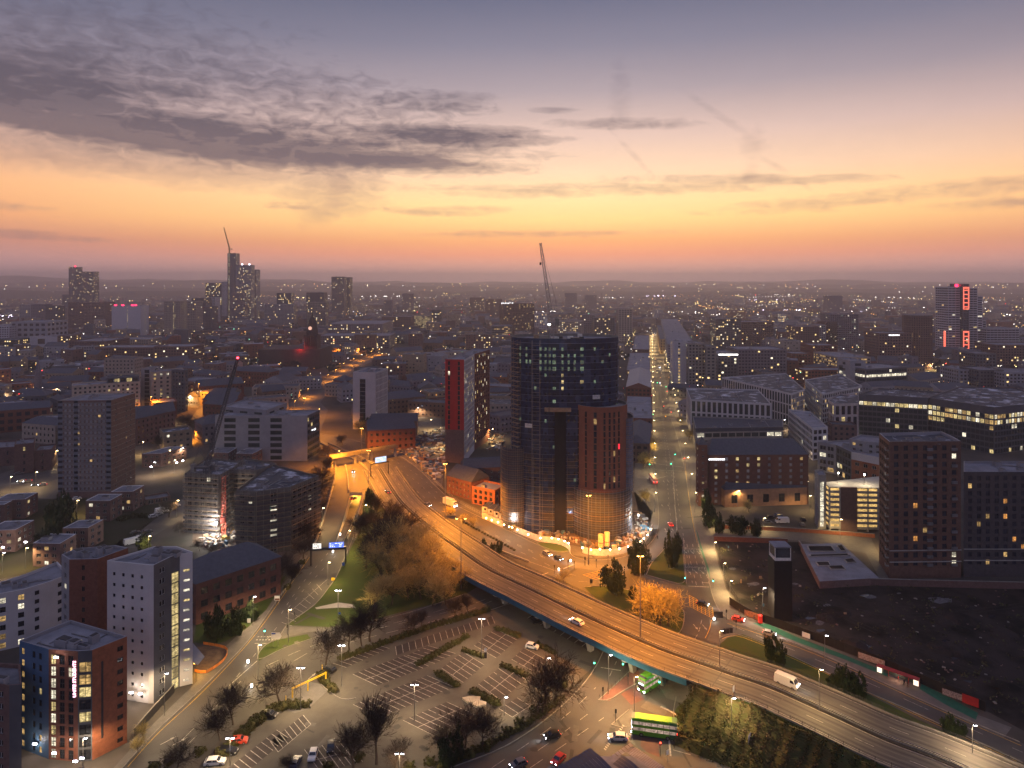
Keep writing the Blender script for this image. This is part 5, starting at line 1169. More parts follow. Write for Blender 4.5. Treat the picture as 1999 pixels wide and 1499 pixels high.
# brick hotel with steep roofs
h = 24.4; sh2 = style(wall=MATS['maroon_brick'], pane=curt, fh=2.9, bw=5.4, ww=1.4, hf=.5, lit=.10, frame=framew, wk='cross', lm=(litw, lity), top=.6)
B('large dark red brick hotel with slate roof and white illuminated sign', front(1384,888,1578,887,h,17), h, sh2, gable=(30.5, slate, 4))
ht_ = B('square corner stair tower of the brick hotel with a pointed cap', front(1364,868,1381,868,30,5), 30, style(wall=MATS['maroon_brick'], fh=3.2, ww=1.1, cols=[.5], hf=.3, lit=.3), gable=(33.5, slate, 2.2))
B('low sandy arcaded restaurant front of the brick hotel', front(1415,956,1575,951,8.5,13), 8.5, style(wall=mat('sand_brick', (.34,.19,.11), .85), fh=5.5, bw=8.5, ww=3.0, hf=.55, lit=.12, wk='grid', frame=framed, top=1.2), gable=(12.5, slate, 4))
Yh = G(1480, 888, h).y; t = thing('hotel_sign', 'white illuminated name sign high on the brick hotel wall', 'sign', ((1399-CX)*Yh/F, Yh-.3, 22.3)); mb = MB(); ws = MATS['white_sign']
for i in range(9): mb2 = MB(); mb2.box((-4+i*.9, -.1, -.35), (-4+i*.9+.65, 0, .35), ws); mb2.build('lit_letter', t)
# multi-storey car park
h = 19.7; Pc = corners([(1607,940),(1619,949),(1716,951),(1716,928)], h)
cp = thing('multi_storey_car_park', 'multi storey car park with eight yellow lit decks and a dark stair slab', 'car park', (Pc[1].x, Pc[1].y, 0)); co = tuple(cp.location)
decklit = matlit('deck_glow', (1, .62, .20), .85, scale=.1, lo=.8)
for k in range(9):
    z = 1.0+k*2.25; mb = MB()
    mb.prism([tuple(p) for p in Pc], z, z+.35, conc2, bottom=True); mb.build('deck', cp, co)
    if k < 8:
        mb = MB()
        for i in (0, 1):
            a, b = Pc[i], Pc[i+1]; d = (b-a).normalized(); n = Vector((d.y, -d.x)); n = n if n.dot(-a) > 0 else -n
            a2, b2 = (a+n*.05).to_3d(), (b+n*.05).to_3d(); mb.face([a2+Vector((0,0,z+.2)), b2+Vector((0,0,z+.2)), b2+Vector((0,0,z+1.15)), a2+Vector((0,0,z+1.15))], conc2)
        mb.build('parapet_panel', cp, co)
        mb = MB(); cc = sum(Pc, Vector((0,0)))/4; q = [cc+(p-cc)*.93 for p in Pc]
        for i in (0, 1): a, b = q[i], q[i+1]; mb.face([(a.x,a.y,z+.36),(b.x,b.y,z+.36),(b.x,b.y,z+2.2),(a.x,a.y,z+2.2)], decklit)
        mb.build('deck_interior', cp, co)
a, b = Pc[1], Pc[2]; d = (b-a).normalized(); n = Vector((d.y, -d.x))
for t0, t1, m in ((.23, .56, dbrick), (.0, .02, conc2), (.205, .225, conc2), (.77, .79, conc2)):
    mb = MB(); p, q = a.lerp(b, t0)+n*.25, a.lerp(b, t1)+n*.25; mb.prism([tuple(p), tuple(q), tuple(q-n*1.2), tuple(p-n*1.2)], 0, h-.3, m); mb.build('stair_slab' if m is dbrick else 'column', cp, co)
Ps = corners([(1592,924),(1600,934),(1612,934),(1606,922)], 24)
B('white stair tower with a tall lit slot on the left of the car park', corners([(1590,917),(1598,927),(1613,927),(1606,915)], 24), 24, [style(wall=conc2), style(wall=conc2, fh=2.2, ww=1.7, hf=.9, cols=[.45], lit=1, lm=(litc,), wk='cross', g0=1, top=3), None, None], roof=flat, kit=0)
for x, y in ((1636,923),(1687,926)): floodlight(x, y, h+4.2, 'lamp on a short pole on the car park roof, '+('left' if x < 1660 else 'right')+' one', 1600, (1,.8,.5), .6)
# brick apartment tower and its long wing
h = 50.6; Pb = corners([(1716,845),(1736,862),(1876,861),(1862,853),(1838,842)], h)
sbt = style(wall=mat('plum_brick', (.12,.068,.052), .9, scale=.8), fh=2.95, bw=3.6, ww=1.7, hf=.62, lit=.05, frame=framed, wk='two', g0=4, lm=(lito, litw, litc), pane=mat('room_glass', (.035,.04,.055), .2, var=.5, spec=.8))
sbl = style(wall=MATS['plum_brick'], fh=2.95, bw=2.6, ww=1.9, hf=.6, lit=.0, frame=framed, wk='grid', g0=4)
bt = B('tall plum brick apartment tower with balconies and rooftop plant at the right', Pb, h, [sbl, sbt, sbt, None, None], roof=frostroof, kit=5, par=1.2, parm=render_g)
bo_ = tuple(bt.location); a, b = Pb[0], Pb[1]; d = (b-a).normalized(); n = Vector((d.y, -d.x)); n = n if n.dot(-a) > 0 else -n
for k in range(15):
    z = 4.4+k*3.05; mb = MB(); p = b-d*1.2; mb.prism([tuple(p), tuple(b+n*.0), tuple(b+n*1.3+d*.3), tuple(p+n*1.3)], z, z+.2, conc); mb.prism([tuple(p+n*1.2), tuple(b+n*1.2+d*.3), tuple(b+n*1.3+d*.3), tuple(p+n*1.3)], z+.2, z+1.2, steel); mb.build('balcony', bt, bo_)
for k in range(15):
    for u_ in (.10, .52, .86):
        z = 4.4+k*3.05; a1, b1 = Pb[1], Pb[2]; d1 = (b1-a1).normalized(); n1_ = Vector((d1.y, -d1.x)); p = a1.lerp(b1, u_)+n1_*.02; mb = MB()
        if u_ == .52 or (k % 2 == 0 and u_ == .86): mb.prism([tuple(p), tuple(p+d1*2.2), tuple(p+d1*2.2+n1_*.5), tuple(p+n1_*.5)], z, z+1.0, steel); mb.build('balcony', bt, bo_)
h = 39
wl = B('long dark grey apartment wing running off the right edge', corners([(1881,921),(2200,921),(2200,900),(1881,900)], h), h, style(wall=mat('slate_brick', (.075,.068,.072), .9, scale=.8), fh=2.95, bw=3.3, ww=1.5, hf=.62, lit=.10, frame=framed, wk='two', g0=4, lm=(lito, lito, litw), pane=MATS['room_glass']), roof=flat, kit=4, parm=render_g)
for (P_q, i_, root) in ((Pb, 1, bt), (corners([(1881,921),(2200,921)], h), 0, wl)):
    for z in (6.0, 10.2):
        a, b = P_q[i_], P_q[i_+1]; mb = MB(); d = (b-a).normalized(); n = Vector((d.y, -d.x)); mb.prism([tuple(a+n*.05), tuple(b+n*.05), tuple(b+n*.35), tuple(a+n*.35)], z, z+.3, conc2, bottom=True); mb.build('string_course', root, tuple(root.location))
# old square chimney shaft on the waste ground
p = G(1529, 1213); lt = thing('lift_tower', 'tall black clad shaft with a white glazed cabin on top, on the waste ground', 'tower', (p.x, p.y, 0)); mb = MB(); blk = mat('black_cladding', (.008,.008,.010), .8); mb.box((-2.9, 0, 0), (2.9, 5.5, 19.5), blk); mb.build('shaft', lt)
mb = MB(); mb.box((-2.6, .2, 19.5), (2.6, 5.2, 20.4), white); mb.box((-2.7, .1, 23.6), (2.7, 5.3, 24.0), flat)
for sx in (-2.6, 2.4):
    for sy in (.2, 5.0): mb.box((sx, sy, 20.4), (sx+.2, sy+.2, 23.6), white)
mb.build('cabin_frame', lt); mb = MB(); mb.box((-2.4, .4, 20.4), (2.4, 5.0, 23.5), MATS['room_glass']); mb.build('cabin_glass', lt)
# raised podium with planters, between the waste ground and the tower
z = 2.6; Pp = corners([(1563,1062),(1600,1135),(1716,1128),(1642,1060)], z); pod = thing('podium', 'raised roof terrace with pale planters and grey lines beside the waste ground', 'terrace', (Pp[0].x, Pp[0].y, 0)); po = tuple(pod.location)
mb = MB(); mb.prism([tuple(p) for p in Pp], 0, z, dbrick, top=flat); mb.build('terrace_slab', pod, po)
for q in ([(1575,1067),(1580,1078),(1632,1078),(1624,1067)], [(1634,1066),(1642,1077),(1652,1077),(1643,1065)], [(1592,1098),(1598,1106),(1622,1106),(1618,1098)], [(1616,1106),(1622,1113),(1652,1113),(1644,1105)], [(1648,1093),(1654,1100),(1672,1099),(1664,1091)], [(1578,1084),(1580,1088),(1660,1086),(1658,1082)]):
    Q = corners(q, z); mb = MB(); c = sum(Q, Vector((0, 0)))/4; Qi = [c+(p-c)*.9 for p in Q]
    for i in range(4): a, b, a2, b2 = Q[i], Q[(i+1) % 4], Qi[i], Qi[(i+1) % 4]; mb.prism([tuple(a), tuple(b), tuple(b2), tuple(a2)], z, z+.5, conc2)
    mb.prism([tuple(p) for p in Qi], z, z+.3, dirt); mb.build('planter', pod, po)
def rwall(pts, hgt, lab, m=brick, w=.4, name='wall'):
    P = resample(L_(pts), 6); t = thing(name, lab, 'wall', tuple(P[0])); mb = MB(); wallstrip(mb, P, w, hgt, m); mb.build('brickwork', t, tuple(P[0])); mb = MB(); wallstrip(mb, [p for p in P], w+.12, .12, conc, hgt+.002); mb.build('coping', t, tuple(P[0]))
rwall([(1396,1031),(1480,1034),(1600,1041),(1712,1050)], 1.6, 'long low brick wall below the hotel car park, lit orange', obrick)
rwall([(1394,1056),(1480,1059),(1558,1062)], 2.0, 'brick retaining wall along the top of the waste ground'); rwall([(1560,1063),(1580,1092),(1602,1138)], 1.6, 'dark wall running down beside the terrace', dbrick)
rwall([(1602,1140),(1715,1143),(1999,1150),(2200,1152)], 2.4, 'dark retaining wall under the apartment tower', dbrick); rwall([(272,1448)][:0] or [(262,1440),(300,1395),(340,1352)], 2.2, 'mesh fence wall beside the pale student tower', dsteel, .1)
# rounded station roof at the bottom, near the camera
p0 = G(1190, 1460, 12); br = thing('bus_station_roof', 'dark blue ribbed metal roof with curved vaults, cut off by the bottom edge', 'building', tuple(p0)[:2]+(0,)); bo2 = tuple(br.location); rf = mat('ribbed_blue_metal', (.045,.055,.085), .45, scale=.5, metal=.3); rf2 = mat('pale_metal_sheet', (.17,.185,.23), .5, scale=.8, metal=.3)
def vault(px0, py0, px1, py1, wid, rise, z, m, ln, rib=.9):
    a, b = G(px0, py0, z), G(px1, py1, z); d = (b-a).normalized(); L = (b-a).length; v = Vector((d.y, -d.x, 0)); mb = MB(); n = 14
    for k in range(int(L/rib)):
        t0, t1 = k*rib, k*rib+rib*.86
        for i in range(n):
            u0, u1 = i/n, (i+1)/n; f = lambda u: sin(u*pi/2)*rise; P = lambda t, u, dz=0: a+d*t+v*(wid*(1-cos(u*pi/2)) if False else wid*u)+Vector((0, 0, dz-u*u*rise))
            mb.face([P(t0,u0,.08), P(t1,u0,.08), P(t1,u1,.08), P(t0,u1,.08)], m); mb.face([P(t1,u0), P(t0+rib,u0), P(t0+rib,u1), P(t1,u1)], dsteel)
    mb.build('vault', br, bo2)
vault(1040,1525,1156,1458,19,6.5,14,rf,40); vault(1196,1492,1218,1472,9,3.5,11,rf,20)
mb = MB()
for i in range(6):
    for (xa, ya, xb, yb, xc, yc, xd, yd) in ((1194,1474,1232,1449,1240,1456,1202,1481),):
        t0, t1 = i/6, i/6+.13; A1, B1 = G(xa, ya, 9.5).lerp(G(xb, yb, 9.5), t0), G(xa, ya, 9.5).lerp(G(xb, yb, 9.5), t1); C1, D1 = G(xd, yd, 9.5).lerp(G(xc, yc, 9.5), t1), G(xd, yd, 9.5).lerp(G(xc, yc, 9.5), t0); mb.face([A1, B1, C1, D1], rf2)
for i in range(26):
    t0, t1 = i/26, i/26+.032; e0, e1 = G(1236, 1455, 9.5), G(1330, 1520, 9.5); w0 = G(1226, 1463, 9.5)-G(1236, 1455, 9.5); A1, B1 = e0.lerp(e1, t0), e0.lerp(e1, t1); mb.face([A1, B1, B1+w0*1.5, A1+w0*1.5], rf2)
mb.build('canopy_sheet', br, bo2); mb = MB(); Q = corners([(1070,1530),(1165,1476),(1240,1476),(1330,1545),(1330,1700),(1000,1700)], 5); mb.prism([tuple(p) for p in Q], 0, 5, render_d, top=flatd); mb.build('hall', br, bo2)
# ---------------------------------------------------------------- mid distance towers (by base row, so that heights come out right)
def M_(lab, xl, xr, ytop, yb, depth, st, skew=0, **kw):
    Y = Yof(yb); h = H-(ytop-HZ)*Y/F; kw.setdefault('kit', 2); kw.setdefault('roof', flat); kw.setdefault('single', False); return B(lab, fbox(xl, xr, yb, depth, skew), h, st, **kw), Y, h
def fs(wall, lit=.10, fh=3.4, bw=3.4, wf=.6, hf=.5, lm=(litF, litF, litF2), **k): return style(wall=wall, lit=lit, fh=fh, bw=bw, wf=wf, hf=hf, lm=lm, frame=framed, wk='plain', rec=.25, **k)
slabw = mat('white_slab', (.40,.39,.42), .8, var=.1); tan = mat('tan_stone', (.30,.25,.21), .9); mauve = mat('mauve_cladding', (.16,.14,.16), .8)
M_('slim dark tower with a stepped top, far left', 134,151,521,612,28,fs(render_d,.08),kit=0); M_('dark gridded tower body joined to the slim tower, far left', 150,183,530,612,30,fs(render_d,.10),kit=1); M_('dark lower shoulder left of the far left tower', 121,134,575,612,25,fs(render_d,.05))
M_('wide dark theatre block under the far left tower', 133,205,590,640,40,fs(dbrick,.02)); M_('windowless beige block left of the dark theatre', 113,132,600,640,30,fs(tan,.0)); M_('square grey slab tower at the left', 38,60,594,638,24,fs(render_g,.02)); M_('brown ribbed council block at the left', 60,88,594,642,26,fs(mauve,.03)); M_('dark block with few lights beside the beige one', 88,112,597,648,26,fs(render_d,.08))
M_('large windowless grey hall at the left edge', 20,91,628,688,50,fs(render_g,.01,bw=9,fh=8)); M_('white cube hall with a dark square window at the left', 58,111,657,692,40,style(wall=slabw, fh=14, ww=11, hf=.6, cols=[.42], lit=0, rec=1.0)); M_('white flank at the very left edge', -30,18,636,690,40,fs(slabw,0)); M_('glass foyer with warm lights at the left edge', -10,31,663,694,30,fs(gglass,.35)); M_('brick and glass foyer with green light, right of the white cube', 112,134,655,692,30,fs(bbrick,.35))
M_('dark long theatre roof building in the left middle', 134,205,666,706,60,fs(dbrick,.06)); M_('grey concrete ribbed building under the theatre', 143,184,675,708,30,fs(render_g,.05)); M_('long low brown college range', 205,290,662,690,40,fs(tan,.04)); M_('dark university range with lit spots', 185,300,678,712,40,fs(dbrick,.10)); M_('brick building with lit upper windows behind the hotel', 300,372,676,716,40,fs(dbrick,.12))
wp, Yw, hw = M_('white patterned student tower with red roof lights', 218,275,597,655,30,style(wall=slabw, fh=3.2, bw=4.2, ww=1.2, hf=.5, lit=.0, cols=[.54], litcol={0:.9}, lm=(lity,), frame=framed, wk='plain'))
for i, x in enumerate((224, 238, 257, 263)): o = thing('roof_beacon', ('leftmost', 'second', 'third', 'rightmost')[i]+' red light on the roof of the white patterned tower', 'beacon', ((x-CX)*Yw/F, Yw+3, hw)); mb = MB(); mb.box((-2.2,-1,0), (2.2,1,2.6), memit('red_roof_glow', (1,.02,.08), 5)); mb.build('lens', o)
M_('striped brown slab block with a lit centre column', 320,352,588,662,26,style(wall=tan, fh=3.3, bw=2.6, ww=1.0, hf=.6, lit=.04, litcol={6:.8}, lm=(lity,), frame=framed, wk='plain')); M_('right half of the striped brown slab block', 352,383,588,655,30,fs(tan,.04)); M_('lower grey office behind the striped block', 374,402,582,640,30,fs(render_d,.10)); M_('dark grey office with a stepped side', 383,414,598,648,30,fs(render_d,.03)); M_('white end wall of an office right of the stepped one', 405,421,581,638,26,fs(slabw,.0))
M_('dark grey residential tower with lit columns', 401,433,552,628,26,fs(render_d,.30,bw=4)); M_('tall white side wall of the residential tower', 432,446,550,628,26,fs(slabw,.0))
an, Ya, ha = M_('tallest slim tower under construction with a crane above it', 444,461,494,628,24,style(wall=render_d, fh=3.2, bw=3, ww=1.4, hf=.6, cols=[.18,.8], litcol={0:.9,1:.02}, lit=.1, lm=(lity, litc), frame=framed, wk='plain')); M_('broad tower right of the tallest one, two white roof lights', 461,490,517,628,26,fs(render_g,.15,bw=3)); M_('right flank of the broad tower, a step lower', 490,500,526,626,30,fs(render_g,.12,bw=3)); M_('low shoulder building in front of the broad tower', 452,478,572,630,22,fs(mauve,.08))
LR = .5
crane('small yellow crane on top of the tallest slim tower', Ya, (448,494), ha, (449,486), (437,444), (452,474), craney, back=(453,486), mw=2.6, jw=2.4)
LR = .16
for i, x in enumerate((472, 486)): o = thing('roof_beacon', ('left', 'right')[i]+' white roof light of the broad tower', 'beacon', ((x-CX)*Ya/F, Ya+3, H-(517-HZ)*Ya/F)); mb = MB(); mb.box((-1.5,-1,0), (1.5,1,3), memit('white_beacon', (.9,.85,1), 8)); mb.build('lens', o)
o = thing('roof_beacon', 'red light on the slim dark tower, far left', 'beacon', ((144-CX)*Yof(612)/F, Yof(612)+8, H-(521-HZ)*Yof(612)/F)); mb = MB(); mb.box((-2,-1,0), (2,1,4), MATS['red_roof_glow']); mb.build('lens', o)
M_('wide horizontal slab office in the left middle distance', 516,573,594,640,30,fs(render_g,.06,fh=3)); M_('spiky office with white light on its top', 540,568,572,632,26,fs(render_d,.30)); M_('dark tower with a white sign, middle distance', 598,632,571,640,30,fs(render_d,.08)); M_('concrete tower with lit windows in front of the white signed one', 600,636,590,648,24,fs(conc,.14))
M_('tall dark double tower with scattered lights, left half', 647,672,540,618,28,fs(render_d,.06)); M_('right half of the tall dark double tower', 673,684,541,616,30,fs(render_d,.10)); M_('dark slab with a lit edge, centre distance', 842,862,605,643,24,fs(render_d,.20)); M_('brightly lit long low department store', 805,841,616,640,30,fs(tan,.75,lm=(lity,))); M_('dark low store left of the lit one', 745,804,618,646,40,fs(dbrick,.06))
M_('large shopping centre with flat pale roof', 640,746,632,662,120,fs(mauve,.12),roof=flat); M_('shopping centre lower range with lit parapet', 620,760,655,680,60,fs(mauve,.2)); M_('distant pair of slabs, left', 750,765,586,622,20,fs(mauve,.04)); M_('distant square tower among trees', 785,806,573,610,26,fs(mauve,.04)); M_('distant block with one lit edge', 808,817,588,608,20,fs(mauve,.3)); M_('wide distant hall with sloped top', 917,945,581,612,40,fs(dbrick,.08)); M_('distant dark block right of the sloped hall', 947,980,584,618,40,fs(dbrick,.10))
pn, Yp, hp = M_('dark office slab with a lit name sign on its roof', 982,1044,593,664,30,fs(dbrick,.14,fh=3.2,bw=3,lm=(lity,litw)),skew=14)
text('PINNACLE', 'roof_sign', (-18, -17, hp+.4), .3, 5.0, memit('white_roof_sign', (1,1,1), 2.6), rx=pi/2, parent=pn)
M_('pale office with many lit small windows behind the roof crane', 1089,1139,627,668,34,fs(tan,.42,bw=3,wf=.45,hf=.4)); M_('dark office with blue grid right of the pale one', 1160,1200,620,668,30,fs(render_d,.18)); M_('brown block between the lit office and the grid office', 1132,1162,614,662,30,fs(mauve,.05)); M_('tall plain concrete tower right of the round tower top', 1207,1235,603,668,24,fs(tan,.02,bw=5)); M_('white low office left of the roof crane', 1040,1068,612,650,30,fs(slabw,.15))
M_('concrete car park with glowing decks behind the round tower', 960,1000,636,668,40,fs(conc,.4,fh=3,wf=.9,lm=(litw,))); M_('distant square tower left', 1103,1126,572,600,24,fs(mauve,.02)); M_('distant twin slab right of the square tower', 1142,1165,576,604,24,fs(mauve,.03))
# the long street corridor
def sfw(a, b, h, depth, lab, st, **kw):
    """building whose long side runs along the street from ground point a to b"""
    p, q = G(*a).xy, G(*b).xy; d = (q-p).normalized(); n = Vector((-d.y, d.x)) if depth > 0 else Vector((d.y, -d.x)); kw.setdefault('kit', 3); kw.setdefault('single', False); kw.setdefault('roof', flat)
    return B(lab, [p, q, q+n*abs(depth), p+n*abs(depth)], h, st, **kw)
sfw((1303,718),(1290,650),30,-34,'street office with bright top floors, on the right of the long street', fs(render_g,.35)); sfw((1288,690),(1282,655),22,-24,'floodlit golden stone building at the far end of the street', style(wall=mat('yellow_lit_stone', (.42,.30,.16), .8), fh=4, bw=4, ww=1.6, hf=.6, lit=.3, lm=(lity,), wk='plain'))  # golden stone: the yellow light on it is put into its colour
sfw((1268,700),(1267,668),13,24,'low lit shop building on the left of the long street, far part', fs(dbrick,.25)); sfw((1270,745),(1268,705),12,26,'dark brick warehouse range on the left of the street', fs(dbrick,.04)); sfw((1271,790),(1270,752),15,22,'vaulted glass roof building on the left of the street', fs(brick,.02),gable=(19,render_g,.5)); sfw((1274,850),(1271,800),12,20,'brick corner house with white sash windows on the street', fs(brick,.05,fh=3.2,bw=3,wf=.4)); sfw((1268,905),(1273,862),12,16,'brown corner building with a hipped roof near the crossing', fs(bbrick,.05),gable=(16,slate,5))
M_('white slab end of a residential tower with a column of lit windows', 1316,1342,666,762,18,style(wall=slabw, fh=3.1, ww=2, hf=.55, cols=[.38], lit=.75, lm=(litw, lity), frame=framed, wk='plain')); M_('checkered residential tower right of the white slab', 1343,1378,670,764,24,fs(conc,.04,fh=3.1,bw=3.4,wf=.55)); M_('second checkered residential tower with a lit right edge', 1378,1398,676,766,24,fs(conc,.06,fh=3.1)); M_('round white roofed office with a glowing ring', 1400,1440,690,756,40,fs(render_d,.18)); M_('dark glass office behind the residential towers', 1397,1447,622,680,30,fs(render_d,.16)); M_('dark wide office right of the glass one', 1447,1510,628,676,40,fs(dbrick,.04)); M_('brown apartment building with small lights', 1440,1536,682,745,40,fs(mauve,.05))
o = thing('ring_light', 'white glowing terrace ring on the round office roof', 'light', tuple(Vector(((1421-CX)*Yof(756)/F, Yof(756)-1, H-(690-HZ)*Yof(756)/F)))); mb = MB(); mb.box((-10,-.3,-1.6), (10,0,-.4), memit('ring_glow', (1,.95,.9), 4)); mb.build('glow_strip', o)
M_('small lit block with white grid, right middle', 1525,1535,613,640,20,fs(slabw,.5)); M_('brown office with rows of yellow lights', 1553,1600,637,690,34,fs(dbrick,.14)); M_('grey stepped tower right of the railway', 1595,1612,634,686,24,fs(render_g,.04)); M_('dark green tower right of the stepped one', 1612,1634,628,684,30,fs(dbrick,.05)); M_('tall brown block with green lit windows', 1620,1676,613,684,34,fs(mauve,.10,lm=(litg,litc))); M_('distant slab with twin edges', 1614,1645,577,616,26,fs(mauve,.06)); M_('brick range with red walls left of the lit strip', 1585,1635,674,722,34,fs(brick,.05)); M_('brick block with pale piers', 1546,1584,690,730,30,fs(brick,.06))
M_('dark building with a white name sign, left of the dark cylinder', 1715,1781,650,722,34,fs(dbrick,.03)); 
o = thing('building_sign', 'white lit sign on the dark building left of the cylinder', 'sign', ((1745-CX)*Yof(722)/F, Yof(722)-.6, H-(654-HZ)*Yof(722)/F)); mb = MB()
for i in range(8): mb2 = MB(); mb2.box((-6.5+i*1.7,-.1,-.7), (-6.5+i*1.7+1.1,0,.7), MATS['white_roof_sign']); mb2.build('lit_letter', o)
Y_ = Yof(722); cy = thing('cylinder_tower', 'dark cylindrical apartment tower with pale rings', 'tower', ((1807.5-CX)*Y_/F, Y_+18, 0)); r_ = 26.5*Y_/F; hc = H-(616-HZ)*Y_/F; P = superell(cy.location.x, cy.location.y, r_, r_, 40, 2); mb = MB(); mb.prism([tuple(p) for p in P], 0, hc, dbrick, top=flatd); mb.build('wall', cy, tuple(cy.location))
for i in range(5): ring(P, hc*(.22+.19*i), cy, tuple(cy.location), .25, tan, False, name='ring_band')
mb = MB(); c0 = Vector(cy.location.xy)
for i in range(20, 40):
    for k in range(24):
        a, b = P[i], P[(i+1) % 40]; m1, m2 = a.lerp(b, .3), a.lerp(b, .7); e1, e2 = (m1-c0).normalized()*.08, (m2-c0).normalized()*.08; z = 2+k*hc/24.5; mb.face([(m1.x+e1.x,m1.y+e1.y,z),(m2.x+e2.x,m2.y+e2.y,z),(m2.x+e2.x,m2.y+e2.y,z+1.6),(m1.x+e1.x,m1.y+e1.y,z+1.6)], litw if R.random() < .03 else glass)
mb.build('window', cy, tuple(cy.location), kind='stuff')
# the banded riverside tower with red lit frames
st_b = style(wall=slabw, fh=3.4, bw=5, wf=.94, hf=.52, lit=.03, frame=framed, wk='plain', pane=glass, rec=.3, edge=.3)
bw_, Yb, hb_ = M_('tall banded tower with red lit window frame, far right', 1851,1880,560,696,30,st_b); M_('right part of the tall banded tower, sloping down', 1892,1908,562,696,32,st_b,kit=0); M_('outer step of the banded tower', 1908,1918,578,696,30,st_b,kit=0); M_('lower outer flank of the banded tower', 1918,1925,625,694,30,st_b,kit=0); M_('central shaft of the banded tower with dark glass', 1880,1892,554,697,30,style(wall=render_d, fh=3.4, bw=3, wf=.8, hf=.6, lit=.05, frame=framed, wk='plain'),kit=0)
redl = memit('red_frame_glow', (1,.16,.10), 1.5)
for lab, x0, x1, y0, y1 in (('red lit window frame at the top of the banded tower', 1880, 1892, 560, 604), ('red lit window frame at the foot of the banded tower', 1880, 1892, 646, 686), ('red lit strip on the left foot of the banded tower', 1842, 1846, 646, 684)):
    Y_ = Yof(697)-.8; o = thing('light_frame', lab, 'light', ((x0-CX)*Y_/F, Y_, H-(y1-HZ)*Y_/F)); ww_, hh_ = (x1-x0)*Y_/F, (y1-y0)*Y_/F
    for a in ((0,0,1.6,hh_), (ww_-1.6,0,ww_,hh_), (1.6,hh_-2.5,ww_-1.6,hh_), (1.6,0,ww_-1.6,1.2)):
        if a[2] > a[0]: mb = MB(); mb.box((a[0],-.2,a[1]), (a[2],0,a[3]), redl); mb.build('light_strip', o)
    if x1-x0 > 8:
        for k in range(int(hh_/6)): mb = MB(); mb.box((1.6,-.1,k*6+3), (ww_-1.6,0,k*6+4.4), redl); mb.build('light_strip', o)
o = thing('roof_beacon', 'red beacon on the roof of the tall banded tower', 'beacon', ((1872-CX)*Yb/F, Yb+5, hb_)); mb = MB(); mb.box((-2,-1,0), (2,1,4), MATS['red_roof_glow']); mb.build('lens', o)
M_('banded low wing right of the banded tower', 1926,1990,641,698,34,st_b); M_('white framed dark office at right, in front of the banded tower', 1872,1912,721,765,30,fs(render_g,.04)); M_('plain dark office right of the white framed one', 1912,1960,722,770,30,fs(render_d,.01)); M_('white framed dark office at the very right edge', 1962,2060,727,775,30,fs(render_g,.04)); M_('blue grey office with round plant room, right middle', 1905,1945,690,735,30,fs(render_d,.06)); M_('dark office with yellow lights at the right edge', 1945,2040,673,722,40,fs(dbrick,.12))
of, Yo, ho2 = M_('blue grey stair block beside the lit ribbon office', 1660,1690,704,768,26,style(wall=render_g, fh=6, ww=6, hf=.4, cols=[.5], lit=.2, wk='plain')); M_('office with one brilliant ribbon of light, right middle', 1690,1790,720,772,34,style(wall=render_d, fh=4, bw=3.2, wf=.92, hf=.62, lit=.10, litrow={1:.98, 0:.15}, lm=(litc,), frame=framew, wk='plain', pane=gglass),skew=16); M_('wood clad low offices with warm strips of light', 1634,1700,697,740,60,fs(tan,.55,fh=3.2,wf=.9,lm=(litw,))); M_('long brick offices with tall lit windows, behind the wedge office', 1570,1660,722,756,24,fs(brick,.12))
# town hall with clock tower, and churches
Y_ = Yof(720); o = thing('town_hall', 'dark domed clock tower glowing red on its left side', 'town hall', ((604-CX)*Y_/F, Y_, 0)); W2 = lambda px: px*Y_/F; zt = lambda y: H-(y-HZ)*Y_/F; og2 = tuple(o.location); soot = mat('sooty_stone', (.05,.042,.045), .9)
mb = MB(); mb.box((-W2(100), 0, 0), (W2(20), 60, zt(682)), soot); mb.build('hall_block', o)
mb = MB(); mb.box((-W2(13), 4, 0), (W2(13), 4+W2(26), zt(655)), soot); mb.build('clock_tower', o)
for i in range(6): mb = MB(); x = -W2(13)+W2(26)*(i+.5)/6; mb.tube((x, 3.2, zt(676)), (x, 3.2, zt(657)), 1, 1, soot, 8); mb.build('column', o)
mb = MB(); cx2, cy2 = 0, 4+W2(13)
prof = [(11, 655), (11, 648), (9.5, 640), (8.5, 634), (6.5, 627), (3.5, 621), (1.6, 617), (.8, 612), (.1, 605)]
for (r0, y0), (r1, y1) in zip(prof[:-1], prof[1:]): mb.tube((cx2, cy2, zt(y0)), (cx2, cy2, zt(y1)), W2(r0), W2(r1), soot, 12)
mb.build('dome', o, smooth=False); mb = MB(); mb.tube((0, 3.2, zt(641)), (0, 2.6, zt(641)), 2.2, 2.2, memit('clock_face', (1,.55,.4), 1.0), 14, True); mb.build('clock_face', o)
ld = D.lights.new('red_flood', 'POINT'); ld.energy = 9000; ld.color = (1, .03, .02); ld.shadow_soft_size = 1; put('red_flood', ld, o, lloc=(-W2(18), -3, zt(679)))
def spire(lab, x, ytip, ymid, yb, wd, m):
    Y_ = Yof(yb); o = thing('church', lab, 'church', ((x-CX)*Y_/F, Y_, 0)); z = lambda y: H-(y-HZ)*Y_/F; w = wd*Y_/F/2
    mb = MB(); mb.box((-w, 0, 0), (w, 2*w, z(ymid)), m); mb.build('tower', o); mb = MB(); mb.tube((0, w, z(ymid)), (0, w, z(ytip)), w*1.2, .1, m, 8); mb.build('spire', o); mb = MB(); mb.box((w, w*.4, 0), (w+18, w*.4+9, 7), m); mb.build('nave', o)
spire('church with a tall grey stone spire at the left', 71, 692, 733, 776, 9, mauve); spire('small church spire near the dark university range', 236, 702, 720, 735, 7, dbrick)
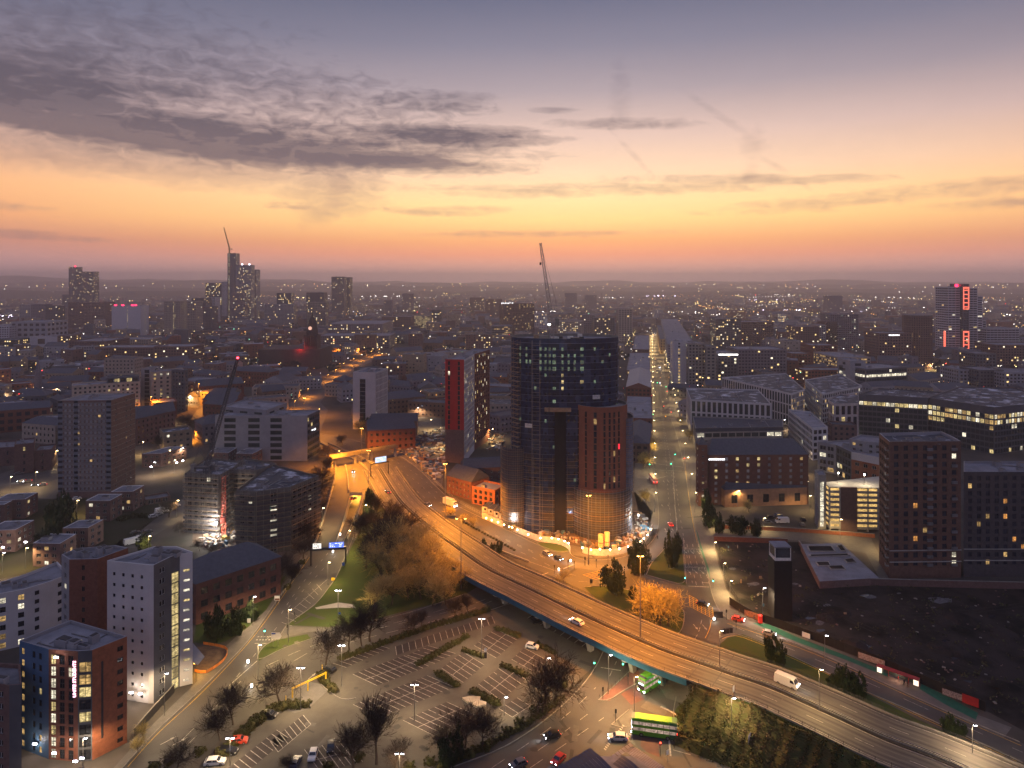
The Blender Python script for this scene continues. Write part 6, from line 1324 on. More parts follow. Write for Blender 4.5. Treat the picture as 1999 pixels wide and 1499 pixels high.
# ---------------------------------------------------------------- the filler city
occ = [(0,290,940,1100)]
def inside(poly, x, y):
    ins = False
    for i in range(len(poly)):
        (xa, ya), (xb, yb) = poly[i], poly[i-1]
        if (ya > y) != (yb > y) and x < (xb-xa)*(y-ya)/(yb-ya)+xa: ins = not ins
    return ins
keep = [[(1262,1100),(1262,645),(1292,640),(1304,700),(1345,860),(1400,1100)], [(540,850),(540,815),(600,760),(690,700),(750,690),(760,700),(650,760),(700,850),(1000,1000),(870,1100),(500,1100),(380,1000)], [(755,890),(775,835),(868,805),(990,850),(990,1000),(870,960)],
        [(372,885),(350,860),(372,795),(400,790),(420,800),(420,870)], [(0,930),(120,900),(120,990),(0,990)], [(990,860),(1290,860),(1290,1090),(990,1090)], [(1330,1500),(1330,1000),(1999,1040),(1999,1500)], [(0,880),(520,880),(700,1500),(0,1500)], [(1570,840),(1999,840),(1999,1100),(1570,1100)], [(1360,870),(1590,870),(1590,1040),(1360,1040)]]
taken = [(G(1497,664).x-5, G(1650,690).x+30, G(1650,700).y-10, G(1497,664).y+10)]
for o in list(D.objects):
    if o.parent is None and o.get('category') in ('building', 'tower', 'town hall', 'church', 'car park'):
        ws = [c.matrix_basis.translation for c in o.children]; bb = [Vector(v) for c in o.children if c.type == 'MESH' and c.name.startswith(('wall', 'hall')) for v in c.bound_box]
        if bb: taken.append((o.location.x+min(v.x for v in bb)-3, o.location.x+max(v.x for v in bb)+3, o.location.y+min(v.y for v in bb)-3, o.location.y+max(v.y for v in bb)+3))
rr = random.Random(77); wallsf = [brick, dbrick, bbrick, stone, render_g, mauve, tan, render_d]; wn = ['red brick', 'dark brick', 'brown brick', 'sandstone', 'grey', 'mauve', 'tan', 'charcoal']
marks = [('the white tower', 723, 800), ('the red panelled tower', 910, 860), ('the round tower', 1050, 830), ('the beige hotel', 315, 790), ('the red lit clock tower', 604, 715), ('the tall banded tower', 1888, 690), ('the dark cylinder', 1807, 715), ('the long street', 1275, 720), ('the roof sign office', 1012, 650),
         ('the tall dark double tower', 665, 615), ('the tallest slim tower', 452, 625), ('the white patterned tower', 246, 650), ('the far left tower', 155, 612), ('the church spire', 71, 735), ('the concrete tower', 1220, 660), ('the residential slabs', 1340, 750), ('the glass offices', 520, 850), ('the ribbon lit office', 1735, 760), ('the black glass offices', 1800, 830)]
cnt = {}; cand = []; tries = 0
while len(cand) < 900 and tries < 30000:
    tries += 1; py = 594+(rr.random()**1.25)*294; px = rr.uniform(-40, 2040)
    if any(inside(k, px, py) for k in keep): continue
    g = G(px, py); ang = rr.choice((0, .25, -.35, .6))+rr.gauss(0, .08)
    w_, d_ = rr.uniform(14, 42)*(1+.3*(g.y > 1500)), rr.uniform(12, 24); hh = rr.choice((8, 9, 11, 12, 14, 16, 20)) if rr.random() < .92 else rr.uniform(20, 32)
    if py > 760: hh = min(hh, 13)
    r_ = hypot(w_, d_)/2
    if any(a-r_*.6 < g.x < b+r_*.6 and c-r_*.6 < g.y < e+r_*.6 for a, b, c, e in taken): continue
    taken.append((g.x-r_*.6, g.x+r_*.6, g.y-r_*.6, g.y+r_*.6)); cand.append((g.y, px, py, g, ang, w_, d_, hh, rr.randrange(8), rr.random() < .6 and hh < 17))
cand.sort(key=lambda c: c[0]); far_ = MB()
for k_i, (_y, px, py, g, ang, w_, d_, hh, wi, pitched) in enumerate(cand):
    c, s = cos(ang), sin(ang); P = [g.xy+Vector((x*c-y*s, x*s+y*c)) for x, y in ((-w_/2,-d_/2),(w_/2,-d_/2),(w_/2,d_/2),(-w_/2,d_/2))]
    lit_ = rr.choice((.02, .04, .08, .16))
    if k_i >= 150:
        rm_ = rr.choice((flat, flatd, frostroof, slate)); q = [p.to_3d() for p in P]; U = Vector((0, 0, hh))
        for i in range(4): far_.face([q[i], q[(i+1) % 4], q[(i+1) % 4]+U, q[i]+U], wallsf[wi])
        if pitched:
            m0, m1 = (q[0]+q[3])/2+U*1.35, (q[1]+q[2])/2+U*1.35; far_.face([q[0]+U, q[1]+U, m1, m0], slate); far_.face([q[2]+U, q[3]+U, m0, m1], slate); far_.face([q[1]+U, q[2]+U, m1], wallsf[wi]); far_.face([q[3]+U, q[0]+U, m0], wallsf[wi])
        else:
            far_.face([v+U for v in q], rm_)
            for _k in range(rr.randrange(1, 4)):
                bx_, by_ = g.x+rr.uniform(-.25, .25)*w_, g.y+rr.uniform(-.2, .2)*d_; s_ = rr.uniform(1, 3); far_.box((bx_-s_, by_-s_*.7, hh), (bx_+s_, by_+s_*.7, hh+rr.uniform(.8, 2.6)), rr.choice((render_g, conc2, render_d)))
        for i in range(4):
            a, b = P[i], P[(i+1) % 4]; d = b-a; n = Vector((d.y, -d.x)).normalized()
            if n.dot(-a) < 0: continue
            L = d.length; d.normalize()
            for z in range(int(hh/3.6)):
                for u in range(int(L/3.8)):
                    v = rr.random()
                    if v > .55+lit_: continue
                    p = a+d*(u*3.8+1.1)+n*.08; q2 = p+d*1.5; zz = 1.2+z*3.6; far_.face([(p.x,p.y,zz),(q2.x,q2.y,zz),(q2.x,q2.y,zz+1.5),(p.x,p.y,zz+1.5)], rr.choice((litF, litF, litF2)) if v < lit_ else glass)
        continue
    mk = min(marks, key=lambda m: hypot(px-m[1], (py-m[2])*2.5)); dx, dy = px-mk[1], py-mk[2]
    rel = ('behind' if dy < 0 else 'below') if abs(dy)*2.5 > abs(dx) else ('left of' if dx < 0 else 'right of')
    key = (wi, pitched, rel, mk[0]); cnt[key] = cnt.get(key, 0)+1; od = ['', 'second ', 'third ', 'fourth ', 'fifth ', 'sixth ', 'seventh ', 'eighth '][min(7, cnt[key]-1)]
    size = 'low' if hh < 11 else 'mid height' if hh < 17 else 'tall'
    lab = f"{od}{size} {wn[wi]} building, {'slate' if pitched else 'flat'} roof, {rel} {mk[0]}"
    stl = style(wall=wallsf[wi], fh=3.5, bw=3.6, wf=.4, hf=.42, lit=lit_, lm=(litw, lity, litc, litw, lito), frame=framed, wk='plain', rec=.2)
    B(lab, P, hh, stl, roof=rr.choice((flat, flatd, frostroof, slate)), gable=(hh+min(5, d_*.25), slate, rr.choice((.3, .3, d_*.35))) if pitched else None, kit=rr.choice((0, 1, 2)), single=False, seed=k_i, group='city buildings')
far_.build('city_blocks', kind='stuff')
# beyond those: a mass of roofs that nobody could count
mb = MB(); pal2 = (dbrick, mauve, render_d, bbrick, slate)
for _ in range(5200):
    py = 556+(rr.random()**1.5)*115; px = rr.uniform(-80, 2080)
    if py > 600 and rr.random() < .35 or any(inside(k, px, py) for k in keep[:2]): continue
    g = G(px, py)
    if any(a-6 < g.x < b+6 and c-6 < g.y < e+6 for a, b, c, e in taken): continue
    M = Matrix.Translation((g.x, g.y, 0))@Matrix.Rotation(rr.choice((0, .4, -.5, .8)), 4, 'Z'); w_, d_, hh = rr.uniform(8, 34), rr.uniform(8, 22), rr.uniform(5, 12)*(1 if rr.random() < .96 else 2.2)
    mb.box((-w_/2, -d_/2, 0), (w_/2, d_/2, hh), rr.choice(pal2), M, skip=(0,)); 
mb.build('distant_houses', kind='stuff')
# ---------------------------------------------------------------- trees
def rvec(r): 
    while True:
        v = Vector((r.uniform(-1,1), r.uniform(-1,1), r.uniform(-1,1)))
        if .05 < v.length < 1: return v.normalized()
def baretree(seed, hgt=10, spread=.55, levels=5, lift=.25, tw=twig):
    levels = 4
    r = random.Random(seed); trunk = MB(); crown = MB()
    def grow(p, d, L, rad, lv):
        mb = trunk if lv <= 1 else crown; n = 3 if lv < 3 else 2; q = p
        for k in range(n):
            d2 = (d+rvec(r)*.22+Vector((0,0,lift*.22))).normalized(); e = q+d2*(L/n); r1 = rad*(1-.35*(k+1)/n)
            mb.tube(q, e, max(.012, rad*(1-.35*k/n)), max(.009, r1), bark if lv <= 2 else tw, 5 if lv < 2 else 3); q = e; d = d2
            if lv < levels and (k > 0 or lv > 0):
                for _ in range((3, 2, 2, 1, 1)[lv]):
                    s = (d*.55+rvec(r)*spread*1.25+Vector((0,0,lift))).normalized(); grow(q, s, L*r.uniform(.55,.85), rad*.5, lv+1)
        if lv < levels:
            for _ in range(2): grow(q, (d+rvec(r)*spread*.9).normalized(), L*r.uniform(.6,.85), rad*.58, lv+1)
    grow(Vector((0,0,0)), Vector((0,0,1)), hgt*.36, hgt*.022, 0)
    zmax = max(v[2] for v in crown.v); k = hgt/zmax
    for m in (trunk, crown): m.v = [(x*k, y*k, z*k) for x, y, z in m.v]
    return trunk.mesh('trunk'), crown.mesh('crown')
def leafmass(seed, n, shape, leaf, m, core=None):
    """many small leaf faces spread in clumps through a volume"""
    r = random.Random(seed); mb = MB(); k = mb.mid(m); cl = []
    while len(cl) < max(14, n//45):
        p = Vector((r.uniform(-1,1), r.uniform(-1,1), r.uniform(0,1)))
        f = shape(p.z)
        if hypot(p.x, p.y) < f: cl.append((p, r.uniform(.10,.30)))
    if core:
        kc = mb.mid(core); N = 10
        for a in range(N):
            for b in range(6):
                P_c = lambda i, j: (cos(2*pi*i/N)*shape(j/6)*.6, sin(2*pi*i/N)*shape(j/6)*.6, j/6*.7)
                mb.face([P_c(a,b), P_c(a+1,b), P_c(a+1,b+1), P_c(a,b+1)], core)
    for i in range(n):
        c, rad = cl[i % len(cl)]; q = c+rvec(r)*rad*r.random()**.4; s = leaf*r.uniform(.5,1.3); u = rvec(r)*s; v = rvec(r).cross(u).normalized()*s*.8
        j = len(mb.v); mb.v += [tuple(q-u), tuple(q+v), tuple(q+u), tuple(q-v)]; mb.f.append((j, j+1, j+2, j+3)); mb.mi.append(k)
    return mb.mesh('crown')
bare = [baretree(i, 10, s, 5, l) for i, (s, l) in enumerate(((.60,.22),(.72,.12),(.5,.35),(.65,.2)))]
gold = baretree(31, 10, .75, 5, .38, mat('lamplit_twig', (.50,.40,.13), .9, scale=.6, col2=(.26,.19,.07)))  # golden lamplight on this tree is put into the twig colour
round_ = [leafmass(i, 2400, lambda z: sqrt(max(0, 1-(2*z-1)**2))*.95, .06, leafd, leafd) for i in (1, 2)]
cone_ = [leafmass(i, 2400, lambda z: (1-z)**.8*.85+.05, .055, leafd, leafd) for i in (3, 4)]
bushm = [leafmass(i, 1000, lambda z: sqrt(max(0, 1-z*z))*.95, .075, hedgem, hedgem) for i in (5, 6, 7)]
bushb = [leafmass(i, 1000, lambda z: sqrt(max(0, 1-z*z))*.95, .075, mat('brown_leaf', (.085,.060,.022), .9, scale=.8, col2=(.05,.04,.02)), hedgem) for i in (15, 16, 17)]
tr = MB(); tr.tube((0,0,0), (0,0,.55), .035, .02, bark, 6); trunkm = tr.mesh('trunk')
def bigtree(lab, px, pyb, pyt, kind=0, group=None, wide=1.0, cat='tree'):
    g = G(px, pyb); hgt = H-(pyt-HZ)*g.y/F; hgt = max(2.5, hgt); o = thing('bare_tree', lab, cat, tuple(g), R.uniform(0, 6), group, scale=(hgt/10*wide, hgt/10*wide, hgt/10))
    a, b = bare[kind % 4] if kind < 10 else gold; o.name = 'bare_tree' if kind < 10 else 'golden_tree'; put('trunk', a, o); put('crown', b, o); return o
def evergreen(lab, px, pyb, pyt, wd, kind, group=None, name='evergreen_tree'):
    g = G(px, pyb); hgt = H-(pyt-HZ)*g.y/F; w_ = wd*g.y/F/2; o = thing(name, lab, 'tree', tuple(g), R.uniform(0, 6), group, scale=(w_, w_, hgt)); put('crown', (round_ if kind == 0 else cone_)[R.randrange(2)], o); put('trunk', trunkm, o); return o
def bush(lab, px, py, w_, h_, group, ln=None, rz=0, z=0, name='shrub'):
    g = G(px, py, z); o = thing(name, lab, 'bush', tuple(g), rz, group, scale=((ln or w_)/2, w_/2, h_)); put('foliage', R.choice(bushm), o); return o
TR = [(637,1300,1222,1,'bare spreading tree at the car park entrance'),(682,1268,1195,0,'thin bare tree behind the entrance tree'),(706,1260,1190,2,'bare tree over the hedge, left of the pair'),(722,1252,1165,0,'tallest bare tree over the top hedge'),(808,1235,1188,3,'bare tree at the middle of the top hedge'),(822,1225,1186,2,'bare tree just right of the middle hedge tree'),
  (888,1205,1163,0,'bare young tree near the flyover mouth'),(915,1200,1155,2,'bare young tree closest to the flyover mouth'),(547,1375,1290,1,'brown bare tree in front of the yellow barrier'),(455,1415,1333,0,'bare tree on the verge beside the left road'),(430,1446,1372,3,'lower bare tree on the left verge'),(345,1505,1440,1,'bare tree cut by the bottom edge at left'),(735,1492,1365,2,'large upright bare tree at the bottom of the car park'),
  (690,1505,1412,0,'bare tree behind the white parked car at the bottom'),(1058,1392,1288,3,'left one of the two wide bare trees near the junction'),(1082,1372,1262,1,'right one of the two wide bare trees near the junction'),(941,1461,1383,0,'pale lit bare tree below the flower bed'),(908,1460,1365,3,'dense bare tree below the car park bays'),(858,1466,1408,1,'low bare tree left of the narrow conifer'),(770,1500,1440,3,'scrubby bare tree at the bottom edge'),(560,1510,1472,1,'scrubby bare tree left at the bottom edge')]
for x, b, t, k, lb in TR: bigtree(lb, x, b, t, k, wide=1.15)
park = [(735,1100,1015),(760,1088,1000),(785,1100,1010),(803,1138,1045),(772,1148,1065),(822,1128,1040),(842,1148,1070),(752,1060,985),(722,1050,990),(790,1060,990),(815,1088,1015),(850,1112,1045),(872,1140,1080),(735,1015,965),(765,1030,975),(728,1195,1120),(845,1183,1120),(878,1162,1105),(900,1152,1105),(745,1130,1050),(796,1168,1098),(765,1180,1110),(822,1170,1100),(700,1050,1000),(775,1120,1035),(860,1160,1095),(830,1105,1035),(715,1110,1040),(890,1130,1085),(805,1110,1025),(870,1180,1120)]
OD = ['first', 'second', 'third', 'fourth', 'fifth', 'sixth', 'seventh', 'eighth', 'ninth', 'tenth', 'eleventh', 'twelfth', 'thirteenth', 'fourteenth', 'fifteenth', 'sixteenth', 'seventeenth', 'eighteenth']
rows_ = [[], [], []]
for p_ in park: rows_[0 if p_[1] < 1065 else 1 if p_[1] < 1125 else 2].append(p_)
ii = 0
for r_i, row in enumerate(rows_):
    for q_i, (x, b, t) in enumerate(sorted(row)):
        bigtree(f"bare reddish park tree beside the flyover, {OD[q_i]} from the left in the {('back', 'middle', 'front')[r_i]} row", x, b, t, ii, 'bare trees in the park beside the flyover', 1.2); ii += 1
vr = [(630,955,905),(618,985,930),(634,925,890),(606,1062,1010),(592,1090,1045),(622,1010,965),(566,1145,1095),(548,1130,1080),(640,900,865),(668,868,845),(700,845,820)]
for i, (x, b, t) in enumerate(vr): bigtree('bare tree on the left verge of the slip road, '+('beside the scaffolded block', 'below the grey offices', 'beside the brown netting', 'near the sign gantry', 'under the institute gable', 'at the scaffold corner', 'over the pavement bend', 'behind the small roadside sign', 'next to the office corner', 'at the footbridge end', 'by the white tower')[i], x, b, t, i, 'bare trees along the slip road', 1.4)
misc = [(330,1010,970),(250,1110,1075),(320,870,835),(345,865,830),(365,840,805),(380,845,812),(308,880,850),(390,1075,1050),(415,1085,1062),(350,1040,1018),(1268,890,850),(1262,870,838),(1256,915,880),(1345,860,835),(1330,830,812),(1462,1000,975),(880,1010,985),(905,1022,1002),(925,1030,1008),(600,758,738),(570,752,730),(590,742,722),(700,830,805),(780,850,828),(1000,1040,1022),(1262,985,955),(1100,1136,1112),(1090,1148,1125),(760,870,848),(270,1470,1440),(280,1440,1410)]
for i, (x, b, t) in enumerate(misc): bigtree('small bare street tree '+('between the walk-up flats', 'behind the rust brown block', 'below the beige hotel', 'beside the warehouse gable', 'in the bend of the orange road', 'at the top of the orange bend', 'left of the warehouse foot', 'by the yellow excavator', 'in front of the school roof', 'beside the parked cars', 'at the crossing, left pavement', 'up the street on the left', 'in front of the brown corner building', 'under the pale framed office', 'further up the street on the right', 'in front of the hotel arcade', 'beside the mill cabins', 'between mill and slip road', 'near the splitter island top', 'by the town square', 'left in the town square', 'back of the town square', 'under the white tower', 'at the rubble yard edge', 'left of the white hoarding', 'beside the bus lane', 'by the flyover parapet', 'just below the flyover parapet tree', 'left of the footbridge', 'by the student block corner', 'right of the orange wall')[i], x, b, t, i, None, 1.3)
bigtree('golden lit bushy tree on the island beside the flyover', 1288, 1226, 1133, 10, wide=1.25); gl_ = bigtree('third golden spray of the lit bushy tree', 1279, 1224, 1142, 10, wide=1.2); gcm = leafmass(61, 3200, lambda z: sqrt(max(0, 1-(2*z-1)**2))*.98, .03, MATS['lamplit_twig']); put('leaves', gcm, gl_, lloc=(0,0,1.5), scale=(4.4,4.4,8.2))
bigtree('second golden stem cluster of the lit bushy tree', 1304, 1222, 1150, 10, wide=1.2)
for a in (('tall dark conifer at the head of the park', 722,1012,938,34,1), ('dark evergreen tree on the island above the flyover', 1198,1158,1098,52,0), ('small round evergreen beside the larger island tree', 1236,1168,1138,24,1), ('dark evergreen on the upper grass island', 1313,1108,1040,34,0), ('brown leaved tree at the end of the curved hoarding', 1246,1118,1060,48,0),
          ('low dark evergreen beside the upper island tree', 1240,1095,1058,30,0), ('narrow black conifer at the bottom of the car park', 896,1482,1408,26,1), ('green shrub tree left of the narrow conifer', 872,1495,1440,46,0), ('second dark evergreen behind the upper island tree', 1322,1080,1048,22,0), ('dark round tree between the walk-up flats', 118,1060,968,56,0), ('second dark round tree between the walk-up flats', 92,1090,1030,50,0),
          ('dark evergreen by the hotel wall', 1385,1030,985,30,0), ('dark evergreen beside the brick wall end', 1378,1000,960,22,0), ('wide evergreen in front of the hotel drive', 1440,1040,1008,44,0), ('dark bushes tree in front of the pale hotel arcade', 1405,1040,1005,24,0), ('evergreen on the hotel lawn', 1475,1045,1015,24,0), ('big shrub left of the van', 1505,1290,1242,34,0), ('second big shrub left of the van', 1522,1298,1256,28,0), ('round shrub right of the van', 1650,1358,1305,48,0), ('round shrub behind the van', 1672,1362,1315,40,0), ('small round shrub right of the van group', 1625,1345,1318,30,0),
          ('shrub under the motorway lamp at right', 1855,1440,1398,36,0), ('shrub left of the motorway lamp at right', 1875,1436,1410,26,0), ('dark tree on the institute lawn, left', 420,1250,1188,42,0), ('dark tree on the institute lawn, right', 458,1240,1192,40,0), ('evergreen on the institute lawn near the road', 490,1212,1178,30,0), ('dark tree beside the white tower foot', 712,838,808,24,0), ('dark tree right of the white tower foot', 728,842,815,20,0), ('clipped tree on the bushy splitter', 975,1080,1058,16,0), ('second clipped tree on the splitter', 945,1068,1052,12,0), ('third clipped tree on the splitter', 962,1075,1060,12,0), ('dark pine near the parked cars', 280,1078,1045,30,0)):
    evergreen(*a)
# hedges and shrub beds
HG = [((817,1297),(912,1243),2.6,1.2),((905,1270),(942,1282),2.4,1.2),((855,1316),(897,1342),2.6,1.3),((925,1352),(973,1376),2.8,1.3),((983,1300),(1028,1320),2.6,1.2),((972,1228),(1012,1243),2.6,1.2),((1048,1258),(1085,1277),2.6,1.0)]
nm = ('long hedge between the upper bays', 'hedge at the foot of the tall car park lamp', 'triangular hedge in the middle of the car park', 'hedge with a pale rock beside it', 'hedge left of the wide bare trees', 'hedge nearest to the flyover', 'hedge behind the white parked hatchback')
def hedge(a, b, w_, h_, lab, step=1.3):
    P = resample(L_([a, b] if len(a) == 2 and not isinstance(a[0], tuple) else list(a)), step); o = thing('hedge', lab, 'hedge', tuple(P[0])); 
    for p in P: put('foliage', R.choice(bushm), o, lloc=p-P[0], rz=R.uniform(0, 6), scale=(w_*.62, w_*.55, h_*R.uniform(.85, 1.15)))
for (a, b, w_, h_), n_ in zip(HG, nm): hedge(a, b, w_, h_, n_)
hedge(((668,1286),(720,1268),(760,1252),(850,1222),(900,1208),(958,1190)), None, 2.6, 1.5, 'long hedge along the top of the car park')
hedge(((425,1482),(470,1437),(540,1380)), None, 3.6, 1.8, 'hedge between the left road and the car park'); hedge(((545,1384),(575,1378),(600,1378)), None, 3.4, 1.6, 'clipped hedge at the car park exit'); hedge(((628,1318),(640,1340),(655,1350)), None, 3, 1.2, 'low hedge behind the yellow height barrier')
hedge(((1500,1306),(1600,1352),(1700,1398),(1800,1440),(1960,1500)), None, 3.0, 1.1, 'long hedge between the flyover and the right road'); hedge(((960,1448),(1020,1420),(1100,1360)), None, 2.5, .8, 'rough hedge along the junction verge'); hedge(((860,1498),(960,1452)), None, 3, .9, 'lower rough hedge along the junction verge', 1.6)
hedge(((905,1020),(960,1050),(1010,1078)), None, 1.2, .8, 'low planting on the splitter island', 2.2); hedge(((238,1016),(262,1008),(290,1010)), None, 4, 2, 'dense hedge beside the walk-up flats')
rr = random.Random(9)
i_top = idx(1398); mb = MB(); kg, kb, kd = mb.mid(hedgem), mb.mid(MATS['brown_leaf']), mb.mid(leafd); lump = {}
def lmp(x, y): return .9+1.1*sin(x*.55+1.3*sin(y*.31))*sin(y*.47+1.1*sin(x*.27))+.5*sin(x*1.3+y*.9)*sin(y*1.7-x*.6)
grid = {}
for i in range(i_top, min(len(FR)-1, i_top+44)):
    p, n = FR[i]
    for k in range(26):
        d_ = k/25*(14 if i < i_top+10 else 9); z_ = max(0, p.z*(1-d_/(1.5*p.z))); q = p-n*(WD+1.8+d_); hh_ = max(.25, lmp(q.x, q.y)*1.1+.8)*min(1, k/2)*min(1, (25-k)/3); grid[i, k] = len(mb.v); mb.v.append((q.x, q.y, z_+hh_*.75))
        for _l in range(30):
            r_ = rvec(rr)*rr.uniform(.1, 1.0); c_ = Vector((q.x+r_.x*1.5, q.y+r_.y*1.5, z_+hh_*.8+r_.z*.55)); s_ = rr.uniform(.10, .26); u_ = rvec(rr)*s_; v_ = rvec(rr).cross(u_).normalized()*s_; lump.setdefault(0, []).append((c_-u_, c_+v_, c_+u_, c_-v_, kb if sin(q.x*.35+q.y*.2)+rr.uniform(-.5, .5) > .3 else (kg if rr.random() < .7 else kd)))
for (i, k), a in list(grid.items()):
    if (i+1, k) in grid and (i, k+1) in grid and (i+1, k+1) in grid: mb.f.append((a, grid[i, k+1], grid[i+1, k+1], grid[i+1, k])); mb.mi.append(kg)
for q0, q1, q2, q3, m_ in lump[0]: j_ = len(mb.v); mb.v += [tuple(q0), tuple(q1), tuple(q2), tuple(q3)]; mb.f.append((j_, j_+1, j_+2, j_+3)); mb.mi.append(m_)
mb.build('bank_undergrowth', kind='stuff')
for i, (x, y, w_) in enumerate(((1340,1388,5),(1362,1400,6),(1385,1412,7),(1350,1410,5),(1410,1424,6),(1440,1446,5),(1462,1452,4),(1400,1390,7),(1430,1400,6),(1330,1402,4))):
    bush('rounded shrub on the bank above the buses, '+ORD[i]+' of its clump', x, y, w_, w_*.42, 'rounded shrubs above the buses', name='bank_shrub')
bushes2 = [(1060,1370),(1045,1388),(1100,1340),(1015,1412),(990,1430),(700,1480),(640,1500),(800,1499),(840,1490),(920,1475),(950,1460),(300,1500),(330,1490),(390,1470),(410,1240),(440,1232),(470,1228),(560,1150),(575,1120),(590,1100),(600,1060)]
for i, (x, y) in enumerate(bushes2): bush(ORD[i]+' low rough shrub under the bare trees on the verges', x, y, 3.4, 1.8, 'low shrubs on the verges')
# far trees: one mass
mb = MB(); k_ = mb.mid(mat('far_tree', (.028,.030,.020), .95, scale=.05, col2=(.016,.018,.014)))
rr = random.Random(15)
for _ in range(2600):
    py = 560+(rr.random()**1.6)*170; px = rr.uniform(-60, 2060); 
    if any(inside(k, px, py) for k in keep[:3]): continue
    g = G(px, py)
    if any(a < g.x < b and c < g.y < e for a, b, c, e in taken): continue
    s = rr.uniform(3, 7)
    for _k in range(9):
        q = g+Vector((rr.uniform(-1,1), rr.uniform(-1,1), rr.uniform(.4, 1.7)))*s; a_ = rr.uniform(.5, .9)*s*.5; j = len(mb.v); mb.v += [(q.x-a_, q.y, q.z), (q.x, q.y-a_, q.z-a_), (q.x+a_, q.y, q.z), (q.x, q.y+a_*.4, q.z+a_)]; mb.f.append((j, j+1, j+2, j+3)); mb.mi.append(k_)
mb.build('distant_trees', kind='stuff')
# ---------------------------------------------------------------- street lamps
HEAD = {}
def lampmesh(kind):
    if kind in HEAD: return HEAD[kind]
    hcol = {'o': (1, .50, .10), 'w': (.92, .93, 1), 'y': (1, .78, .40)}[kind[0]]; st = {'o': 30, 'w': 60, 'y': 34}[kind[0]]
    hd, ls = MB(), MB(); m = memit('lens_'+kind[0], hcol, st)
    xs = {'1': (.6,), '2': (-.6, .6), '3': (-1.5, 1.5)}[kind[1]]
    for x in xs: hd.box((x-.36, -.2, 0), (x+.36, .2, .16), dsteel); ls.box((x-.32, -.18, -.12), (x+.32, .18, -.005), m); hd.tube((0,0,0), (x, 0, .1), .05, .05, dsteel, 4)
    HEAD[kind] = (hd.mesh('lamp_head'), ls.mesh('lens')); return HEAD[kind]
pm = MB(); pm.tube((0,0,0), (0,0,1), .10, .055, steel, 6); polem = pm.mesh('pole'); pm = MB(); pm.tube((0,0,0), (0,0,1), .2, .1, steel, 8); hpolem = pm.mesh('pole')
COLS = {'o': (1, .325, .02), 'w': (1, .70, .38), 'y': (1, .66, .26)}
def lamp(px, pt, pb, kind, lab, e=None, group=None, z0=0.0, rz=0.0, light=True, spot=True):
    g = G(px, pb, z0); hgt = H-(pt-HZ)*g.y/F-z0; hgt = min(max(hgt, 4), 32); o = thing('street_lamp', lab, 'street lamp', tuple(g), rz, group)
    put('pole', hpolem if hgt > 17 else polem, o, scale=(1, 1, hgt)); a, b = lampmesh(kind); put('lamp_head', a, o, lloc=(0,0,hgt)); put('lens', b, o, lloc=(0,0,hgt))
    if light:
        ld = D.lights.new('lamp_light', 'SPOT'); ld.spot_size = 2.85; ld.spot_blend = .45; ld.energy = (e if e else hgt*hgt*{'o': 215, 'w': 66, 'y': 74}[kind[0]])*LK; ld.color = COLS[kind[0]]; ld.shadow_soft_size = .5; put('lamp_light', ld, o, lloc=(0,0,hgt-.35))
    return o
lamp(706,836,907,'o2','tall sodium motorway lamp left of the footbridge'); lamp(719.5,879,945,'o2','tall sodium lamp in front of the footbridge deck'); lamp(869,905,1022,'o2','very tall sodium mast beside the brick mill'); lamp(900,1012,1150,'o3','tallest double sodium mast at the flyover edge', 17000); lamp(1149,967,1102,'o2','tall sodium mast in front of the round drum', 135000)
lamp(1250,1085,1246,'o2','tall sodium mast in the flyover central reserve beside the golden tree', 90000, z0=7); lamp(594.5,777,815,'o2','sodium lamp at the town end of the motorway'); lamp(622,798,850,'o1','sodium lamp at the corner of the grey offices', 50000); lamp(387,749,795,'o1','sodium lamp in front of the beige hotel', 60000); lamp(294,774,815,'o1','sodium lamp on the left of the beige hotel', 40000); lamp(450,781,812,'o1','sodium lamp beyond the grey offices', 30000)
lamp(372,840,860,'o1','small lamp on the orange road bend', 16000); lamp(278,862,890,'y1','lamp in front of the warehouse', 9000)
lamp(660,880,915,'o1','added sodium lamp on the slip road verge', 40000);  # made-up lamp, added to light the slip road
E1 = None
lamp(1428,1362,1450,'w1','lamp on the shrub bank below the flyover', 4000)
for a in ((940,1207,1285,'w2','tall car park lamp beside the black pay machine'),(667,1259,1340,'w2','white lamp at the car park entrance hedge'),(587,1303,1386,'w2','white lamp in front of the yellow height barrier'),(809,1336,1407,'w2','white lamp standing among the middle bays'),(984,1360,1397,'w1','lamp beside the pale rock hedge'),(780,1470,1530,'w2','lamp at the very bottom of the car park'),(449,1440,1495,'w2','lamp beside the red parked car'),
          (1068,1284,1335,'w1','lamp inside the wide bare trees'),(1188,1278,1355,'w1','lamp on the junction splitter near the bus'),(1489,1147,1211,'w1','lamp beside the hoarding near the black shaft'),(660,1152,1222,'w2','lamp on the park lawn'),(563,1189,1257,'y1','lamp on the small grass triangle'),(504,1258,1330,'y1','lamp on the left road island'),(640,1097,1143,'y1','lamp beside the left road before the gantry'),
          (494,1164,1222,'w1','lamp on the institute lawn edge'),(321,1314,1397,'w1','lamp in front of the pale student tower'),(162,1440,1520,'w1','lamp in front of the student block'),(680,1035,1085,'y1','lamp just behind the blue sign gantry'),(629,991,1030,'y1','lamp at the slip road verge beside the netting'),(712,985,1022,'y1','lamp hidden beside the park conifer'),(1397,1012,1034,'y1','lamp at the end of the orange brick wall'),(1490,1011,1036,'y1','lamp by the hotel car park'),
          (1238,1320,1420,'y1','lamp pole between the two green buses')): lamp(*a, e=E1)
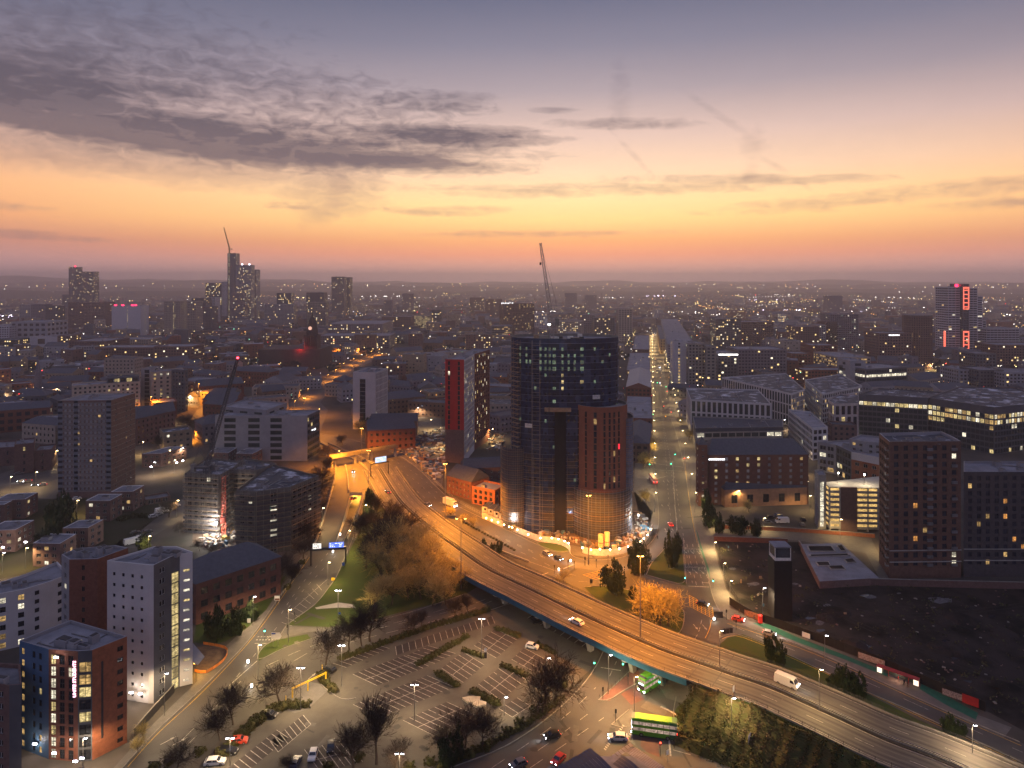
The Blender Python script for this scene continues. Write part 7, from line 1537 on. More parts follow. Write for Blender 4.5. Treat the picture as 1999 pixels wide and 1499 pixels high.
lamp(1405,1230,1303,'y1','lamp in the flyover central reserve', 5500, z0=7); lamp(1599,1306,1388,'y1','lamp in the flyover reserve beside the white van', 6500, z0=6.5); lamp(1898,1415,1470,'w1','lamp at the right end of the motorway', 5500, z0=6); lamp(1610,1240,1292,'w1','unlit lamp post on the right road', light=False)
for i, (x, y0, y1) in enumerate(((1425,1133,1162),(1412,1099,1122),(1394,1058,1078))): lamp(x, y0, y1, 'y1', ('nearest', 'middle', 'farthest')[i]+' lamp on the pavement by the waste ground fence', 5000)
# the long street: pairs of warm lamps
ys = [1000,960,925,895,868,846,826,808,792,778,765,753,742,732,722,713,705,697,690,684,678,672,667,662,658,654]
for i, y in enumerate(ys):
    t = (y-654)/346; xl = 1272+6*t; xr = 1290+(1356-1290)*t
    for x, sd in ((xl, 'left'), (xr, 'right')):
        g = G(x, y); tp = HZ+(H-9.5)*F/g.y; lamp(x, tp, y, 'y1', f'{ORD[i]} warm lamp from the near end on the {sd} kerb of the long street', 4500 if i < 14 else 9000 if i < 18 else 26000, f'lamps along the {sd} kerb of the long street, {("near", "middle", "far")[min(2, i//9)]} part')
# other lit streets in the middle distance
sl_ = [(640,745),(655,735),(670,722),(690,712),(705,703),(725,696),(740,692),(600,775),(575,800),(700,690),(720,683),(420,770),(400,765),(370,790),(330,830),(5,900),(60,895),(110,905),(20,960),(70,950),(25,780),(66,770),(110,775),(150,720),(405,690),(395,680),(440,700),(470,690),(520,670),(800,800),(820,780),(840,840),(815,815),(960,760),(975,790),(1040,700),
       (1560,900),(1568,930),(1575,970),(1580,1000),(1530,840),(1535,820),(1560,860),(1600,760),(1700,1000),(1640,1050),(1735,1100),(1720,1078),(1780,722),(1800,725),(1820,722),(1840,725),(1790,740),(1830,750),(1860,760),(1690,780),(1480,960),(1440,990),(1545,985),(330,905),(355,900),(345,1010),(290,1085),(50,1110),(5,1120),(40,1060),(222,990),(150,1010),(300,930),(340,925),(870,880),(960,860),(880,760),(905,740),(640,700),(660,690),(780,740),(760,710)]
LC = {}
for i, (x, y) in enumerate(sl_):
    g = G(x, y); tp = HZ+(H-8)*F/g.y; k = 'o1' if 370 < x < 760 and y < 830 else 'w1' if i % 4 == 0 else 'y1'
    e = 7000 if y > 800 else 13000
    mk = min(marks, key=lambda m: hypot(x-m[1], (y-m[2])*2.5)); lc_ = (k[0], mk[0]); LC[lc_] = LC.get(lc_, 0)+1
    lamp(x, tp, y, k, f"{ORD[LC[lc_]-1]} {dict(o='orange', w='white', y='yellow')[k[0]]} lamp between the roofs near {mk[0]}", e*(.5 if y > 880 else 1), 'lamps between the city roofs, '+k)
# countless town lights out to the hills
rr = random.Random(99); glow = {c: memit('far_glow_'+c, v, s) for c, v, s in (('w', (1,.92,.85), 7), ('y', (1,.75,.30), 7), ('o', (1,.45,.12), 6), ('r', (1,.05,.05), 7), ('g', (.3,1,.6), 4), ('v', (.85,.75,1), 8))}
mb = MB()
def dot(g, s, m): mb.box((g.x-s, g.y-s, g.z-s*.8), (g.x+s, g.y+s, g.z+s*.8), m, skip=(0,))
def okd(px, py): return 555 < py < 800 and -30 < px < 2030 and not (py > 650 and any(inside(k, px, py) for k in keep[1:]))
for _ in range(380):      # strings of street lamps
    py0 = 557+(rr.random()**1.3)*200; px0 = rr.uniform(-100, 2050) if rr.random() < .6 else rr.uniform(1300, 2050); g0 = G(px0, py0, 8); a = rr.choice((.15, -.2, 1.35, 1.5, .8, -.7))+rr.gauss(0, .1); L = rr.uniform(150, 700)*(g0.y/2500)**.5; stp = rr.uniform(26, 42)*max(1, g0.y/3500); c = rr.choice('yyyowwo'); n_ = int(L/stp)
    for k in range(n_):
        g = g0+Vector((cos(a), sin(a), 0))*(k*stp)+Vector((rr.gauss(0, 2), rr.gauss(0, 2), 0)); px, py = PX(g)
        if okd(px, py): dot(g, rr.choice((.2, .26, .34, .42))*g.y/F*.95, glow[c])
for _ in range(60):       # floodlit yards and retail parks
    py0 = 556+rr.random()*62; px0 = rr.uniform(1450, 2020) if rr.random() < .55 else rr.uniform(0, 1450); g0 = G(px0, py0, 10); c = rr.choice('wwyv')
    for k in range(rr.randrange(4, 14)):
        g = g0+Vector((rr.gauss(0, 60), rr.gauss(0, 60), 0)); px, py = PX(g)
        if okd(px, py): dot(g, rr.choice((.3, .45, .6))*g.y/F, glow[c])
for _ in range(1500):
    py = 556+(rr.random()**1.2)*230; px = rr.uniform(-30, 2030)
    if not okd(px, py): continue
    g = G(px, py, rr.uniform(4, 16)); dot(g, rr.choice((.16, .2, .25, .32, .5))*g.y/F, glow[rr.choice('wwyyyyyooyrg')])
for _ in range(620):    # lights on the far hills
    px = rr.uniform(0, 2000); a = A(px) if False else math.atan((px-CX)/F); Y = rr.uniform(5200, 9500); py = rr.uniform(556, 575); g = Vector((Y*math.tan(a), Y, H-(py-HZ)*Y/F+10)); dot(g, rr.choice((.28,.4,.55))*Y/F, glow[rr.choice('wyyyo')])
mb.build('distant_town_lights', kind='stuff')
# ---------------------------------------------------------------- vehicles
def carmesh(L=4.3, W_=1.8, Hh=1.45, kind='hatch'):
    if kind == 'van': prof = [(-.5,.30),(-.5,.55),(-.47,1.0),(-.40,1.0),(.22,1.0),(.34,.93),(.43,.56),(.49,.48),(.5,.25)]
    else: prof = [(-.5,.28),(-.49,.62),(-.43,.72),(-.36,.96),(-.15,1.0),(.08,.99),(.24,.68),(.42,.60),(.49,.46),(.5,.25)]
    body, gl = MB(), MB(); P = [(x*L, z*Hh) for x, z in prof]; lo = .22*Hh*.6+.08
    def wid(z): return W_/2*(1-.16*max(0, (z/Hh-.62)/.38)) if kind != 'van' else W_/2*(1-.06*max(0, (z/Hh-.6)/.4))
    n = len(P); Mb = '__body__'
    for i in range(n-1):
        (x0, z0), (x1, z1) = P[i], P[i+1]; w0, w1 = wid(z0), wid(z1); body.face([(x0,-w0,z0),(x0,w0,z0),(x1,w1,z1),(x1,-w1,z1)][::-1], BODY)
    for s in (-1, 1):
        belt = .62*Hh if kind != 'van' else .55*Hh; lowp = [(x, min(z, belt)) for x, z in P]
        body.face([(P[-1][0], s*W_/2, lo)]+[(x, s*W_/2, z) for x, z in reversed(lowp)]+[(P[0][0], s*W_/2, lo)], BODY)
        up = [(x, z) for x, z in P if z > belt-.001]; up = [(up[0][0]-.01, belt)]+up+[(up[-1][0]+.02, belt)]
        body.face([(x, s*wid(z), z) for x, z in up], BODY)
    if kind == 'van':
        gl.face([(P[5][0]+.02,-W_*.42,P[5][1]-.02),(P[5][0]+.02,W_*.42,P[5][1]-.02),(P[6][0]+.03,W_*.45,P[6][1]+.05),(P[6][0]+.03,-W_*.45,P[6][1]+.05)], glass); 
        for s in (-1, 1): gl.face([(.20*L, s*(W_/2+.01), .62*Hh), (.40*L, s*(W_/2+.01), .62*Hh), (.32*L, s*(wid(.86*Hh)+.02), .88*Hh), (.20*L, s*(wid(.86*Hh)+.02), .88*Hh)], glass)
    else:
        gl.face([(P[5][0]+.05,-W_*.37,P[5][1]-.04),(P[5][0]+.05,W_*.37,P[5][1]-.04),(P[6][0]+.01,W_*.43,P[6][1]+.06),(P[6][0]+.01,-W_*.43,P[6][1]+.06)], glass); gl.face([(P[2][0]-.01,-W_*.42,P[2][1]+.06),(P[2][0]-.01,W_*.42,P[2][1]+.06),(P[3][0]-.04,W_*.37,P[3][1]-.05),(P[3][0]-.04,-W_*.37,P[3][1]-.05)], glass)
        for s in (-1, 1):
            y0, y1 = s*(W_/2+.012), s*(wid(.93*Hh)+.012)
            for xa, xb, xc, xd in ((-.37, -.10, -.10, -.31), (-.08, .20, .09, -.08)): gl.face([(xa*L, y0, .67*Hh), (xb*L, y0, .67*Hh), (xc*L, y1, .93*Hh), (xd*L, y1, .93*Hh)], glass)
    ww = MB(); r = .32 if kind != 'van' else .36
    ww.tube((0,-.11,0), (0,.11,0), r, r, mat('tyre', (.012,.012,.012), .9), 14, True); ww.tube((0,-.13,0), (0,.13,0), r*.6, r*.6, steel, 10, True)
    hl = MB(); hl.box((L*.485,-W_*.44,.42*Hh), (L*.502,-W_*.27,.50*Hh), memit('headlamp', (.92,.92,1), 45)); hr = MB(); hr.box((L*.485,W_*.27,.42*Hh), (L*.502,W_*.44,.50*Hh), MATS['headlamp'])
    h0 = MB(); h0.box((L*.485,-W_*.44,.42*Hh), (L*.502,-W_*.27,.50*Hh), framew); h1_ = MB(); h1_.box((L*.485,W_*.27,.42*Hh), (L*.502,W_*.44,.50*Hh), framew)
    t0 = MB(); t0.box((-L*.505,-W_*.46,.5*Hh), (-L*.488,-W_*.3,.6*Hh), memit('taillamp', (1,.03,.02), 7)); t1 = MB(); t1.box((-L*.505,W_*.3,.5*Hh), (-L*.488,W_*.46,.6*Hh), MATS['taillamp'])
    return dict(body=body.mesh('body'), glass=gl.mesh('window_glass'), wheel=ww.mesh('wheel'), L=L, W=W_, r=r, hl=(hl.mesh('headlight'), hr.mesh('headlight')), h0=(h0.mesh('headlight'), h1_.mesh('headlight')), tl=(t0.mesh('tail_light'), t1.mesh('tail_light')))
BODY = mat('car_placeholder', (.5,.5,.5))
KM = {'hatch': carmesh(3.9,1.75,1.5), 'sedan': carmesh(4.6,1.82,1.42), 'van': carmesh(5.9,2.05,2.6,'van')}
CB = {}
def car(lab, px, py, ang, colr, kind='hatch', on=False, z=0.0, cat='car', dark=False):
    K = KM[kind]; g = G(px, py, z); o = thing('parked_car' if not on else 'car', lab, cat, tuple(g), ang)
    if kind == 'van': o.name = 'van'
    key = (kind, colr)
    if key not in CB:
        me = K['body'].copy(); me.materials.clear(); me.materials.append(mat('car_paint_'+colr, {'white': (.62,.61,.58), 'silver': (.30,.30,.31), 'black': (.012,.012,.014), 'red': (.42,.02,.015), 'orange_red': (.55,.05,.02), 'grey': (.10,.10,.11), 'blue': (.03,.05,.12)}[colr], .3, var=.02, spec=.6)); me.name = 'body'; CB[key] = me
    put('body', CB[key], o); put('window_glass', K['glass'], o)
    for sx in (-.31, .31):
        for sy in (-1, 1): put('wheel', K['wheel'], o, lloc=(sx*K['L'], sy*(K['W']/2-.1), K['r']))
    for m_ in (K['hl'] if on else K['h0']): put('headlight', m_, o)
    if on or not dark:
        for m_ in K['tl'] if on else (): put('tail_light', m_, o)
    if on:
        ld = D.lights.new('beam', 'SPOT'); ld.spot_size = .9; ld.spot_blend = 1; ld.energy = 700*LK; ld.color = (1,.95,.9); ld.shadow_soft_size = .15; b = put('beam', ld, o, lloc=(K['L']*.51, 0, .65)); b.rotation_euler = (math.radians(80), 0, -pi/2)
    return o
def fdir(px): p, n = FR[idx(px)]; return atan2(-n.x, n.y) if False else atan2((FR[min(idx(px)+2, len(FR)-1)][0]-p).y, (FR[min(idx(px)+2, len(FR)-1)][0]-p).x)
car('white saloon car driving left on the flyover', 1126, 1217, fdir(1150)+pi, 'white', 'sedan', True, 7.0); car('white panel van driving right along the flyover', 1536, 1338, fdir(1560), 'white', 'van', True, 6.6, 'van')
car('white hatchback parked in the car park near the flyover', 1039, 1265, -.35, 'white', 'hatch'); car('dark car parked in the shade under the flyover', 1049, 1214, .5, 'black', 'sedan'); car('silver car parked at the bottom of the car park', 611, 1478, -1.5, 'white', 'hatch'); car('black car parked right of the silver one', 646, 1462, -1.4, 'black', 'hatch'); car('black hatchback parked at the end of the left bays', 526, 1399, -.15, 'black', 'hatch')
car('bright red small car parked in the left bays', 467, 1450, .15, 'orange_red', 'hatch'); car('dark grey car parked behind the red one', 444, 1470, -.1, 'black', 'sedan'); car('white car parked at the bottom left of the bays', 420, 1491, .1, 'white', 'sedan'); car('dark car parked by the entrance hedge', 643, 1272+38, 2.6, 'black', 'hatch'); car('dark car at the bottom edge behind the hedge', 577, 1492, 1.5, 'blue', 'hatch')
car('black car with headlights on approaching the junction', 1078, 1440, pi+.35, 'black', 'hatch', True); car('white car with a blue tinted headlight crossing in front of the bus', 1206, 1443, pi-.05, 'white', 'sedan', True); car('dark red car beside the blue metal roof', 1090, 1487, pi+.9, 'red', 'hatch', True); car('grey car at the bottom edge heading for the junction', 1012, 1496, pi+.5, 'grey', 'hatch', True)
car('silver car waiting on the slip road before the junction', 1068, 1083, fdir(1000)-.1, 'silver', 'sedan', True); car('dark car with headlights ahead of the silver car', 1090, 1092, fdir(1000)-.1, 'black', 'hatch', True); car('dark car on the yellow box junction', 1372, 1182, -.55, 'black', 'hatch', True); car('bright red car turning right at the junction', 1441, 1212, -.45, 'orange_red', 'hatch', True); car('silver car heading right past the hoarding', 1502, 1240, -.5, 'silver', 'hatch', True)
car('red car driving away up the long street', 1309, 1026, pi/2, 'orange_red', 'hatch', True); car('car with bright headlights far up the long street', 1288, 748, -pi/2, 'silver', 'hatch', True); car('white van far up the long street', 1287, 718, -pi/2, 'white', 'van', True, cat='van'); car('car with white headlights on the motorway', 835, 988, -.75, 'grey', 'hatch', True); car('red lit car on the motorway below the gantry', 757, 962, 2.1, 'grey', 'sedan', True); car('car entering the slip road past the footbridge', 689, 922, -1.2, 'grey', 'hatch', True)
car('white van by the wall of the hotel car park', 1527, 1021, pi, 'white', 'van', cat='van')
for i, (x, y, c) in enumerate(((1505,1012,'black'),(1520,1008,'blue'),(1500,1022,'grey'),(1568,1016,'black'),(1566,1026,'grey'))): car('dark parked car in the hotel car park, '+('nearest the arcade', 'behind the white van', 'left of the white van', 'by the car park fence', 'by the yellow post')[i], x, y, .1 if i < 3 else 1.4, c)
for i, (x, y, c, k) in enumerate(((299,1010,'white','hatch'),(308,1006,'silver','sedan'),(316,1001,'white','van'),(326,996,'white','sedan'),(334,992,'silver','hatch'),(344,989,'white','hatch'),(275,1051,'white','sedan'),(288,1040,'black','hatch'),(264,1042,'black','hatch'),(150,975,'white','hatch'),(129,972,'white','sedan'),(37,926,'grey','sedan'),(257,1062,'white','van'))):
    car(('white', 'silver', 'white', 'white', 'silver', 'white', 'white', 'black', 'black', 'white', 'white', 'grey', 'white')[i]+(' van' if k == 'van' else ' car')+' parked '+('first of the kerb row below the tower block', 'second of the kerb row below the tower block', 'tall in the middle of the kerb row', 'fourth of the kerb row', 'fifth of the kerb row', 'last of the kerb row', 'alone on the slope road', 'behind the lone one on the slope road', 'left of the slope road', 'right at the foot of the tower block', 'left at the foot of the tower block', 'at the left edge junction', 'behind the rust brown block')[i], x, y, .75, c, k, cat='van' if k == 'van' else 'car')
for i, (x, y, c, t) in enumerate(((402,831,'grey',1),(386,838,'grey',1),(402,838,'black',1),(42,941,'silver',0),(54,941,'grey',0),(70,948,'black',0),(83,948,'silver',0),(690,975,'grey',1))): car(('car', 'dark car', 'second dark car', 'silver car', 'grey car', 'black car', 'second silver car', 'car')[i]+(' going away on the orange bend', ' lower on the orange bend', ' right on the orange bend', ' at the left edge junction with lights on', ' behind the silver one at the left edge', ' right in the left edge junction', ' last in the left edge junction', ' inside the underpass ramp')[i], x, y, 1.2 if t else -2.6, c, 'hatch', True, z=-3.2 if i == 7 else 0)
# lorry
g = G(879, 988); o = thing('lorry', 'white box lorry with headlights on, on the motorway by the mill', 'lorry', tuple(g), -.75); mb = MB(); wp_ = mat('car_paint_white', (.6,.6,.6)); mb.box((-4.2,-1.2,.9), (1.9,1.2,3.7), wp_); mb.build('box_body', o); mb = MB(); mb.box((2.0,-1.15,.6), (3.9,1.15,2.2), wp_); mb.box((2.0,-1.1,2.2), (3.5,1.1,3.0), wp_); mb.build('cab', o); mb = MB(); mb.face([(3.92,-1.0,1.6),(3.92,1.0,1.6),(3.55,1.0,2.7),(3.55,-1.0,2.7)], glass); mb.build('windscreen', o)
for sx in (-3, -1.8, 2.8):
    for sy in (-1, 1): put('wheel', KM['van']['wheel'], o, lloc=(sx, sy*1.05, .5), scale=1.35)
for sy in (-.9, .9): mb = MB(); mb.box((3.9, sy-.2, .75), (3.95, sy+.2, 1.05), MATS['headlamp']); mb.build('headlight', o)
# double decker buses
gb = mat('bus_green', (.09,.30,.02), .35, var=.05, spec=.6); gd = mat('bus_dark_green', (.01,.11,.05), .35, var=.05, spec=.6); inw = matlit('bus_interior', (1,.72,.55), .55, lo=.5)
def bus(lab, px, py, ang, flip=False, body=gb, L=10.8, deckk=2, rear=gd):
    g = G(px, py); o = thing('double_decker_bus' if deckk == 2 else 'bus', lab, 'bus', tuple(g), ang); hh = 4.3 if deckk == 2 else 3.0; W_ = 2.5; mb = MB(); x0, x1 = -L/2, L/2
    def shell(xa, xb, m):
        mb.box((xa,-W_/2,.35), (xb,W_/2,1.35), m, skip=() ); mb.box((xa,-W_/2,2.15), (xb,W_/2,2.75 if deckk == 2 else 2.8), m)
        if deckk == 2: mb.box((xa,-W_/2+.02,3.55), (xb,W_/2-.02,4.15), m)
    shell(x0+1.8, x1-.1, body); shell(x0, x0+1.79, rear); mb.build('body', o)
    mb = MB(); mb.box((x0+1.2,-W_/2+.15,hh-.15), (x1-.9,W_/2-.15,hh), body); mb.build('roof', o); mb = MB(); mb.box((x0+.1,-W_/2+.15,hh-.16), (x0+1.19,W_/2-.15,hh-.02), rear); mb.build('rear_roof', o); mb = MB(); mb.box((x1-.89,-W_/2+.15,hh-.16), (x1-.05,W_/2-.15,hh-.02), render_d); mb.build('front_roof', o)
    for za, zb in ((1.35,2.15),)+(((2.75,3.55),) if deckk == 2 else ()):
        mb = MB(); mb.box((x0+.1,-W_/2+.06,za), (x1-.12,W_/2-.06,zb), inw); mb.build('saloon_glass', o); mb = MB()
        for k in range(8):
            x = x0+.3+k*(L-.7)/7
            for s in (-1, 1): mb.box((x-.06, s*(W_/2-.04)-.02, za), (x+.06, s*(W_/2-.04)+.02, zb), framed)
        mb.build('window_pillar', o)
    mb = MB(); mb.face([(x1+.01,-1.1,1.0),(x1+.01,1.1,1.0),(x1-.05,1.1,2.2),(x1-.05,-1.1,2.2)], glass); mb.build('windscreen', o); mb = MB(); mb.box((x1-.05,-.8,2.3), (x1+.04,.8,2.62), memit('destination_glow', (.8,.85,1), 3.5)); mb.build('destination_display', o)
    mb = MB(); mb.box((x0+2.5,-W_/2-.03,2.2), (x0+6.8,-W_/2-.005,2.7), mat('bus_poster', (.06,.035,.10), .5)); mb.build('advert_panel', o)
    for sx in (x0+2.2, x1-2.4):
        for s in (-1, 1): put('wheel', KM['van']['wheel'], o, lloc=(sx, s*(W_/2-.06), .48), scale=1.35)
    for s in (-.9, .9): mb = MB(); mb.box((x1-.02, s-.2, .6), (x1+.04, s+.2, .85), MATS['headlamp']); mb.build('headlight', o); mb = MB(); mb.box((x0-.03, s-.15, 1.3), (x0+.02, s+.15, 1.7), MATS['taillamp']); mb.build('tail_light', o)
    return o
bus('bright green double decker bus side on at the crossing', 1277, 1441-6, pi-.22); bus('bright green double decker bus coming out from under the flyover', 1276, 1338, pi+.72); bus('red single deck bus at a stop on the long street', 1275, 940, pi/2, body=mat('bus_red', (.35,.02,.02), .4), L=12, deckk=1, rear=MATS['bus_red'])
# ---------------------------------------------------------------- signs, signals, barrier, footbridge
def gantry(lab, xa, ya, xb, yb, hgt, boards):
    a, b = G(xa, ya), G(xb, yb); o = thing('sign_gantry', lab, 'gantry', tuple(a)); u = Vector((0,0,hgt)); og = tuple(a)
    for p in (a, b): mb = MB(); mb.tube(p, p+u, .3, .3, dsteel, 6); mb.build('post', o, og)
    mb = MB(); d = (b-a).normalized(); n = Vector((d.y,-d.x,0)); mb.box((0,-.5,hgt-.5), ((b-a).length,.5,hgt+.3), dsteel, Matrix.Translation(a)@Matrix.Rotation(atan2(d.y,d.x),4,'Z')); mb.build('beam', o, og)
    for t0, t1, hb_, m in boards:
        M = Matrix.Translation(a)@Matrix.Rotation(atan2(d.y,d.x),4,'Z'); L = (b-a).length; mb = MB(); mb.box((L*t0,-.75,hgt+.35), (L*t1,-.6,hgt+.35+hb_), m, M); s = mb.build('sign_board', o, og)
        mb = MB(); rr_ = random.Random(4)
        for k in range(3):
            x = L*t0+.3
            while x < L*t1-.8:
                w_ = rr_.uniform(.3,1.1); 
                if rr_.random() < .75: mb.box((x,-.78,hgt+.35+hb_*(.2+.27*k)), (min(x+w_, L*t1-.2),-.76,hgt+.35+hb_*(.2+.27*k)+.22*hb_*.5), memit('sign_text', (.9,.93,1), 1.6) if m is not SW else mat('sign_grey_text', (.2,.2,.2)), M)
                x += w_+.25
        if mb.f: mb.build('sign_lettering', o, og)
SB = memit('sign_blue', (.10,.18,.75), 1.3); SW = memit('sign_white', (1,.95,.85), 1.1)
gantry('dark sign gantry with a lit blue and a white board over the left road', 607, 1104, 675, 1100, 6.3, ((.06,.30,2.0,SW),(.52,.95,2.1,SB)))
gantry('dark sign gantry with a pale lit board over the motorway', 724, 930, 758, 924, 7.0, ((.22,.85,3.0,memit('sign_pale_blue', (.55,.7,1), 1.2)),))
# footbridge
a, b = G(640, 915), G(778, 890); a.z = b.z = 0; z = 6.2; o = thing('footbridge', 'long concrete footbridge across the motorway, lit orange', 'footbridge', tuple(a)); og = tuple(a); fa, fb = G(645, 893, z), G(775, 871, z); d = (fb-fa).normalized(); M = Matrix.Translation(fa)@Matrix.Rotation(atan2(d.y,d.x),4,'Z'); L = (fb-fa).length
bc = mat('bridge_concrete', (.13,.115,.10), .9); mb = MB(); mb.box((0,-1.6,-.6), (L,1.6,0), bc, M); mb.build('deck', o, og)
for s in (-1.6, 1.5): mb = MB(); mb.box((0,s,0.002), (L,s+.12,1.2), bc, M); mb.build('parapet', o, og)
for t in (.02, .36, .6, .97): mb = MB(); mb.box((L*t-.5,-.7,-z), (L*t+.5,.7,-.6), conc2, M); mb.build('pier', o, og)
# yellow height barrier
o = thing('height_barrier', 'yellow height limit barrier across the car park entrance', 'barrier', tuple(G(601,1386))); og = tuple(o.location); yel = mat('barrier_yellow', (.72,.46,.02), .5)
pts = [G(571,1362), G(601,1348), G(636,1331)]
for p in pts: mb = MB(); mb.box((p.x-.14,p.y-.14,0), (p.x+.14,p.y+.14,2.7), yel); mb.build('post', o, og)
for zz in (2.3, 2.65):
    mb = MB()
    for p, q in zip(pts[:-1], pts[1:]): mb.tube(p+Vector((0,0,zz)), q+Vector((0,0,zz)), .07, .07, yel, 4)
    mb.build('top_rail', o, og)
mb = MB()
for p, q in zip(pts[:-1], pts[1:]):
    for k in range(9): mb.tube(p.lerp(q,k/9)+Vector((0,0,2.3)), p.lerp(q,(k+1)/9)+Vector((0,0,2.65)), .04, .04, yel, 3)
mb.build('lattice', o, og)
for x, y in ((629,1310),(558,1372)): g = G(x, y); o = thing('bollard', 'yellow post '+('behind' if x > 600 else 'left of')+' the height barrier', 'post', tuple(g)); mb = MB(); mb.tube((0,0,0), (0,0,1.8), .12, .12, yel, 6, True); mb.build('post', o)
# lit keep-left bollards
bol = MB(); bol.box((-.28,-.22,.0), (.28,.22,.35), framed); bb_ = bol.mesh('base'); bol = MB(); bol.box((-.26,-.2,.35), (.26,.2,1.15), memit('bollard_glow', (1,.95,.85), 7)); bl_ = bol.mesh('lit_body')
for i, (x, y) in enumerate(((484,1296),(491,1344),(1114,1098),(1394,1212),(1091,1115),(650,1080),(664,1046))):
    o = thing('lit_bollard', ('lit keep left bollard at the tip of the grass triangle', 'lit keep left bollard on the left road island', 'lit bollard by the upper signals', 'lit bollard beside the yellow box', 'lit bollard with blue disc by the signals', 'lit bollard under the blue gantry sign', 'small lit bollard beyond the gantry')[i], 'bollard', tuple(G(x, y))); put('base', bb_, o); put('lit_body', bl_, o)
    ld = D.lights.new('glow', 'POINT'); ld.energy = 120; ld.color = (1,.9,.7); ld.shadow_soft_size = .2; put('glow', ld, o, lloc=(0,-.5,.8))
# traffic signals
tp_ = MB(); tp_.tube((0,0,0), (0,0,3.0), .07, .07, framed, 5); tpole = tp_.mesh('pole'); tp_ = MB(); tp_.box((-.2,-.15,2.4), (.2,.15,3.4), framed); thd = tp_.mesh('signal_head')
def sl_mesh(c): 
    m = {'g': memit('signal_green', (.05,1,.45), 16), 'r': memit('signal_red', (1,.04,.02), 12), 'a': memit('signal_amber', (1,.4,.02), 10)}[c]; mb = MB(); mb.box((-.17,-.2,{'g':2.5,'a':2.8,'r':3.05}[c]), (.17,-.155,{'g':2.5,'a':2.8,'r':3.05}[c]+.28), m); return mb.mesh('signal_lens')
SLM = {c: sl_mesh(c) for c in 'gra'}
for i, (x, y, c) in enumerate(((1109,1110,'n'),(1121,1112,'n'),(1082,1120,'n'),(1142,1104,'n'),(1164,1108,'n'),(1187,1100,'n'),(1337,1142,'g'),(1392,1148,'g'),(1334,1190,'n'),(1418,1210,'n'),(1437,1230,'n'),(1160,1312,'g'),(1216,1314,'g'),(1226,1338,'n'),(1177,1366,'n'),(1202,1410,'n'),(1289,1476,'r'),(1287,1350,'g'),(1268,915,'g'),(1310,914,'g'),(1336,905,'r'),(1296,800,'r'),(1299,820,'a'),(1275,815,'g'),(1310,812,'r'),(1283,752,'g'),(1300,760,'g'),(1302,770,'r'),(517,1248,'g'),(561,1240,'n'),(575,1215,'n'),(1318,895,'g'))):
    o = thing('traffic_signal', ('unlit', 'green', 'red', 'amber')['ngra'.index(c)]+' traffic signal '+('at the upper junction, left', 'at the upper junction, second', 'nearest the parapet', 'beside the silos hoarding', 'right of the silos hoarding', 'under the round drum mast', 'left of the CITY lanes', 'right of the CITY lanes', 'at the tip of the lower island', 'by the red car', 'on the corner of the right road', 'by the wide bare trees', 'under the flyover beam', 'beside the red paving', 'at the splitter tip', 'at the crossing left of the bus', 'by the blue metal roof', 'in front of the emerging bus', 'at the street crossing, left', 'at the street crossing, middle', 'at the street crossing, right', 'in the street, far left lane', 'in the street, far middle', 'in the street, left kerb', 'in the street, right kerb', 'far up the street, left', 'far up the street, right', 'far up the street, end', 'on the left road crossing', 'near the small triangle', 'at the lawn corner', 'on the street island')[i], 'traffic signal', tuple(G(x, y)))
    put('pole', tpole, o); put('signal_head', thd, o)
    if c != 'n':
        put('signal_lens', SLM[c], o); ld = D.lights.new('glow', 'POINT'); ld.energy = 60 if c == 'g' else 40; ld.color = {'g': (.1,1,.5), 'r': (1,.05,.02), 'a': (1,.4,.05)}[c]; ld.shadow_soft_size = .1; put('glow', ld, o, lloc=(0,-.5,2.7))
# road signs
def roadsign(lab, x, y, w_, h_, m, zb=1.8, rz=0, posts=2, back=steel):
    o = thing('road_sign', lab, 'sign', tuple(G(x, y)), rz); 
    for sx in ((-w_*.3, w_*.3) if posts == 2 else (0,)): mb = MB(); mb.tube((sx,.06,0), (sx,.06,zb+h_), .05, .05, steel, 5); mb.build('post', o)
    mb = MB(); mb.box((-w_/2,-.03,zb), (w_/2,.0,zb+h_), m); mb.build('sign_board', o); return o
wsg = mat('sign_sheet_white', (.72,.72,.70), .5, var=.05); bsg = mat('sign_sheet_blue', (.02,.07,.40), .5)
o = roadsign('white arrow shaped direction sign with a blue top on the grass triangle', 538, 1262, 2.5, 2.0, wsg, 2.2); mb = MB(); mb.box((-1.2,-.05,3.7), (0,-.032,4.1), bsg); mb.build('blue_panel', o); mb = MB(); mb.face([(1.25,-.03,2.2),(1.8,-.03,3.2),(1.25,-.03,4.2)], wsg); mb.build('arrow_tip', o)
o = roadsign('brown and white notice board on the left pavement', 541, 1180, 1.8, 1.6, wsg, 1.4); mb = MB(); mb.box((-.8,-.05,1.5), (.8,-.032,2.1), mat('sign_brown', (.12,.05,.03), .6)); mb.build('brown_panel', o)
roadsign('white notice on the institute lawn', 486, 1218, 1.1, 1.4, wsg, .4); roadsign('large white road sign seen edge on, on the bank', 1463, 1475, 1.6, 3.4, wsg, 1.6, .9); roadsign('pale sign board at the top of the bank', 1432, 1405, 1.0, 3.0, wsg, 5.5, .9); roadsign('dark sign frame on the corner beside the red car', 1402, 1212, 3.0, 2.0, framed, 1.0); roadsign('blue round sign on the bank', 1518, 1480, .7, .7, bsg, 2.4, 0, 1); roadsign('blue sign at the foot of the gantry', 670, 1106, 1.0, 1.2, bsg, .4, 0, 1); roadsign('small yellow notice beside the lawn', 650, 1134, 1.2, 1.0, yel, .2)
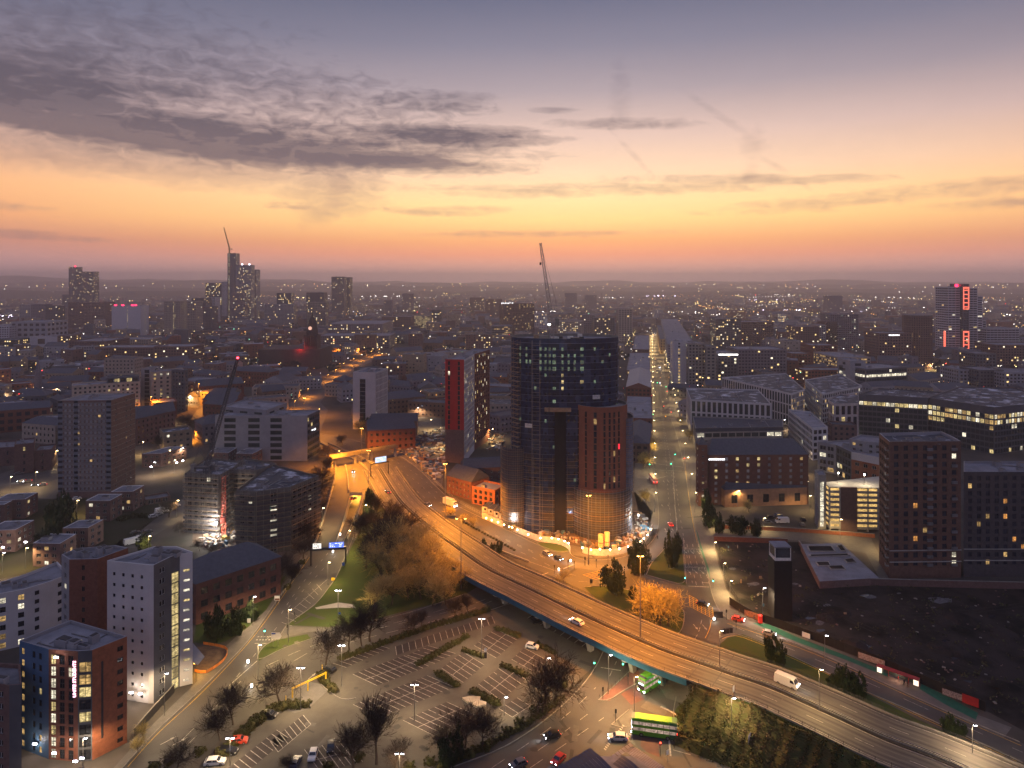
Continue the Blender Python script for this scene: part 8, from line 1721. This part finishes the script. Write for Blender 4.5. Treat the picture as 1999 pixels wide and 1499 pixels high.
roadsign('black sign seen from behind on the island', 1154, 1145, .9, 1.4, framed, 1.2); roadsign('diamond sign seen edge on by the blue roof', 1303, 1487, .7, 1.1, wsg, 1.6, .6, 1); roadsign('blue parking notice beside the lawn path', 663, 1214, .6, .6, bsg, 2.5, 0, 1)
# black poster hoarding along the cycle lane
ph = hoard([(1424,1180),(1446,1195),(1470,1208),(1512,1222),(1560,1240),(1640,1268),(1734,1306),(1800,1335),(1860,1362),(1930,1392)], 'black site hoarding with posters along the green cycle lane', mat('hoarding_black', (.016,.014,.014), .8), 2.6, 3.0)
rr = random.Random(6)
def poster(lab, x, y, w_, h_, m, ang, txt=None, tm=white):
    g = G(x, y); o = thing('poster', lab, 'poster', tuple(g+Vector((0,-.25,.6))), ang); mb = MB(); mb.box((-w_/2,-.06,0), (w_/2,0,h_), m); mb.build('sheet', o)
    if txt: text(txt, 'lettering', (0,-.07,h_*.5), 0, h_*.55, tm, rx=pi/2, parent=o)
    return o
ha = atan2(*(lambda v: (v.y, v.x))(G(1640,1268)-G(1560,1240)))
for lb, x, y, w_, h_, m in (('orange picture poster near the red telephone box', 1466, 1207, 4.6, 1.9, mat('poster_orange', (.45,.20,.10), .8, scale=2, col2=(.12,.06,.05))), ('white lettered poster above the cycle lane, left', 1573, 1246, 2.4, 1.5, wsg), ('long cream poster in the middle of the hoarding', 1700, 1294, 7.0, 1.7, mat('poster_cream', (.55,.46,.40), .8, scale=2.5, col2=(.2,.1,.1))), ('white scrawled poster at the right of the hoarding', 1860, 1364, 5.0, 1.6, mat('poster_scrawl', (.5,.4,.4), .8, scale=4, col2=(.05,.02,.02))), ('red poster with a white figure at the right end', 1893, 1378, 3.6, 2.3, mat('poster_red', (.45,.03,.03), .7, scale=1.5, col2=(.3,.02,.02)))):
    poster(lb, x, y+1.5, w_, h_, m, ha)
g = G(1484, 1215); o = thing('telephone_box', 'bright red kiosk beside the hoarding', 'kiosk', tuple(g)); mb = MB(); rk = mat('kiosk_red_glow', (.65,.03,.02), .5, emit=(1,.05,.03), es=.25); mb.box((-.55,-.55,0), (.55,.55,2.3), rk); mb.build('body', o); mb = MB(); mb.tube((0,0,2.3), (0,0,2.6), .75, .3, rk, 8, True); mb.build('dome', o)  # red kiosk body given a faint glow of its own
# bus shelter, stop, barriers
g = G(1752, 1330); sh_ = thing('bus_shelter', 'red framed bus shelter with lit panels on the right pavement', 'bus shelter', tuple(g), ha); shr = mat('shelter_red', (.25,.02,.02), .5)
for x in (-5, -2.5, 0, 2.5, 5): mb = MB(); mb.box((x-.06,.9,0), (x+.06,1.0,2.4), shr); mb.build('post', sh_)
mb = MB(); mb.box((-5.2,-.7,2.4), (5.2,1.1,2.55), shr); mb.build('roof', sh_); mb = MB(); mb.box((-5.1,1.0,.6), (5.1,1.04,2.2), gglass); mb.build('back_glass', sh_)
for x in (-4.6, 4.4): mb = MB(); mb.box((x-.6,.3,.5), (x+.6,.4,2.1), memit('advert_light', (1,.8,.6), 1.6)); mb.build('advert_panel', sh_)
ld = D.lights.new('glow', 'POINT'); ld.energy = 250; ld.color = (1,.6,.4); put('glow', ld, sh_, lloc=(0,0,2.0))
# recycling bins, pay machine, rock
g = G(1413,1236); 
for i in range(3): o = thing('cabinet', ('left', 'middle', 'right')[i]+' black street cabinet on the paved corner', 'cabinet', (g.x+i*1.2, g.y+i*.3, 0)); mb = MB(); mb.box((-.45,-.35,0), (.45,.35,1.4), framed); mb.build('body', o); mb = MB(); mb.box((-.48,-.38,1.4), (.48,.38,1.46), dsteel); mb.build('lid', o)
g = G(948,1284); o = thing('pay_machine', 'black pay and display machine with its sign', 'machine', tuple(g)); mb = MB(); mb.box((-.35,-.3,0), (.35,.3,1.7), framed); mb.build('body', o); mb = MB(); mb.box((-.3,-.32,1.9), (.3,-.28,3.0), wsg); mb.build('sign_board', o); mb = MB(); mb.tube((0,0,1.7), (0,0,3.0), .05, .05, steel, 4); mb.build('post', o)
for lb, x, y, s in (('pale lit rock beside the hedge, left', 922, 1367, 1.7), ('pale lit rock beside the hedge, right', 936, 1376, 1.4)):
    g = G(x, y); o = thing('tarpaulin_heap', lb, 'rock', tuple(g)); mb = MB(); r2 = random.Random(x); P = [(cos(a*.7)*s*r2.uniform(.8,1.2)*1.4, sin(a*.7)*s*r2.uniform(.6,1)) for a in range(9)]; mb.prism(P, 0, .5, mat('pale_rock', (.45,.40,.30), .9)); mb.build('stone', o)
# orange excavation fence by the pale tower
o = thing('orange_fence', 'orange plastic barrier round the dug-up pavement', 'barrier', tuple(G(395,1300))); og = tuple(o.location); orr = mat('barrier_orange', (.42,.15,.03), .7); P = resample(L_([(380,1312),(400,1318),(420,1305),(440,1290),(447,1268),(420,1262),(392,1258)]), 2.0)
for p, q in zip(P[:-1], P[1:]): mb = MB(); e = (q-p)*.92; n_ = Vector((-e.y, e.x, 0)).normalized()*.04; u = Vector((0,0,.95)); l_ = Vector((0,0,.15)); mb.face([p-n_+l_, p+e-n_+l_, p+e-n_+u, p-n_+u], orr); mb.face([p+n_+l_, p+e+n_+l_, p+e+n_+u, p+n_+u], orr); mb.face([p-n_+u, p+e-n_+u, p+e+n_+u, p+n_+u], orr); mb.build('barrier_panel', o, og)
P_('building_yard', [(383,1305),(410,1312),(438,1288),(442,1268),(410,1262),(386,1262)], MATS['site_mud'], 6)
ld = D.lights.new('entrance_light', 'POINT'); ld.energy = 2600; ld.color = (1,.5,.08); ld.shadow_soft_size = .4; o = thing('entrance_lamp', 'orange lamp under the canopy at the pale tower door', 'lamp', tuple(G(381,1322))[:2]+(4,)); put('entrance_light', ld, o, lloc=(0,0,-.3)); mb = MB(); mb.box((-.3,-.3,-.1), (.3,.3,0), MATS['sodium_strip']); mb.build('lens', o)
g = G(377,1330); o = thing('canopy', 'small tilted grey canopy at the pale tower entrance', 'canopy', tuple(g)); mb = MB(); mb.face([(-1.5,-1,6.5),(1.8,-1,5.2),(1.8,3,5.2),(-1.5,3,9)], render_g); mb.face([(-1.5,-1,6.35),(-1.5,3,8.85),(1.8,3,5.05),(1.8,-1,5.05)], render_g); mb.build('canopy_sheet', o)
for i, (x, y) in enumerate(((256,1352),(274,1354),(288,1345),(110,1283),(68,1452),(106,1470),(147,1486),(14,1444),(160,1480))):
    o = thing('wall_light', ('left', 'middle', 'right', 'top', 'blue wall foot', 'stair foot', 'red wall foot', 'far left', 'entrance')[i]+' dazzling white wall light of the student buildings', 'light', tuple(G(x, y, 3.0 if i != 3 else 24))); mb = MB(); mb.box((-.45,-.1,-.15), (.45,.05,.15), memit('wall_light_glow', (.9,.85,1), 45)); mb.build('lens', o); mb = MB(); mb.box((-.5,.06,-.2), (.5,.14,.2), dsteel); mb.build('housing', o)
    ld = D.lights.new('glow', 'POINT'); ld.energy = 260 if i != 3 else 120; ld.color = (1,.8,.6); ld.shadow_soft_size = .2; put('glow', ld, o, lloc=(0,-.7,0))
for i, (x, y, e) in enumerate(((345,903,300),(357,899,300),(295,911,300),(77,900,1500),(66,760,2500),(80,762,1500),(31,753,900),(6,1068,500),(50,1058,500),(345,714,900),(406,661,900),(248,657,900),(258,657,900))):
    o = thing('wall_light', ('white', 'bluish', 'violet')[i % 3]+' floodlight '+('on the flats by the orange road, first', 'on the flats by the orange road, second', 'on the flats left end', 'over the club porch', 'on the church door, left', 'on the church door, right', 'left of the church', 'on the lowest flats, left', 'on the lowest flats, right', 'on the hotel roof', 'by the bus station', 'under the white patterned tower, left', 'under the white patterned tower, right')[i], 'light', tuple(G(x, y, 5))); s = max(.45, G(x,y,5).y/F*.9); mb = MB(); mb.box((-s,-.1,-s*.5), (s,.05,s*.5), MATS['wall_light_glow']); mb.build('lens', o); mb = MB(); mb.box((-s*1.1,.06,-s*.6), (s*1.1,.14,s*.6), dsteel); mb.build('housing', o)
    ld = D.lights.new('glow', 'POINT'); ld.energy = e*3; ld.color = (1,.8,.6) if i != 4 else (1,.55,.2); ld.shadow_soft_size = .3; put('glow', ld, o, lloc=(0,-1.2,0))
# yellow excavator
g = G(442,1055); o = thing('excavator', 'yellow tracked excavator in the floodlit court', 'excavator', tuple(g), .8); mb = MB(); mb.box((-1.4,-1.3,0), (1.4,-.8,.8), framed); mb.box((-1.4,.8,0), (1.4,1.3,.8), framed); mb.build('track', o); mb = MB(); mb.box((-1.5,-1.2,.85), (1.0,1.2,2.0), craney); mb.build('body', o); mb = MB(); mb.box((0,-1.1,2.0), (1.1,0,3.0), glass); mb.build('cab', o); mb = MB(); mb.tube((.9,.4,1.6), (3.2,.4,4.0), .2, .18, craney, 5); mb.tube((3.2,.4,4.0), (4.8,.4,2.0), .16, .12, craney, 5); mb.box((4.5,.0,1.2), (5.2,.8,2.0), craney); mb.build('arm', o)
# guard fences
def fence(pts, lab, hgt=1.1, m=dsteel):
    P = resample(L_(pts), 2.0); o = thing('guard_rail', lab, 'railing', tuple(P[0])); og = tuple(P[0]); mb = MB()
    for hh in (.35, .7, hgt):
        for p, q in zip(P[:-1], P[1:]): mb.tube(p+Vector((0,0,hh)), q+Vector((0,0,hh)), .03, .03, m, 3)
    mb.build('rail', o, og)
    for p in P: mb = MB(); mb.tube(p, p+Vector((0,0,hgt+.05)), .05, .05, m, 3); mb.build('post', o, og)
fence([(1170,1364),(1200,1340),(1236,1306)], 'guard rail round the splitter island by the bus'); fence([(960,1450),(1040,1402),(1110,1345)], 'rail along the verge beside the junction'); fence([(1398,1060),(1408,1100),(1424,1150),(1445,1185)], 'mesh fence between the pavement and the waste ground', 2.0); fence([(1245,1130),(1290,1140),(1330,1150)], 'rail beside the lower island kerb'); fence([(777,878),(822,912),(850,942),(893,982),(945,1008)], 'parapet rail along the motorway edge by the rubble yard', 1.4, conc2); fence([(585,1120),(566,1142),(548,1165)], 'white crash rail beside the left road', .8, conc2)
# low retaining parapets along the motorway in its cutting
def para_wall(pts, lab, hgt=1.0): 
    P = resample(L_(pts), 3.0); o = thing('parapet_wall', lab, 'wall', tuple(P[0])); mb = MB(); wallstrip(mb, P, .45, hgt, conc2); mb.build('wall_body', o, tuple(P[0])); mb = MB(); wallstrip(mb, P, .6, .12, conc, hgt+.002); mb.build('coping', o, tuple(P[0]))
para_wall([(625,866),(675,891),(705,905),(718,920),(732,938)], 'pale barrier wall between the motorway lanes and the slip road', .9); para_wall([(640,866),(700,892),(742,912)], 'second barrier wall in the middle of the motorway', .8); para_wall([(655,906),(656,930),(640,985),(628,1030),(610,1075)], 'pale retaining wall on the left of the slip road', 1.2); para_wall([(674,908),(679,930),(681,962)], 'wall on the left of the underpass approach', .9); para_wall([(710,966),(704,990),(691,1025),(677,1055)], 'wall on the right of the underpass ramp', .9)
para_wall([(845,997),(868,1018),(900,1040),(960,1070),(1040,1100)], 'low wall along the splitter island beside the flyover', .5)
# people
def personmesh(seed, coat, stride=.3):
    r = random.Random(seed); me = D.meshes.new('person_body'); V = [(0,0,.95),(0,0,1.2),(0,0,1.45),(0,0,1.56),(0,.02,1.72),(-.1,0,.9),(-.11,stride*.5,.5),(-.11,stride*.2,.06),(.1,0,.9),(.11,-stride*.3,.5),(.11,-stride,.06),(-.2,0,1.42),(-.26,.06,1.15),(-.24,-.1,.92),(.2,0,1.42),(.26,-.04,1.15),(.24,.12,.92),(-.11,-.12+stride*.2,.04),(.11,-.12-stride,.04)]
    E_ = [(0,1),(1,2),(2,3),(3,4),(0,5),(5,6),(6,7),(0,8),(8,9),(9,10),(2,11),(11,12),(12,13),(2,14),(14,15),(15,16),(7,17),(10,18)]; RD = [.15,.15,.17,.06,.11,.09,.07,.05,.09,.07,.05,.07,.055,.04,.07,.055,.04,.04,.04]
    me.from_pydata(V, E_, []); o = D.objects.new('tmp', me); S.collection.objects.link(o); m = o.modifiers.new('s', 'SKIN'); 
    for i, rd in enumerate(RD): me.skin_vertices[0].data[i].radius = (rd, rd*.8)
    me.skin_vertices[0].data[0].use_root = True; o.modifiers.new('u', 'SUBSURF').levels = 1; dg_ = bpy.context.evaluated_depsgraph_get(); out = D.meshes.new_from_object(o.evaluated_get(dg_)); D.objects.remove(o); out.materials.clear(); out.materials.append(coat); out.name = 'body'; return out
coats = [mat('coat_dark', (.02,.02,.03), .9), mat('coat_brown', (.08,.05,.03), .9), mat('coat_grey', (.12,.12,.13), .9)]; pms = [personmesh(i, coats[i], .25+.1*i) for i in range(3)]
hb_ = MB(); hb_.box((-.1,-.1,1.72), (.1,.1,1.86), mat('hair_dark', (.03,.02,.015), .9)); hairm = hb_.mesh('hair')
for i, (x, y, lb) in enumerate(((1273,1052,'first of the group by the curved hoarding, in a dark coat'),(1277,1053,'second of the group by the curved hoarding, in brown'),(1281,1051,'third of the group by the curved hoarding, in grey'),(1284,1053,'last of the group by the curved hoarding'),(1443,1198,'walking past the hoarding near the red car, dark trousers'),(1472,1212,'standing close to the red kiosk'),(1765,1338,'waiting at the bus shelter'),(1772,1342,'standing right of the bus shelter'))):
    o = thing('person', 'person '+lb, 'person', tuple(G(x, y)), R.uniform(0, 6)); put('body', pms[i % 3], o); put('hair', hairm, o)
# fences and pale puddles of frost on the waste ground
rr = random.Random(31); fr = mat('frost_patch', (.16,.16,.17), .8, scale=1.2, col2=(.05,.045,.045))
for i, (x, y, w_, h_) in enumerate(((1840,1172,26,7),(1615,1182,9,4),(1550,1140,10,3),(1700,1165,14,4),(1820,1168,12,2.5),(1822,1186,6,2),(1755,1158,5,2),(1600,1215,10,6),(1470,1140,16,4),(1430,1110,8,3))):
    P_('frost_patch', [(x+w_*cos(a*.6)*rr.uniform(.7,1.1), y+h_*sin(a*.6)*rr.uniform(.6,1.1)) for a in range(10)], fr, 3)

mb = MB(); rr = random.Random(44); kk = (mat('weed', (.05,.052,.02), .95), dbrick, conc, mat('mud_dark', (.02,.017,.015), .9))
wpoly = [(1396,1062),(1555,1064),(1600,1142),(1999,1152),(2100,1460),(1920,1380),(1735,1300),(1560,1232),(1470,1195),(1420,1145)]
n_ = 0
while n_ < 420:
    x, y = rr.uniform(1396, 2060), rr.uniform(1062, 1440)
    if not inside(wpoly, x, y): continue
    n_ += 1; g = G(x, y); t_ = rr.random()
    if t_ < .6:
        for _k in range(5): q = g+rvec(rr)*.8; q.z = abs(q.z); u = rvec(rr)*.35; v = rvec(rr)*.35; mb.face([q-u, q+v, q+u, q-v], kk[0])
    else: s_ = rr.uniform(.1, .45); M = Matrix.Translation((g.x, g.y, 0))@Matrix.Rotation(rr.uniform(0, 3), 4, 'Z'); mb.box((-s_, -s_*.6, 0), (s_, s_*.6, s_*.6), kk[1] if t_ < .85 else kk[2], M)
mb.build('weeds_and_rubble', kind='stuff')
mb = MB()
for pts in ([(1420,1075),(1500,1110),(1580,1170),(1700,1230),(1850,1290),(1999,1340)], [(1999,1180),(1850,1200),(1700,1200),(1600,1170),(1480,1150),(1420,1130)], [(1440,1160),(1560,1210),(1700,1270),(1900,1350)]):
    for off in (-1, 1): strip(mb, resample(L_(pts), 2.0), .5, kk[3], .014, off)
mb.build('tyre_tracks', kind='structure')
# railway viaduct and station roofs across the right middle distance
for lab, xa, ya, xb, yb, w_, z_ in (('long railway viaduct deck crossing the right middle distance', 1497, 664, 1650, 690, 16, 8), ('second railway deck beside the station roofs', 1500, 676, 1640, 700, 12, 7), ('pale station platform roof beside the viaduct', 1640, 690, 1720, 700, 18, 10)):
    a, b = G(xa, ya, z_), G(xb, yb, z_); o = thing('railway_viaduct', lab, 'viaduct', (a.x, a.y, 0)); og = (a.x, a.y, 0); d = (b-a).normalized(); L = (b-a).length; M = Matrix.Translation((a.x, a.y, 0))@Matrix.Rotation(atan2(d.y, d.x), 4, 'Z')
    mb = MB(); mb.box((0, -w_/2, z_-1), (L, w_/2, z_), conc, M); mb.build('deck', o, og)
    for s in (-w_/2, w_/2-.4): mb = MB(); mb.box((0, s, z_+.002), (L, s+.4, z_+1.4), conc2, M); mb.build('parapet', o, og)
    for k in range(int(L/22)): mb = MB(); mb.box((k*22+2, -w_/2+1, 0), (k*22+5, w_/2-1, z_-1.002), dbrick, M); mb.build('pier', o, og)
# shallow puddles and soil heaps on the waste ground
rr = random.Random(71); pud = mat('puddle', (.02,.02,.024), .06, spec=.8); heap = MB()
for i in range(16):
    x, y = rr.uniform(1440, 1990), rr.uniform(1160, 1330)
    if inside(wpoly, x, y): P_('puddle', [(x+rr.uniform(5, 14)*cos(a*.63)*rr.uniform(.7, 1.2), y+rr.uniform(1.5, 4)*sin(a*.63)) for a in range(10)], pud, 5)
for i in range(26):
    x, y = rr.uniform(1410, 2000), rr.uniform(1075, 1360)
    if not inside(wpoly, x, y) or 1505 < x < 1555: continue
    g = G(x, y); r_ = rr.uniform(1.2, 4.5); hh = r_*rr.uniform(.18, .4); N = 14; rings = [[(g.x+cos(2*pi*k/N)*r_*f*rr.uniform(.85, 1.15), g.y+sin(2*pi*k/N)*r_*f*rr.uniform(.85, 1.15), hh*z) for k in range(N)] for f, z in ((1, 0), (.75, .5), (.4, .88))]
    for a, b in zip(rings[:-1], rings[1:]):
        for k in range(N): heap.face([a[k], a[(k+1) % N], b[(k+1) % N], b[k]], dirt)
    heap.face(rings[-1], dirt)
heap.build('soil_heaps', kind='stuff')
